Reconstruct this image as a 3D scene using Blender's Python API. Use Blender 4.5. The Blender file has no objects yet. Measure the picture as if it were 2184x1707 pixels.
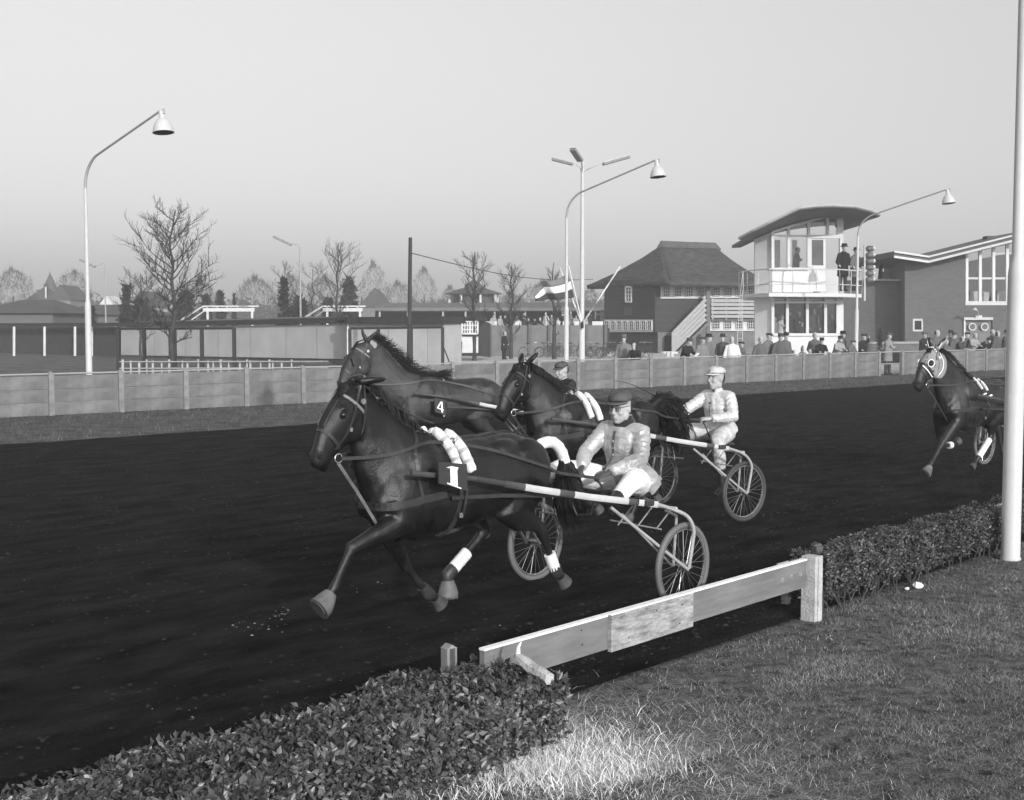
import bpy, bmesh, math, random
import numpy as np
from mathutils import Vector, Matrix, noise
from mathutils.bvhtree import BVHTree
PI = math.pi
random.seed(7); RNG = np.random.default_rng(7)
scn = bpy.context.scene; COL = scn.collection
# ---------------------------------------------------------------- camera
FPX = 2650.0; HC = 2.28; PITCH = math.atan(163.5 / FPX); CP, SP = math.cos(PITCH), math.sin(PITCH)
cam = bpy.data.cameras.new('camera'); camo = bpy.data.objects.new('camera', cam); COL.objects.link(camo)
camo.location = (0, 0, HC); camo.rotation_euler = (PI / 2 - PITCH, 0, 0)
cam.sensor_width = 36; cam.lens = 36 * FPX / 2184; cam.clip_start = .05; cam.clip_end = 6000
scn.camera = camo
# ---------------------------------------------------------------- sky and sun
TOSUN = Vector((.40, -.917, math.tan(math.radians(18)))).normalized()
world = bpy.data.worlds.new('World'); scn.world = world; world.use_nodes = True
wn = world.node_tree; wn.nodes.clear()
wo = wn.nodes.new('ShaderNodeOutputWorld'); bg = wn.nodes.new('ShaderNodeBackground')
sky = wn.nodes.new('ShaderNodeTexSky'); sky.sky_type = 'NISHITA'; sky.sun_disc = False
sky.sun_elevation = math.radians(18); sky.sun_rotation = math.atan2(TOSUN.x, TOSUN.y)
sky.air_density = 1.0; sky.dust_density = 1.5
bw = wn.nodes.new('ShaderNodeRGBToBW'); mul = wn.nodes.new('ShaderNodeMath'); mul.operation = 'MULTIPLY'
tc = wn.nodes.new('ShaderNodeTexCoord'); sep = wn.nodes.new('ShaderNodeSeparateXYZ')
rmp = wn.nodes.new('ShaderNodeValToRGB'); r = rmp.color_ramp
r.elements[0].position = 0.0; r.elements[0].color = (1.42, 1.42, 1.42, 1)
r.elements[1].position = 0.55; r.elements[1].color = (3.1, 3.1, 3.1, 1)
for p_, c_ in ((.08, 1.60), (.16, 1.85), (.24, 2.2), (.36, 2.7)):
    e_ = r.elements.new(p_); e_.color = (c_, c_, c_, 1)
wn.links.new(tc.outputs['Generated'], sep.inputs[0]); wn.links.new(sep.outputs['Z'], rmp.inputs[0])
wn.links.new(sky.outputs[0], bw.inputs[0]); wn.links.new(bw.outputs[0], mul.inputs[0]); wn.links.new(rmp.outputs[0], mul.inputs[1])
wn.links.new(mul.outputs[0], bg.inputs['Color']); bg.inputs['Strength'].default_value = .10
wn.links.new(bg.outputs[0], wo.inputs[0])
sl = bpy.data.lights.new('sun', 'SUN'); sl.energy = 3.6; sl.angle = math.radians(.6); sl.color = (1, 1, 1)
so = bpy.data.objects.new('sun', sl); COL.objects.link(so); so.rotation_euler = TOSUN.to_track_quat('Z', 'Y').to_euler()
so.location = (20, -40, 30)
vs = scn.view_settings; vs.view_transform = 'Standard'; vs.look = 'None'; vs.gamma = 1; vs.exposure = 0; vs.use_curve_mapping = False
scn.cycles.max_bounces = 6; scn.cycles.diffuse_bounces = 3; scn.cycles.volume_bounces = 0
scn.cycles.use_denoising = True; scn.cycles.transparent_max_bounces = 8

# ---------------------------------------------------------------- camera-ray helpers (a pixel of the survey photo -> a point of the place)
def ray(u, v):
    x = (u - 1092) / FPX; y = -(v - 853.5) / FPX
    return Vector((x, CP + y * SP, -SP + y * CP))
def at(u, v, Y):
    d = ray(u, v); k = Y / d.y; return Vector((d.x * k, Y, HC + d.z * k))
def gnd(u, v, z=0):
    d = ray(u, v); k = (z - HC) / d.z; return Vector((d.x * k, d.y * k, z))
def zat(v, Y): return HC + (CP * 0 + ray(1092, v).z / ray(1092, v).y) * Y
def xat(u, Y, v=690): return at(u, v, Y).x
def planeY(u0, Y0, u1, Y1):
    k0, k1 = (u0 - 1092) / FPX, (u1 - 1092) / FPX; dY = Y1 - Y0; dX = k1 * Y1 - k0 * Y0
    return lambda u: (k0 * Y0 * dY - Y0 * dX) / ((u - 1092) / FPX * dY - dX)
class Frame:
    """local frame of one horse and cart: x forward, y left, z up, heading a degrees off the way to the camera"""
    def __init__(s, C, a):
        s.C = Vector((C[0], C[1], 0)); th = math.radians(a)
        s.h = Vector((-math.sin(th), -math.cos(th), 0)); s.l = Vector((math.cos(th), -math.sin(th), 0))
        s.rz = math.atan2(s.h.y, s.h.x)
    def fit(s, u, v, t):
        d = ray(u, v); k = (s.C.dot(s.l) + t) / d.dot(s.l)
        P = d * k; return Vector(((P - s.C).dot(s.h), t, HC + P.z))
# ---------------------------------------------------------------- materials (a black-and-white place: all greys)
def M(name, c, rough=.75, var=.12, scale=6., bump=0., bscale=40., metal=0., spec=.35, rnd=0., stretch=None, c2=None, sheen=0., coords='Object', thr=.5, bdist=.02, iso=False, rvar=0.):
    m = bpy.data.materials.new(name); m.use_nodes = True; n = m.node_tree; b = n.nodes['Principled BSDF']
    b.inputs['Roughness'].default_value = rough; b.inputs['Metallic'].default_value = metal
    b.inputs['Specular IOR Level'].default_value = spec
    if sheen: b.inputs['Sheen Weight'].default_value = sheen; b.inputs['Sheen Roughness'].default_value = .5
    t = n.nodes.new('ShaderNodeTexCoord'); mp = n.nodes.new('ShaderNodeMapping'); n.links.new(t.outputs[coords], mp.inputs[0])
    if stretch: mp.inputs['Scale'].default_value = stretch[:3]; mp.inputs['Rotation'].default_value = (0, 0, stretch[3] if len(stretch) > 3 else 0); mp.vector_type = 'TEXTURE' if len(stretch) > 4 else 'POINT'
    nz = n.nodes.new('ShaderNodeTexNoise'); nz.inputs['Scale'].default_value = scale; nz.inputs['Detail'].default_value = 8; nz.inputs['Roughness'].default_value = .62
    n.links.new(mp.outputs[0], nz.inputs['Vector'])
    cr = n.nodes.new('ShaderNodeValToRGB'); lo = c * (1 - var); hi = c2 if c2 is not None else c * (1 + var)
    cr.color_ramp.elements[0].position = thr - .18; cr.color_ramp.elements[1].position = thr + .18
    cr.color_ramp.elements[0].color = (lo, lo, lo, 1); cr.color_ramp.elements[1].color = (hi, hi, hi, 1)
    n.links.new(nz.outputs['Fac'], cr.inputs[0]); out = cr.outputs[0]
    if rnd:
        oi = n.nodes.new('ShaderNodeObjectInfo'); mr = n.nodes.new('ShaderNodeMapRange')
        mr.inputs['To Min'].default_value = 1 - rnd; mr.inputs['To Max'].default_value = 1 + rnd
        n.links.new(oi.outputs['Random'], mr.inputs[0]); vm = n.nodes.new('ShaderNodeVectorMath'); vm.operation = 'SCALE'
        n.links.new(out, vm.inputs[0]); n.links.new(mr.outputs[0], vm.inputs['Scale']); out = vm.outputs[0]
    n.links.new(out, b.inputs['Base Color'])
    if rvar:
        rm = n.nodes.new('ShaderNodeMapRange'); rm.inputs['From Min'].default_value = .35; rm.inputs['From Max'].default_value = .65; rm.inputs['To Min'].default_value = rough - rvar; rm.inputs['To Max'].default_value = rough + rvar
        n.links.new(nz.outputs['Fac'], rm.inputs[0]); n.links.new(rm.outputs[0], b.inputs['Roughness'])
    if bump:
        n2 = n.nodes.new('ShaderNodeTexNoise'); n2.inputs['Scale'].default_value = bscale; n2.inputs['Detail'].default_value = 6
        n.links.new(t.outputs[coords] if iso else mp.outputs[0], n2.inputs['Vector']); bp = n.nodes.new('ShaderNodeBump'); bp.inputs['Strength'].default_value = bump
        bp.inputs['Distance'].default_value = bdist; n.links.new(n2.outputs['Fac'], bp.inputs['Height']); n.links.new(bp.outputs[0], b.inputs['Normal'])
    return m
def tone(name, c, rough=.85, sheen=0.): return M(name, c, rough, .12, 9, .25, 60, sheen=sheen)
def glass(name, c=.05, rough=.08):
    m = bpy.data.materials.new(name); m.use_nodes = True; n = m.node_tree; n.nodes.clear()
    o = n.nodes.new('ShaderNodeOutputMaterial'); mx = n.nodes.new('ShaderNodeMixShader'); tr = n.nodes.new('ShaderNodeBsdfTransparent')
    g = n.nodes.new('ShaderNodeBsdfGlossy'); g.inputs['Roughness'].default_value = rough; g.inputs['Color'].default_value = (.9, .9, .9, 1)
    tr.inputs['Color'].default_value = (c, c, c, 1)
    fr = n.nodes.new('ShaderNodeFresnel'); fr.inputs[0].default_value = 1.5
    n.links.new(fr.outputs[0], mx.inputs[0]); n.links.new(tr.outputs[0], mx.inputs[1]); n.links.new(g.outputs[0], mx.inputs[2]); n.links.new(mx.outputs[0], o.inputs[0])
    return m
# ---------------------------------------------------------------- mesh builder
class MB:
    def __init__(s): s.v = []; s.f = []; s.m = []; s.k = 0
    def add(s, vs_, fs):
        o = len(s.v); s.v += [tuple(p) for p in vs_]; s.f += [tuple(i + o for i in f) for f in fs]; s.m += [s.k] * len(fs); return s
    def box(s, c, d, rz=0., R=None):
        x, y, z = d[0] / 2, d[1] / 2, d[2] / 2
        P = [Vector((a * x, b * y, e * z)) for a in (-1, 1) for b in (-1, 1) for e in (-1, 1)]
        R = R or Matrix.Rotation(rz, 3, 'Z'); c = Vector(c)
        return s.add([R @ p + c for p in P], [(0, 1, 3, 2), (4, 6, 7, 5), (0, 4, 5, 1), (2, 3, 7, 6), (0, 2, 6, 4), (1, 5, 7, 3)])
    def beam(s, a, b, w, h, up=Vector((0, 0, 1))):
        a, b = Vector(a), Vector(b); d = (b - a); L = d.length; d.normalize(); y = up.cross(d)
        if y.length < 1e-4: y = Vector((0, 1, 0)).cross(d)
        y.normalize(); z = d.cross(y); R = Matrix((d, y, z)).transposed()
        return s.box((a + b) / 2, (L, w, h), R=R)
    def loft(s, C, R, lat=None, n=12, cap=True, egg=0.):
        """rings of half sizes R (w across 'lat', h at right angles) round the centres C"""
        C = [Vector(c) for c in C]; R = [(r_, r_) if not isinstance(r_, (tuple, list)) else r_ for r_ in R]; N = len(C); rings = []
        last = None
        for i in range(N):
            t = (C[min(i + 1, N - 1)] - C[max(i - 1, 0)])
            if t.length < 1e-9: t = Vector((0, 0, 1))
            t.normalize()
            if lat is not None: a = Vector(lat) - t * t.dot(Vector(lat))
            else:
                ref = last or (Vector((0, 0, 1)) if abs(t.z) < .9 else Vector((0, 1, 0))); a = ref - t * t.dot(ref)
            if a.length < 1e-5: a = t.orthogonal()
            a.normalize(); last = a; b = t.cross(a)
            rings.append([C[i] + a * (R[i][0] * math.cos(2 * PI * k / n)) * (1 - egg * math.sin(2 * PI * k / n)) + b * (R[i][1] * math.sin(2 * PI * k / n)) for k in range(n)])
        V = [p for rr in rings for p in rr]; F = []
        for i in range(N - 1):
            for k in range(n):
                k2 = (k + 1) % n; F.append((i * n + k, i * n + k2, (i + 1) * n + k2, (i + 1) * n + k))
        if cap: F.append(tuple(range(n))[::-1]); F.append(tuple((N - 1) * n + k for k in range(n)))
        return s.add(V, F)
    def tube(s, P, r_, n=8): return s.loft(P, [r_] * len(P) if not isinstance(r_, (list, tuple)) else r_, None, n)
    def cyl(s, a, b, r_, n=12, r2=None): return s.loft([a, b], [r_, r_ if r2 is None else r2], None, n)
    def ball(s, c, r_, n=12, m=8, R=None):
        if not isinstance(r_, (tuple, list)): r_ = (r_,) * 3
        c = Vector(c); V = [Vector((0, 0, r_[2]))]; F = []
        for j in range(1, m):
            a = PI * j / m
            for k in range(n): b = 2 * PI * k / n; V.append(Vector((r_[0] * math.sin(a) * math.cos(b), r_[1] * math.sin(a) * math.sin(b), r_[2] * math.cos(a))))
        V.append(Vector((0, 0, -r_[2])))
        for k in range(n):
            k2 = (k + 1) % n; F.append((0, 1 + k, 1 + k2)); F.append((len(V) - 1, 1 + (m - 2) * n + k2, 1 + (m - 2) * n + k))
            for j in range(m - 2): F.append((1 + j * n + k, 1 + (j + 1) * n + k, 1 + (j + 1) * n + k2, 1 + j * n + k2))
        if R is not None: V = [R @ p for p in V]
        return s.add([p + c for p in V], F)
    def torus(s, c, ax, R, r_, n=32, m=8, flat=1.):
        c = Vector(c); ax = Vector(ax).normalized(); a = ax.orthogonal().normalized(); b = ax.cross(a); V = []; F = []
        for i in range(n):
            d = a * math.cos(2 * PI * i / n) + b * math.sin(2 * PI * i / n)
            for j in range(m): V.append(c + d * (R + r_ * math.cos(2 * PI * j / m)) + ax * (r_ * flat * math.sin(2 * PI * j / m)))
            for j in range(m): F.append((i * m + j, ((i + 1) % n) * m + j, ((i + 1) % n) * m + (j + 1) % m, i * m + (j + 1) % m))
        return s.add(V, F)
    def prism(s, P, vec):
        P = [Vector(p) for p in P]; n = len(P); vec = Vector(vec); F = [tuple(range(n))[::-1], tuple(range(n, 2 * n))]
        F += [(i, (i + 1) % n, n + (i + 1) % n, n + i) for i in range(n)]
        return s.add(P + [p + vec for p in P], F)
    def revolve(s, c, prof, n=20, R=None):
        c = Vector(c); V = []; F = []; N = len(prof)
        for (r_, z) in prof:
            for k in range(n):
                p = Vector((r_ * math.cos(2 * PI * k / n), r_ * math.sin(2 * PI * k / n), z)); V.append((R @ p if R is not None else p) + c)
        for i in range(N - 1):
            for k in range(n): k2 = (k + 1) % n; F.append((i * n + k, i * n + k2, (i + 1) * n + k2, (i + 1) * n + k))
        return s.add(V, F)
    def mesh(s, name, xf=None):
        me = bpy.data.meshes.new(name); V = s.v
        if xf is not None: V = [tuple(xf @ Vector(p)) for p in V]
        me.from_pydata(V, [], s.f); me.update()
        if any(s.m): me.polygons.foreach_set('material_index', s.m)
        return me
MW = {}
def props(o, label=None, cat=None, group=None, kind=None):
    if label: o['label'] = label
    if cat: o['category'] = cat
    if group: o['group'] = group
    if kind: o['kind'] = kind
    return o
def thing(name, label, cat, loc=(0, 0, 0), rz=0., group=None):
    o = bpy.data.objects.new(name, None); COL.objects.link(o); o.location = loc; o.rotation_euler = (0, 0, rz); o.empty_display_size = .1
    MW[o.name] = (Matrix.Translation(Vector(loc)) @ Matrix.Rotation(rz, 4, 'Z')); return props(o, label, cat, group)
def smooth(me, on=True, ang=None):
    me.polygons.foreach_set('use_smooth', [on] * len(me.polygons))
    if ang is not None:
        try: me.set_sharp_from_angle(angle=math.radians(ang))
        except Exception: pass
def fixn(me):
    b = bmesh.new(); b.from_mesh(me); bmesh.ops.recalc_face_normals(b, faces=b.faces); b.to_mesh(me); b.free()
def obj(name, mb, mats, parent=None, world=False, sm=None, bev=0., loc=None, kind=None, nofix=False):
    """one mesh object; world=True means mb holds world coordinates"""
    xf = None
    if world and parent is not None: xf = MW[parent.name].inverted()
    if loc is not None and parent is None: xf = Matrix.Translation(-Vector(loc))
    me = mb.mesh(name, xf) if isinstance(mb, MB) else mb
    if isinstance(mb, MB) and not nofix: fixn(me)
    if sm is not None: smooth(me, True, sm)
    for m in (mats if isinstance(mats, (list, tuple)) else [mats]): me.materials.append(m)
    o = bpy.data.objects.new(name, me); COL.objects.link(o)
    if parent is not None: o.parent = parent; MW[o.name] = MW[parent.name]
    if loc is not None and parent is None: o.location = loc
    if bev:
        b = o.modifiers.new('bevel', 'BEVEL'); b.width = bev; b.segments = 2; b.limit_method = 'ANGLE'; b.angle_limit = .7
    if kind: o['kind'] = kind
    return o
def struct(name, mb, m, **k): return obj(name, mb, m, kind='structure', **k)
def copy_part(src, parent, loc=None, rz=None, mats=None):
    o = src.copy(); COL.objects.link(o); o.parent = parent
    if loc is not None: o.location = loc
    if rz is not None: o.rotation_euler = (0, 0, rz)
    return o
def copy_tree(root, loc, rz, label, group=None, scale=None):
    r_ = root.copy(); COL.objects.link(r_); r_.location = loc; r_.rotation_euler = (0, 0, rz)
    if scale: r_.scale = (scale,) * 3
    r_['label'] = label
    if group: r_['group'] = group
    for ch in list(root.children):
        c = ch.copy(); COL.objects.link(c); c.parent = r_
        for g in list(ch.children):
            d = g.copy(); COL.objects.link(d); d.parent = c
    return r_
def remesh(mb, voxel, it=6, fac=.5):
    """joins closed lofts into one continuous surface; keeps each source's material by nearest face"""
    me = mb.mesh('tmp'); fixn(me); o = bpy.data.objects.new('tmp', me); COL.objects.link(o)
    r_ = o.modifiers.new('r', 'REMESH'); r_.mode = 'VOXEL'; r_.voxel_size = voxel
    s_ = o.modifiers.new('s', 'SMOOTH'); s_.iterations = it; s_.factor = fac
    dg = bpy.context.evaluated_depsgraph_get(); dg.update()
    new = bpy.data.meshes.new_from_object(o.evaluated_get(dg))
    if any(mb.m):
        bv = BVHTree.FromPolygons([Vector(v) for v in mb.v], mb.f); mi = []
        # material slots: later lofts win only if clearly nearer
        for p in new.polygons:
            q = bv.find_nearest(p.center); mi.append(mb.m[q[2]] if q[2] is not None else 0)
        new.polygons.foreach_set('material_index', mi)
    bpy.data.objects.remove(o); bpy.data.meshes.remove(me); smooth(new); return new
def displace(me, fn):
    n = len(me.vertices); co = np.empty(n * 3, np.float32); no = np.empty(n * 3, np.float32)
    me.vertices.foreach_get('co', co); me.vertices.foreach_get('normal', no); co = co.reshape(-1, 3); no = no.reshape(-1, 3)
    d = np.array([fn(Vector(c)) for c in co.tolist()], np.float32); co += no * d[:, None]; me.vertices.foreach_set('co', co.ravel()); me.update()
def bvh_of(me): return BVHTree.FromPolygons([v.co for v in me.vertices], [tuple(p.vertices) for p in me.polygons])
def resample(P, step):
    P = [Vector(p) for p in P]; out = [P[0]]
    for a, b in zip(P, P[1:]):
        n = max(1, int((b - a).length / step))
        for i in range(1, n + 1): out.append(a.lerp(b, i / n))
    return out
def spline(P, k=6):
    P = [Vector(p) for p in P]; out = []
    for i in range(len(P) - 1):
        p0, p1, p2, p3 = P[max(i - 1, 0)], P[i], P[i + 1], P[min(i + 2, len(P) - 1)]
        for j in range(k):
            t = j / k; out.append(.5 * ((2 * p1) + (p2 - p0) * t + (2 * p0 - 5 * p1 + 4 * p2 - p3) * t * t + (3 * p1 - p0 - 3 * p2 + p3) * t ** 3))
    return out + [P[-1]]
def ribbon(mb, P, N, w, th=.004, closed=False):
    """flat strap: centre points P with outward normals N"""
    n = len(P); V = []
    for i in range(n):
        t = (P[(i + 1) % n if closed else min(i + 1, n - 1)] - P[(i - 1) % n if closed else max(i - 1, 0)])
        if t.length < 1e-7: t = Vector((1, 0, 0))
        t.normalize(); nn = N[i].normalized(); s_ = t.cross(nn)
        if s_.length < 1e-4: s_ = t.orthogonal()
        s_.normalize(); s_ *= w / 2
        V += [P[i] - s_, P[i] + s_, P[i] + s_ + nn * th, P[i] - s_ + nn * th]
    F = []; m = n if closed else n - 1
    for i in range(m):
        a, b = i * 4, ((i + 1) % n) * 4
        for k in range(4): F.append((a + k, a + (k + 1) % 4, b + (k + 1) % 4, b + k))
    if not closed: F += [(0, 1, 2, 3), (n * 4 - 1, n * 4 - 2, n * 4 - 3, n * 4 - 4)]
    return mb.add(V, F)
def hug(mb, bv, P, w, off=.003, th=.005, step=.03):
    Q = resample(P, step); A = []; B = []
    for p in Q:
        c, nn, i, d = bv.find_nearest(p); A.append(c + nn * off); B.append(nn)
    for _ in range(2): A = [A[0]] + [(A[i - 1] + A[i] * 2 + A[i + 1]) / 4 for i in range(1, len(A) - 1)] + [A[-1]]
    return ribbon(mb, A, B, w, th)
def loop(mb, bv, c, ax, reach, w, n=36, off=.003, th=.005, a0=0., a1=2 * PI, ref=(0, 1, 0)):
    """strap round a body: rays shot inward in the plane across ax"""
    c = Vector(c); ax = Vector(ax).normalized(); a = Vector(ref); a = (a - ax * a.dot(ax)).normalized(); b = ax.cross(a); A = []; B = []
    full = abs(a1 - a0 - 2 * PI) < 1e-3
    for i in range(n if full else n + 1):
        t = a0 + (a1 - a0) * i / n; d = a * math.cos(t) + b * math.sin(t); h_ = bv.ray_cast(c + d * reach, -d, reach)
        if h_[0] is None: continue
        A.append(h_[0] + d * off); B.append(d)
    if len(A) < 3: return mb
    for _ in range(2):
        m = len(A); A = [(A[(i - 1) % m] + A[i] * 2 + A[(i + 1) % m]) / 4 if (full or 0 < i < m - 1) else A[i] for i in range(m)]
    return ribbon(mb, A, B, w, th, closed=full)
def npmesh(name, V, F, mat, n=3):
    me = bpy.data.meshes.new(name); nv = len(V); nf = len(F)
    me.vertices.add(nv); me.vertices.foreach_set('co', V.astype(np.float32).ravel())
    me.loops.add(nf * n); me.loops.foreach_set('vertex_index', F.astype(np.int32).ravel())
    me.polygons.add(nf); me.polygons.foreach_set('loop_start', np.arange(nf, dtype=np.int32) * n)
    try: me.polygons.foreach_set('loop_total', np.full(nf, n, np.int32))
    except Exception: pass
    me.update(calc_edges=True); me.validate()
    for m in (mat if isinstance(mat, (list, tuple)) else [mat]): me.materials.append(m)
    return me
HAZE = .0017
# ================================================================ THE SETTING: ground, track, verges
D_NEAR = Vector((.679, .734, 0)).normalized(); P_NEAR = Vector((-.17, 6.87, 0)); N_NEAR = Vector((-D_NEAR.y, D_NEAR.x, 0))
D_FAR = Vector((.72, .694, 0)).normalized(); P_FAR = Vector((-8.05, 24.6, 0)); N_FAR = Vector((-D_FAR.y, D_FAR.x, 0))
FD = Vector((.764, .645, 0)).normalized(); F0 = Vector((-10.03, 31.78, 0)); FN = Vector((-FD.y, FD.x, 0))
m_far = M('far_ground', .10, .95, .3, .4, .3, 3, coords='Generated')
m_far = M('far_ground', .11, .95, .3, .05, .4, 8)
m_track = M('cinder_track', .007, .9, .5, 3.4, 1.0, 34, stretch=(2.6, 1, 1, math.radians(46.5), 1), c2=.026, spec=.02, thr=.53, bdist=.06, iso=True)
m_grassg = M('worn_grass_soil', .055, .95, .5, 9, 1.0, 60, c2=.19, spec=.05, bdist=.03)
m_verge = M('verge_turf', .07, .95, .4, 2.0, .8, 25, c2=.13, spec=.1)
m_yard = M('yard_gravel', .50, .95, .2, .6, .5, 30, c2=.62, spec=.1)
haze = MB().box((0, 600, 22), (1500, 1300, 48)); m_haze = bpy.data.materials.new('haze'); m_haze.use_nodes = True; hn = m_haze.node_tree; hn.nodes.clear()
ho_ = hn.nodes.new('ShaderNodeOutputMaterial'); pv = hn.nodes.new('ShaderNodeVolumePrincipled'); pv.inputs['Color'].default_value = (.95, .95, .95, 1); pv.inputs['Density'].default_value = HAZE; pv.inputs['Anisotropy'].default_value = .1
hn.links.new(pv.outputs[0], ho_.inputs['Volume'])
props(obj('haze', haze, m_haze), 'thin winter haze over the whole race course', 'haze', kind='stuff')
struct('ground', MB().add([(-700, -60, -.02), (700, -60, -.02), (900, 1800, -.02), (-900, 1800, -.02)], [(0, 1, 2, 3)]), m_far)
def strip(name, P, D, a, b, w, z, m, N=None, nx=1):
    N = N or Vector((-D.y, D.x, 0)); mb = MB(); mb.add([P + D * a, P + D * b, P + D * b + N * w, P + D * a + N * w], [(0, 1, 2, 3)])
    mb.v = [(x, y, z) for x, y, _ in mb.v]; return struct(name, mb, m)
# camera-side grass, a gently uneven sheet
mb = MB(); nx, ny = 90, 60
for j in range(ny + 1):
    for i in range(nx + 1):
        q = P_NEAR + D_NEAR * (-14 + 44 * i / nx) - N_NEAR * (9 * (j / ny) ** 1.6 - .12)
        e = min(1, j / 6); mb.v.append((q.x, q.y, e * .012 * noise.noise(q * 1.3) + e * .012 * noise.noise(q * 4) + .004 - .01 * (1 - e)))
for j in range(ny):
    for i in range(nx): a = j * (nx + 1) + i; mb.f.append((a, a + 1, a + nx + 2, a + nx + 1)); mb.m.append(0)
struct('infield_grass_ground', mb, m_grassg, sm=60)
# the track: one sheet from the near rail to the far verge with low ruts along the running line
mb = MB(); nx, ny = 480, 200; La, Lb = -22, 100
for j in range(ny + 1):
    for i in range(nx + 1):
        s_ = La + (Lb - La) * (i / nx) ** 1.5 if False else La + (Lb - La) * i / nx
        a = P_NEAR + D_NEAR * s_ + N_NEAR * .02; b = P_FAR + D_FAR * (s_ - 4); q = a.lerp(b, j / ny)
        z = .014 + .010 * noise.noise(Vector((q.dot(D_NEAR) * .12, q.dot(N_NEAR) * 1.6, 0))) + .009 * noise.noise(Vector((q.dot(D_NEAR) * .10, q.dot(N_NEAR) * 5.5, 4))) + .007 * noise.noise(q * 1.9) + .007 * noise.noise(q * 4.5)
        mb.v.append((q.x, q.y, z))
for j in range(ny):
    for i in range(nx): a = j * (nx + 1) + i; mb.f.append((a, a + 1, a + nx + 2, a + nx + 1)); mb.m.append(0)
struct('race_track', mb, m_track, sm=60)
mb = MB(); a0, a1 = P_FAR + D_FAR * -40, P_FAR + D_FAR * 140; b0, b1 = F0 + FD * -45, F0 + FD * 120
mb.add([(a0.x, a0.y, .006), (a1.x, a1.y, .006), (b1.x, b1.y, .004), (b0.x, b0.y, .004)], [(0, 1, 2, 3)]); struct('verge', mb, m_verge)
mb = MB(); b0, b1 = F0 + FD * -45, F0 + FD * 120; c1, c0 = b1 + FN * 75, b0 + FN * 75
mb.add([(b0.x, b0.y, 0), (b1.x, b1.y, 0), (c1.x, c1.y, 0), (c0.x, c0.y, 0)], [(0, 1, 2, 3)]); struct('paddock_yard', mb, m_yard)

mb = MB(); b0, b1 = F0 + FD * -45 + FN * .4, F0 + FD * 9.5 + FN * .4; mb.add([(b0.x, b0.y, .006), (b1.x, b1.y, .006), (-3.8, 67, .006), (-8, 140, .006), (-90, 140, .006), (-95, 50, .006)], [(0, 1, 2, 3, 4, 5)]); struct('paddock_grass', mb, M('paddock_turf', .10, .95, .4, .8, .8, 25, c2=.17, spec=.05))
# ---------------------------------------------------------------- blades (grass, straw): numpy sheets of thin bent blades
def blades(name, pts, hgt, wid, bend, mat, seed=1, lay=0.):
    g = np.random.default_rng(seed); n = len(pts); az = g.uniform(0, 2 * PI, n); ba = g.uniform(0, 2 * PI, n)
    H = hgt * g.uniform(.5, 1.3, n); W = wid * g.uniform(.6, 1.4, n); B = bend * g.uniform(.3, 1.5, n) * H
    flat = (g.uniform(0, 1, n) < lay); H = np.where(flat, H * .18, H); B = np.where(flat, B * 2.2 + .03, B)
    dx, dy = np.cos(az) * W, np.sin(az) * W; bx, by = np.cos(ba) * B, np.sin(ba) * B
    P = np.asarray(pts); V = np.empty((n, 5, 3))
    V[:, 0] = P + np.stack([-dx, -dy, 0 * dx], 1); V[:, 1] = P + np.stack([dx, dy, 0 * dx], 1)
    mid = P + np.stack([bx * .35, by * .35, H * .6], 1)
    V[:, 2] = mid + np.stack([dx * .7, dy * .7, 0 * dx], 1); V[:, 3] = mid - np.stack([dx * .7, dy * .7, 0 * dx], 1)
    V[:, 4] = P + np.stack([bx, by, H], 1)
    o = (np.arange(n) * 5)[:, None]; F = np.concatenate([o + [[0, 1, 2]], o + [[0, 2, 3]], o + [[3, 2, 4]]], 0).reshape(-1, 3)
    me = npmesh(name, V.reshape(-1, 3), F, mat); ob = bpy.data.objects.new(name, me); COL.objects.link(ob); return ob
def leafmat(name, c, c2, rough=.6, sc=3., trans=.0):
    return M(name, c, rough, .4, sc, 0, c2=c2, spec=.3)
g = np.random.default_rng(3)
# short worn turf on the camera side; thin near the path worn under the rail
n = 640000
s_ = -2.5 + 14 * g.uniform(0, 1, n); w_ = 5.2 * g.uniform(0, 1, n) ** .9
q = np.stack([P_NEAR.x + D_NEAR.x * s_ - N_NEAR.x * w_, P_NEAR.y + D_NEAR.y * s_ - N_NEAR.y * w_, 0 * s_], 1)
dens = np.array([noise.noise(Vector((a * .9, b * .9, 3))) for a, b in q[:, :2]]); dens2 = np.array([noise.noise(Vector((a * 3, b * 3, 9))) for a, b in q[:, :2]])
bare = np.exp(-((q[:, 0] - .75) / .8) ** 2 - ((q[:, 1] - 7.35) / .55) ** 2) * .9
keep = (g.uniform(0, 1, n) < np.clip(.72 + .7 * dens + .8 * dens2 - bare - .5 * np.exp(-w_ / .18), .04, 1))
vis = (q[:, 1] > 3.6) & (q[:, 0] > -q[:, 1] * .46 - .3) & (q[:, 0] < q[:, 1] * .46 + 1.6)
q = q[keep & vis]; q[:, 2] = .0
m_bl1 = leafmat('turf_blades', .10, .26, sc=1.6); m_bl2 = leafmat('dry_blades', .32, .55, sc=3)
props(blades('short_turf', q[::1], .024, .0017, 1.1, m_bl1, 5, .35), 'short worn winter turf on the camera side of the rail', 'grass', kind='stuff')
q2 = q[g.uniform(0, 1, len(q)) < .10]
props(blades('dry_grass', q2, .034, .0014, 1.2, m_bl2, 6, .6), 'scattered dry grass blades lying among the turf', 'grass', kind='stuff')
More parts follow.
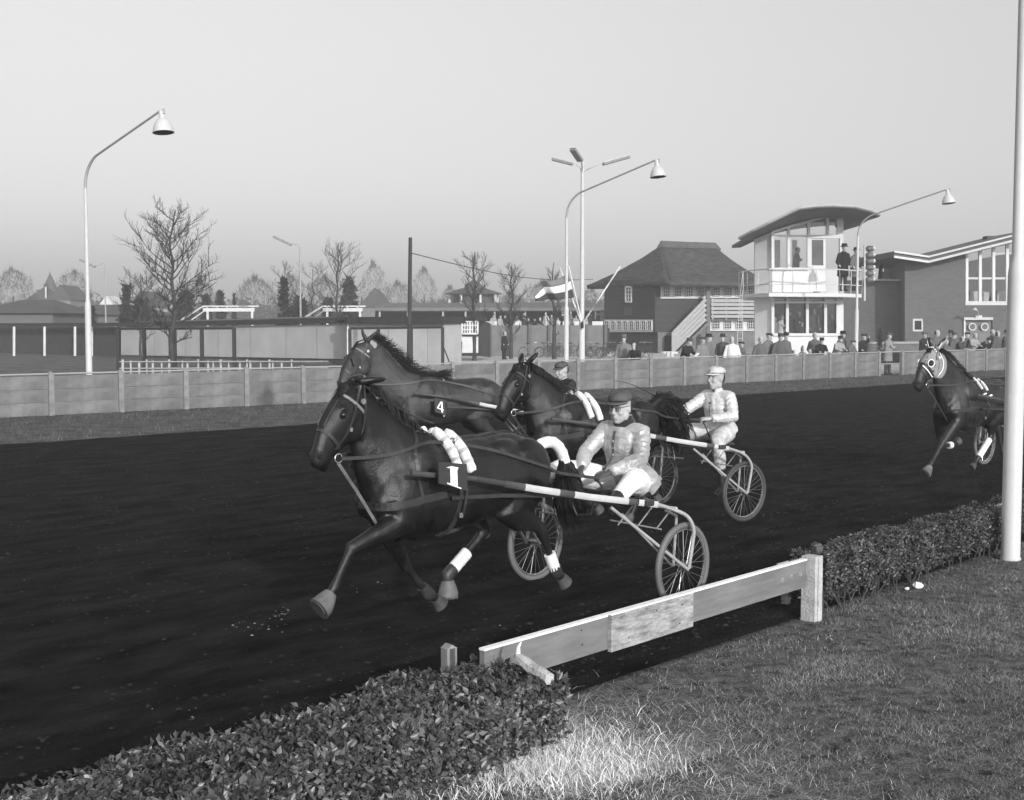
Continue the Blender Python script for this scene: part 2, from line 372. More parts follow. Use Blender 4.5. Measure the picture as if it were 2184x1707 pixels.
# the patch of long dead straw at the foot of the privet hedge end
def patch(n, cx, cy, sx, sy, seed):
    gg = np.random.default_rng(seed); a = gg.normal(0, 1, (n, 2)); D, N = D_NEAR, N_NEAR
    return np.stack([cx + D.x * a[:, 0] * sx - N.x * a[:, 1] * sy, cy + D.y * a[:, 0] * sx - N.y * a[:, 1] * sy, np.zeros(n)], 1)
c_ = gnd(1105, 1640); m_st = M('dead_straw', .80, .7, .2, 14, 0, c2=.9, spec=.2)  # real straw, its sunlit glare put into the near-white colour
pp = np.concatenate([patch(5200, c_.x - .02, c_.y - .1, .34, .15, 11), patch(9000, c_.x + .26, c_.y + .05, .26, .30, 12)])
props(blades('dead_straw', pp, .065, .0018, 1.1, m_st, 8, .8), 'bright long dead straw beside the hedge end', 'dead grass', kind='stuff')
pp = patch(9000, c_.x + .5, c_.y + .15, .5, .55, 13)
props(blades('dry_stalks', pp, .055, .0013, 1.8, M('dry_stalks', .40, .8, .3, 12, c2=.62), 9, .8), 'thin dry stalks fanning out from the straw patch', 'dead grass', kind='stuff')
# verge turf beyond the track
n = 60000; s_ = g.uniform(-8, 62, n); k_ = g.uniform(0, 1, n)
A = np.stack([P_FAR.x + D_FAR.x * s_, P_FAR.y + D_FAR.y * s_], 1); Bq = np.stack([F0.x + FD.x * (s_ + .5), F0.y + FD.y * (s_ + .5)], 1)
q = A * (1 - k_[:, None]) + Bq * k_[:, None]; q = np.concatenate([q, np.full((n, 1), .004)], 1)
dn = np.array([noise.noise(Vector((a * .5, b * .5, 1))) for a, b in q[:, :2]]); q = q[g.uniform(0, 1, n) < .55 + dn]
props(blades('verge_grass', q, .07, .006, .9, leafmat('verge_blades', .07, .12, sc=1), 15), 'rough grass strip between the track and the concrete fence', 'grass', kind='stuff')
# loose clods and grit on the track, pale litter crumbs
def clods(name, n, gen, r0, r1, mat, label, cat, seed):
    gg = np.random.default_rng(seed); V = []; F = []
    T = np.array([[1, 0, 0], [0, 1, 0], [-1, 0, 0], [0, -1, 0], [0, 0, 1]], float); TF = np.array([[0, 1, 4], [1, 2, 4], [2, 3, 4], [3, 0, 4]])
    for i in range(n):
        x, y = gen(gg); r_ = r0 + (r1 - r0) * gg.random() ** 3; a = gg.random() * 6.28
        R = np.array([[math.cos(a), -math.sin(a), 0], [math.sin(a), math.cos(a), 0], [0, 0, 1]])
        P = (T * (r_ * gg.uniform(.7, 1.3), r_ * gg.uniform(.5, 1.2), r_ * gg.uniform(.3, .7))) @ R.T + (x, y, .012); V.append(P); F.append(TF + 5 * i)
    me = npmesh(name, np.concatenate(V), np.concatenate(F), mat); ob = bpy.data.objects.new(name, me); COL.objects.link(ob)
    return props(ob, label, cat, kind='stuff')
def gtrack(gg):
    s_ = -5 + 40 * gg.random(); w = .2 + 17 * gg.random() ** 1.3; p = P_NEAR + D_NEAR * s_ + N_NEAR * w; return p.x, p.y
clods('cinder_clods', 42000, gtrack, .006, .030, M('cinder_clod', .022, .9, .5, 20, c2=.05, spec=.1), 'loose dark cinders scattered over the race track', 'cinders', 21)
def gl(gg):
    b = [(598, 1320), (600, 1308), (510, 1345), (545, 1362), (800, 1252), (770, 1256), (560, 1340), (590, 1362)]; u, v = b[gg.integers(len(b))]
    p = gnd(u + gg.normal() * 14, v + gg.normal() * 5); return p.x, p.y
clods('pale_crumbs', 90, gl, .005, .022, M('pale_crumb', .35, .9, .3, 20), 'pale crumbs of churned litter on the track before the leading horse', 'crumbs', 22)
def gl2(gg):
    p = gnd(40 + 1100 * gg.random(), 1150 + 400 * gg.random()); return p.x, p.y
clods('grit', 160, gl2, .003, .009, M('grit', .3, .9, .3, 20), 'small pale grit dotted over the near track', 'grit', 23)
# ================================================================ the near rail, hedges
def near(s_, w=0., z=0.): q = P_NEAR + D_NEAR * s_ + N_NEAR * w; return Vector((q.x, q.y, z))
m_wood = M('painted_plank', .17, .8, .22, 2.2, .5, 60, c2=.23, stretch=(1, 1, 6, 0)); m_woodw = M('white_edge', .85, .7, .12, 20, .2, 60)
m_patch = M('patch_board', .26, .8, .45, 9, .6, 50, c2=.48, stretch=(1, 1, 4, 0)); m_dwood = M('dark_wood', .09, .9, .3, 9, .5, 40)
m_conc = M('concrete_post', .42, .9, .18, 9, .6, 60, c2=.55); m_fpost = M('fence_post', .19, .9, .2, 5, .5, 40, c2=.26, rnd=.08); m_iron = tone('iron', .03, .6)
bA = gnd(1028, 1569); bA = Vector((bA.x, bA.y, 0)); bB = gnd(1716, 1326); bB = Vector((bB.x, bB.y, 0)); bd = (bB - bA); bL = bd.length; bd.normalize(); bn = Vector((bd.y, -bd.x, 0))
rail = thing('barrier_rail', 'long grey plank rail with white top edge between the two hedges', 'barrier', bA, math.atan2(bd.y, bd.x))
zt = .49
for (a, b) in ((0, bL - .015),):
    obj('plank', MB().box(((a + b) / 2, 0, zt - .115), (b - a, .040, .205)), m_wood, rail, bev=.003)
    obj('top_edge', MB().box(((a + b) / 2, 0, zt - .0065), (b - a, .044, .012)), m_woodw, rail)
def railx(u): k = (u - 1092) / FPX; return (k * bA.y - bA.x) / (bd.x - k * bd.y)
x0 = railx(1293); x1 = railx(1470)
obj('patch_plank', MB().box(((x0 + x1) / 2, -.036, zt - .118), (x1 - x0, .030, .228)), m_patch, rail, bev=.002)['label'] = 'weathered pale patch plank nailed over the joint'
obj('top_edge', MB().box(((x0 + x1) / 2, -.036, zt + .0025), (x1 - x0, .032, .009)), m_woodw, rail)
for k, (fx, zz) in enumerate(((railx(1236) / bL, -.05), (railx(1238) / bL, -.14), (railx(1445) / bL, -.06), (railx(1330) / bL, -.17), (railx(1390) / bL, -.05), (railx(1440) / bL, -.18))):
    obj('nail', MB().cyl((bL * fx, -.021 if fx < .3 else -.052, zt + zz), (bL * fx, -.024 if fx < .3 else -.055, zt + zz), .006, 8), m_iron, rail)
for fx in (railx(1670) / bL, railx(1689) / bL, railx(1708) / bL): obj('bolt_plate', MB().torus((bL * fx, -.0215, zt - .105), (0, 1, 0), .014, .004, 14, 6), m_patch, rail)
# concrete post with a channel, bolts sticking out
pst = thing('rail_post', 'thick whitish concrete post holding the right end of the plank rail', 'post', bB + bd * .05, math.atan2(bd.y, bd.x))
mb = MB().box((.035, -.01, .235), (.115, .125, .53)); mb.box((.035, -.078, .232), (.05, .014, .524))
obj('post_shaft', mb, m_conc, pst, bev=.006)
for zz in (.42, .33): obj('bolt', MB().cyl((.082, -.03, zz), (.112, -.032, zz), .008, 8), m_iron, pst)
t = thing('stub_post', 'short dark wooden stub post behind the right rail post', 'post', gnd(1752, 1300) + N_NEAR * .05)
obj('stub', MB().box((0, 0, .26), (.07, .08, .50), .5), m_dwood, t, bev=.008); obj('stub_cap', MB().prism([(-.04, -.05, .511), (.04, -.05, .511), (.0, -.05, .535)], (0, .1, 0)), m_dwood, t)
lp = near(-.06, .16)
t = thing('stub_post', 'hollow grey channel stub post sticking up behind the left hedge', 'post', near(-.10, .16), .7)
mb = MB().box((-.028, 0, .225), (.012, .06, .46)).box((.028, 0, .225), (.012, .06, .46)).box((0, .026, .225), (.044, .01, .458)); obj('channel', mb, m_fpost, t); 
obj('channel_cap', MB().prism([(-.036, -.03, .455), (.036, -.03, .455), (.0, -.03, .478)], (0, .062, 0)), m_fpost, t)
t = thing('broken_post', 'splintered pale post lying broken across the end of the left hedge', 'post', gnd(1128, 1560), 0)
c = t.location; a_, b_ = at(1098, 1398, 6.62), at(1172, 1450, 6.36)
mb = MB(); d_ = b_ - a_; mb.loft([a_ + d_ * k + Vector((0, 0, .008 * math.sin(k * 9))) for k in (0, .12, .3, .5, .75, 1)], [(.006, .010), (.020, .026), (.030, .034), (.036, .036), (.034, .036), (.034, .030)], n=7)
obj('post_shaft', mb, m_conc, t, world=True)
obj('splinter', MB().loft([a_ + d_ * .1, a_ + Vector((.02, 0, .045)), a_ + Vector((.035, 0, .075))], [.014, .009, .002], n=5), m_woodw, t, world=True)
# low white kick planks behind the hedges
def plank_run(s0, s1, w, z, label):
    t = thing('kick_plank', label, 'plank', near(s0, w), math.atan2(D_NEAR.y, D_NEAR.x)); L = s1 - s0
    obj('plank', MB().box((L / 2, 0, z - .09), (L, .03, .18)), m_wood, t, bev=.003); obj('top_edge', MB().box((L / 2, 0, z + .004), (L, .034, .01)), m_woodw, t)
    for k in range(int(L / 1.6) + 1): obj('post', MB().box((.2 + k * 1.6, .045, z / 2 - .02), (.06, .06, z)), m_dwood, t)
plank_run(-4.5, -.35, .11, .328, 'grey plank fence showing through behind the left hedge')
plank_run(3.7, 12, .30, .36, 'plank fence half hidden behind the right hedge')
# ---- hedges
m_leaf = M('privet_leaf', .045, .42, .5, 3.5, 0, c2=.10, spec=.5, rnd=.15); m_leaf2 = M('privet_leaf_pale', .10, .4, .4, 4, 0, c2=.17, spec=.5, rnd=.2); m_twig = tone('twig', .06)
def leaf_geo(P, N_, size, gg):
    """folded privet leaves: 6 points, 4 triangles each"""
    n = len(P); az = gg.uniform(0, 2 * PI, n); tl = gg.uniform(-.5, 1.1, n)
    ax = np.stack([np.cos(az) * np.cos(tl), np.sin(az) * np.cos(tl), np.sin(tl)], 1)
    r_ = N_ + gg.normal(0, .55, (n, 3)); sd = np.cross(ax, r_); sd /= np.linalg.norm(sd, axis=1)[:, None] + 1e-9; up = np.cross(sd, ax)
    L = (size * gg.uniform(.55, 1.25, n))[:, None]; W = L * .27
    V = np.stack([P, P + ax * L * .45 + sd * W - up * W * -.35, P + ax * L * .45 - up * W * .15, P + ax * L * .45 - sd * W + up * W * .35, P + ax * L - up * L * .10], 1)
    o = (np.arange(n) * 5)[:, None]; F = np.concatenate([o + [[0, 2, 1]], o + [[0, 3, 2]], o + [[1, 2, 4]], o + [[2, 3, 4]]], 0).reshape(-1, 3)
    return V.reshape(-1, 3), F
def hedge(label, s0, s1, w0, w1, zt, n, size, seed, tops=0., gap=.12, pale=.15, big=0, zend=None):
    base = near((s0 + s1) / 2, (w0 + w1) / 2); t = thing('privet_hedge', label, 'hedge', base); gg = np.random.default_rng(seed); L = s1 - s0; W = w1 - w0
    m = int(n * 1.0); u = gg.uniform(0, 1, m); v = gg.uniform(0, 1, m); z = gap + (1 - gap) * gg.uniform(0, 1, m) ** .6
    # push most leaves to the shell
    k = gg.integers(0, 10, m); z = np.where(k < 5, 1 - .16 * gg.uniform(0, 1, m) ** 1.5, z); v = np.where((k >= 5) & (k < 9), .12 * gg.uniform(0, 1, m), v)
    u = np.where(k == 9, np.where(gg.uniform(0, 1, m) < .5, 1 - .03 * gg.uniform(0, 1, m), .03 * gg.uniform(0, 1, m)), u)
    sx = s0 + L * u; nz_ = np.array([noise.noise(Vector((a * 2.2, b * 3, seed))) for a, b in zip(sx, v)]); nz2 = np.array([noise.noise(Vector((a * 7, b * 5, c * 4))) for a, b, c in zip(sx, v, z)])
    ww = w0 + W * v + .05 * nz_ - .05 * nz2 * (v < .3); zz = zt * z + .05 * nz_ * z + .03 * nz2 * z
    if zend is not None: zz *= 1 - (1 - zend) * np.clip((sx - (s1 - .5)) / .5, 0, 1)
    P = np.stack([P_NEAR.x + D_NEAR.x * sx + N_NEAR.x * ww - base.x, P_NEAR.y + D_NEAR.y * sx + N_NEAR.y * ww - base.y, zz], 1)
    NN = np.zeros((m, 3)); NN[:, 2] = .9; side = (v < .2); NN[side] += np.array([-N_NEAR.x, -N_NEAR.y, 0]) * 1.1
    pm = gg.uniform(0, 1, m) < pale
    for nm, sel, mt in (('foliage', ~pm, m_leaf), ('pale_foliage', pm, m_leaf2)):
        V, F = leaf_geo(P[sel], NN[sel], size, gg); me = npmesh(nm, V, F, mt); o = bpy.data.objects.new(nm, me); COL.objects.link(o); o.parent = t; o['kind'] = 'stuff'
    # dark inner twig mass and stems
    tw = MB()
    for i in range(int(L * 34)):
        a = near(s0 + L * random.random(), w0 + W * random.random(), .0) - base; b = a + Vector((random.gauss(0, .09), random.gauss(0, .09), zt * random.uniform(.6, .97)))
        mid = a.lerp(b, .5) + Vector((random.gauss(0, .025), random.gauss(0, .025), 0)); tw.loft([a, mid, b], [.007, .005, .002], n=4, cap=False)
    obj('stem', tw, m_twig, t, kind='stuff')
    if big:   # the biggest leaves of the near end, each one a piece
        src = None
        for i in range(big):
            sv = s0 + L * (1 - random.random() ** 1.0 * .9); p = near(sv, w0 - .01 + .05 * random.random(), zt * random.uniform(.25, 1.0)) - base
            if random.random() < .45: p = near(sv, w0 + W * random.random() * .8, zt * random.uniform(.98, 1.06)) - base
            if src is None:
                V, F = leaf_geo(np.zeros((1, 3)), np.array([[0, 0, 1.]]), .042, np.random.default_rng(4)); me = npmesh('leaf', V, F, m_leaf2); src = me
            o = bpy.data.objects.new('leaf', src); COL.objects.link(o); o.parent = t; o.location = p; o.rotation_euler = (random.uniform(-.9, .9), random.uniform(-.9, .9), random.uniform(0, 6.28)); k = random.uniform(.7, 1.15); o.scale = (k, k, k)
    return t
hedge('clipped privet hedge with large glossy leaves in the left foreground', -4.3, .02, -.62, .06, .40, 34000, .042, 31, pale=.28, big=280)
hedge('dark bushy privet hedge to the right of the rail post', 3.78, 7.35, -.10, .24, .46, 24000, .034, 32, pale=.12, gap=.2)
hedge('stretch of hedge beyond the tall foreground lamp post', 7.9, 11, -.05, .30, .46, 7000, .036, 33, pale=.1, gap=.2)
# paper litter
m_paper = M('paper', .85, .8, .05, 20)
for (u, v, r_, lb) in ((1957, 1256, .036, 'crumpled white paper lying in the grass before the right hedge'), (1934, 1259, .016, 'small scrap of white paper beside the larger crumpled paper')):
    p = gnd(u, v); mb = MB().ball((0, 0, r_ * .75), (r_ * 1.2, r_, r_ * .8), 14, 9)
    mb.v = [tuple(Vector(q) * (1 + .35 * noise.noise(Vector(q) * 38 + Vector((u, 0, 0))))) for q in mb.v]; o = obj('crumpled_paper', mb, m_paper); o.location = p; props(o, lb, 'paper')
# ================================================================ concrete fence on the far side
m_slab = M('fence_slab', .115, .9, .2, 1.7, .5, 30, c2=.19, rnd=.10); m_pipe = tone('pipe_rail', .32, .5)
fence = thing('concrete_fence', 'long low concrete slab fence along the far side of the track', 'fence', F0, math.atan2(FD.y, FD.x))
FS = 1.78; pm_ = sm_ = None
mbp = MB().box((0, 0, .52), (.13, .15, 1.06)); mbp.prism([(-.065, -.0, 1.05), (.065, -.0, 1.05), (.0, -.0, 1.12)], (0, .001, 0)) if False else None
mbp.loft([(0, 0, 1.05), (0, 0, 1.10)], [(.065 * 1.41, .075 * 1.41), (.02, .02)], lat=(1, 1, 0), n=4)
def t_of_u(u): k = (u - 1092) / FPX; return (k * F0.y - F0.x) / (FD.x - k * FD.y)
gate0, gate1 = t_of_u(1862), t_of_u(1916)
for i in range(-14, 46):
    x = i * FS
    if pm_ is None: o = obj('post', mbp, m_fpost, fence, bev=.008); pm_ = o.data; o.location = (x, 0, 0)
    else:
        o = bpy.data.objects.new('post', pm_); COL.objects.link(o); o.parent = fence; o.location = (x, 0, 0)
    if gate0 - .6 < x < gate1 - .6 - .3: continue
    for k in range(3):
        if sm_ is None: o = obj('slab', MB().box((FS / 2, 0, .155), (FS - .135, .045, .314)).box((FS / 2, .006, .3175), (FS - .136, .022, .012)), m_slab, fence, bev=.004); sm_ = o.data
        else: o = bpy.data.objects.new('slab', sm_); COL.objects.link(o); o.parent = fence
        o.location = (x, random.gauss(0, .004), .015 + k * .325)
obj('top_rail', MB().cyl((-14 * FS, 0, 1.035), (45 * FS, 0, 1.035), .022, 8), m_pipe, fence)
gx = int(gate0 / FS) * FS
obj('gate_rail', MB().cyl((gate0 - .9, .05, .52), (gate1 + .6, .05, .52), .02, 8), m_pipe, fence)
# ================================================================ lamp posts
m_lamp = M('lamp_paint', .50, .55, .05, 3, .1, 30); m_lampg = M('lamp_arm_paint', .33, .55, .08, 4); m_bell = M('lamp_bell', .52, .35, .04, 4, spec=.6); m_bellin = tone('lamp_bell_inside', .10, .6)
def bell_lamp(loc, arm, label, full=True):
    t = thing('lamp_post', label, 'lamp post', loc, math.atan2(arm[1], arm[0])); L = math.hypot(*arm)
    obj('pole', MB().revolve((0, 0, 0), [(.096, 0), (.096, .03), (.088, .04), (.086, 2.74), (.075, 2.84), (.055, 2.92), (.052, 5.2), (.044, 6.0)], 20), m_lamp, t, sm=40)
    P = spline([(0, 0, 6.0), (.06, 0, 6.35), (.30, 0, 6.72), (.72, 0, 6.93), (1.3, 0, 7.02), (L, 0, 7.65)], 7)
    P = [Vector((0, 0, 5.95))] + spline([(0, 0, 6.0), (.05, 0, 6.3), (.22, 0, 6.58), (.52, 0, 6.80), (.95, 0, 6.93), (L, 0, 7.68)], 7)
    obj('arm', MB().tube(P, [.044 - .016 * k / len(P) for k in range(len(P))], 10), m_lampg, t, sm=60)
    R = Matrix.Rotation(math.radians(-7), 3, 'Y')
    b = obj('lamp_bell', MB().revolve((L + .13, 0, 7.12), [(.0, .56), (.07, .555), (.080, .53), (.080, .38), (.090, .365), (.135, .335), (.19, .26), (.235, .16), (.262, .05), (.275, -.0), (.264, .0), (.25, .05), (.222, .15), (.18, .25), (.12, .32), (.0, .35)], 28, R), m_bell, t, sm=35)
    obj('bulb_shade', MB().revolve((L + .13, 0, 7.12), [(.260, .002), (.245, .055), (.215, .15), (.17, .24), (.0, .32)], 28, R), m_bellin, b, sm=60)
    obj('bracket', MB().cyl((L - .03, 0, 7.67), (L + .15, 0, 7.67), .02, 8).cyl((L + .16, 0, 7.60), (L + .16, 0, 7.72), .03, 8), m_lampg, t)
    return t
ARM = (2.82, -2.56)
l1 = bell_lamp((-11.78, 34.6, 0), ARM, 'leftmost bell lamp post, its arm reaching right over the track')
for p, lb in (((1.93, 44.2, 0), 'bell lamp post in front of the triple floodlight mast'), ((14.75, 53.3, 0), 'bell lamp post standing before the white judges tower')):
    copy_tree(l1, p, math.atan2(ARM[1], ARM[0]), lb, 'bell lamp posts beside the track')
l1['group'] = 'bell lamp posts beside the track'
o = copy_tree(l1, (4.80, 11.85, 0), math.atan2(-ARM[1], -ARM[0]), 'tall foreground lamp post cut off by the right edge', 'bell lamp posts beside the track')
# ---- floodlight mast with three tube heads
m_tube = tone('tube_head_grey', .22, .6); m_white = M('white_paint', .62, .6, .06, 3, .15, 40); m_cream = M('pale_render', .60, .85, .08, 2, .3, 40, c2=.68)
def px_thing(name, label, cat, u, v, Y, group=None): p = at(u, v, Y); return thing(name, label, cat, (p.x, p.y, 0), 0, group)
Y_ = 54.; mst = px_thing('floodlight_mast', 'tall white mast carrying three slanting tube floodlights', 'floodlight', 1241, 765, Y_)
zm = zat(345, Y_)
obj('pole', MB().revolve((0, 0, 0), [(.13, 0), (.13, 2.25), (.10, 2.4), (.095, 5), (.07, zm)], 16), m_lamp, mst, sm=40)
for (hu0, hv0, hu1, hv1, dy) in ((1177, 340, 1221, 351, .3), (1221, 319, 1238, 344, -1.2), (1286, 351, 1343, 335, -.3)):
    a, b = at(hu0, hv0, Y_ + dy), at(hu1, hv1, Y_ + dy * .6); h = obj('tube_head', MB().beam(a, b, .30, .10), m_tube, mst, world=True, bev=.02)
    obj('reflector_edge', MB().beam(a + Vector((0, 0, .065)), b + Vector((0, 0, .065)), .32, .025), m_lamp, h, world=True)
    nb = b if abs(hu1 - 1243) < abs(hu0 - 1243) else a; far_ = a if nb is b else b; mid = nb.lerp(far_, .5)
    P = spline([Vector((mst.location.x, Y_, zm - .9)), Vector((mst.location.x, Y_, zm - .45)) + (mid - mst.location) * .04 * Vector((1, 1, 0)), nb.lerp(far_, -.2) + Vector((0, 0, .03)), mid + Vector((0, 0, .12))], 6)
    obj('arm', MB().tube(P, .022, 6), m_lamp, mst, world=True)
# leaning flag poles with the wind-blown three-band flag
col = Vector((mst.location.x, Y_ - .25, zat(686, Y_))); m_strip = M('worn_pole', .40, .7, .8, 1.5, c2=.8)
fl = None
for k, (u, v, lb) in enumerate(((1323, 568, 'patchy flag pole leaning right from the mast foot'), (1193, 570, 'patchy flag pole leaning left behind the flag'), (1213, 568, 'thin pole leaning slightly left with the three-band flag'))):
    t = thing('flag_pole', lb, 'flag pole', (col.x, col.y, 0)); b = at(u, v, Y_ - .25 - (.25 if k == 2 else 0))
    obj('pole', MB().cyl(col + Vector((0, 0, -.12)), b, .04 if k < 2 else .028, 8, .03), m_strip if k < 2 else m_white, t, world=True); obj('socket', MB().cyl(col + Vector((0, 0, -.3)), col, .06, 8), m_iron, t, world=True)
t = thing('flag', 'three-band flag, white between two darker bands, streaming to the left', 'flag', (col.x, col.y - .3, 0)); Yf = Y_ - .55
def fpt(a, b):   # a along the fly 0..1, b down the hoist 0..1
    P0 = [(1212, 583), (1192, 592), (1172, 600), (1155, 601), (1141, 617), (1139, 628)]; P1 = [(1225, 634), (1205, 636), (1186, 641), (1170, 640), (1159, 640), (1143, 641)]
    x = a * 5; i = min(4, int(x)); f_ = x - i; g0 = [P0[i][k] * (1 - f_) + P0[i + 1][k] * f_ for k in (0, 1)]; g1 = [P1[i][k] * (1 - f_) + P1[i + 1][k] * f_ for k in (0, 1)]
    return at(g0[0] * (1 - b) + g1[0] * b, g0[1] * (1 - b) + g1[1] * b + 2 * math.sin(a * 9), Yf + .22 * math.sin(a * 11 + b))
for k, m in enumerate((M('flag_red', .17, .8, .1, 9), M('flag_white', .8, .8, .05, 9), M('flag_blue', .05, .8, .1, 9))):
    mb = MB(); n = 26
    for i in range(n + 1):
        for j in range(4): mb.v.append(tuple(fpt(i / n, (k + j / 3) / 3)))
    for i in range(n):
        for j in range(3): a = i * 4 + j; mb.f.append((a, a + 1, a + 5, a + 4)); mb.m.append(0)
    o = obj('flag_band', mb, m, t, world=True, sm=80); s_ = o.modifiers.new('thick', 'SOLIDIFY'); s_.thickness = .01
# fluorescent lamp posts
def tube_lamp(u, v0, v1, hu0, hv0, hu1, hv1, Y, label):
    t = px_thing('street_lamp', label, 'street lamp', u, v1, Y, 'grey tube street lamps behind the sheds'); z = zat(v0, Y)
    obj('pole', MB().cyl(t.location, (t.location.x, Y, z), .07, 8, .05), m_lampg, t, world=True)
    a, b = at(hu0, hv0, Y), at(hu1, hv1, Y)
    obj('arm', MB().tube(spline([(t.location.x, Y, z - .05), (t.location.x - .12, Y, z + .12), b + Vector((0, 0, .1)), a.lerp(b, .5) + Vector((0, 0, .1))], 5), .03, 6), m_lampg, t, world=True)
    obj('tube_head', MB().beam(a, b, .3, .16), m_tube, t, world=True, bev=.03)
tube_lamp(642, 526, 760, 583, 505, 621, 523, 84., 'grey tube street lamp rising behind the left shed roof')
tube_lamp(226, 565, 700, 170, 554, 203, 570, 110., 'hazy tube street lamp partly behind the leftmost lamp post')
# wooden pole and its wire
Yp = 58.; t = px_thing('wooden_pole', 'dark upright wooden pole in front of the long shed', 'pole', 872, 770, Yp)
obj('pole', MB().cyl(t.location, (t.location.x + .1, Yp, zat(507, Yp)), .115, 10, .085), M('tarred_wood', .035, .8, .3, 6, .4, 30), t, world=True)
mb = MB(); a, b = at(877, 540, Yp), at(1265, 596, 96.); P = [a.lerp(b, k / 20) + Vector((0, 0, -.5 * math.sin(PI * k / 20))) for k in range(21)]; mb.tube(P, .022, 4)
o = obj('overhead_wire', mb, m_iron, loc=tuple(a)); props(o, 'thin sagging wire from the wooden pole towards the thatched house', 'wire')
# ---------------------------------------------------------------- long low shed
m_panel = M('shed_panel', .40, .9, .06, .8, .15, 40, c2=.46, rnd=.04); m_fascia = M('shed_fascia', .030, .8, .2, 3); m_plinth = M('shed_plinth', .16, .9, .35, 1.2, .3, 20); m_roof = M('felt_roof', .10, .9, .15, 1)
def quad3(mb, pts, back): mb.prism(pts, back); return mb
shed = thing('long_shed', 'long low panelled shed with a dark flat roof edge behind the fence', 'shed', at(600, 760, 66) * Vector((1, 1, 0)))
YL, YR, YM = 84., 60., 68.; shY = planeY(258, YL, 742, YM); b2Y = planeY(743, YM - 1.5, 946, YM - 4.5); bk = Vector((-2.2, 5, 0))
def sp(u, v, Y): return at(u, v, Y)
panels = [(258, 330), (330, 395), (395, 465), (465, 535), (535, 610), (610, 676), (676, 742)]
for (u0, u1) in panels:
    Yu = shY
    def vt(u): return 698.5 - 6 * (u - 258) / 484
    def vb(u): return 757.5 + 8.5 * (u - 258) / 484
    P = [sp(u0 + .3, vt(u0), Yu(u0)), sp(u1 - .3, vt(u1), Yu(u1)), sp(u1 - .3, vb(u1), Yu(u1)), sp(u0 + .3, vb(u0), Yu(u0))]
    obj('wall_panel', MB().prism(P, (-.05, .12, 0)), m_panel, shed, world=True)
P = [sp(258, 757, YL + .4), sp(742, 765.5, YM + .4), sp(742, 790, YM + .4) * Vector((1, 1, 0)), sp(258, 780, YL + .4) * Vector((1, 1, 0))]; obj('plinth', MB().prism(P, (-.1, .3, 0)), m_plinth, shed, world=True)
for u in (290, 345, 400, 470, 498, 560, 620, 640, 690, 712):
    Y = shY(u); v = 760 + 8.5 * (u - 258) / 484
    obj('vent', MB().prism([sp(u, v, Y + .36), sp(u + 11, v + .2, Y + .36), sp(u + 11, v + 7, Y + .36), sp(u, v + 7, Y + .36)], (0, .05, 0)), m_fascia, shed, world=True)
P = [sp(-60, 690, YL + 14), sp(258, 688.5, YL - .4), sp(475, 683.6, shY(475) - .4), sp(745, 676.5, YM - .4), sp(745, 689, YM - .4), sp(475, 694.5, shY(475) - .4), sp(258, 697, YL - .4), sp(-60, 697, YL + 14)]
obj('roof_edge', MB().prism(P, (-.2, .5, 0)), m_fascia, shed, world=True)
obj('roof', MB().prism([P[1] + Vector((0, .6, -.03)), P[3] + Vector((0, .6, -.03)), P[3] + Vector((-3, 8, .08)), P[1] + Vector((-3, 12, .08))], (0, 0, -.12)), m_roof, shed, world=True)
# dark open bay of the shed at far left
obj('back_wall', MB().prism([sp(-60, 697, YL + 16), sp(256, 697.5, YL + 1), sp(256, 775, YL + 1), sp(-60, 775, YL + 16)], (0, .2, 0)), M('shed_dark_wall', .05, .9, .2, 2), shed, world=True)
for u in (30, 95, 160, 196, 246): obj('post', MB().cyl(sp(u, 697, YL + 3), sp(u, 775, YL + 3), .09, 6), m_white, shed, world=True)
# nearer block
sh2 = thing('shed_block', 'taller panelled block at the right end of the long shed', 'shed', sp(865, 783, 60) * Vector((1, 1, 0)))
for (u0, u1) in ((743, 828), (828, 912), (912, 946)):
    k0, k1 = (u0 - 743) / 203, (u1 - 743) / 203; Y0, Y1 = b2Y(u0), b2Y(u1)
    obj('wall_panel', MB().prism([sp(u0 + .3, 690 + k0, Y0), sp(u1 - .3, 690 + k1, Y1), sp(u1 - .3, 783, Y1), sp(u0 + .3, 780, Y0)], (0, .15, 0)), m_panel, sh2, world=True)
obj('corner_wall', MB().prism([sp(946, 691, 63.5), sp(984, 691, 66.5), sp(984, 780, 66.5), sp(946, 783, 63.5)], (-.1, .15, 0)), m_panel, sh2, world=True)
obj('corner_trim', MB().beam(sp(742, 690, 66.4), sp(742, 768, 66.4), .09, .09), m_white, sh2, world=True)
P = [sp(740, 676.6, YM - 2), sp(946, 675, 63), sp(993, 675.4, 66.8), sp(993, 690, 66.8), sp(946, 691.5, 63), sp(740, 690, YM - 2)]
obj('roof_edge', MB().prism(P, (-.2, .4, 0)), m_fascia, sh2, world=True)
obj('roof', MB().prism([P[0] + Vector((0, .4, -.03)), P[1] + Vector((0, .4, -.03)), P[2] + Vector((0, .2, -.03)), P[2] + Vector((-3, 7, -.03)), P[0] + Vector((-3, 7, -.03))], (0, 0, -.1)), m_roof, sh2, world=True)
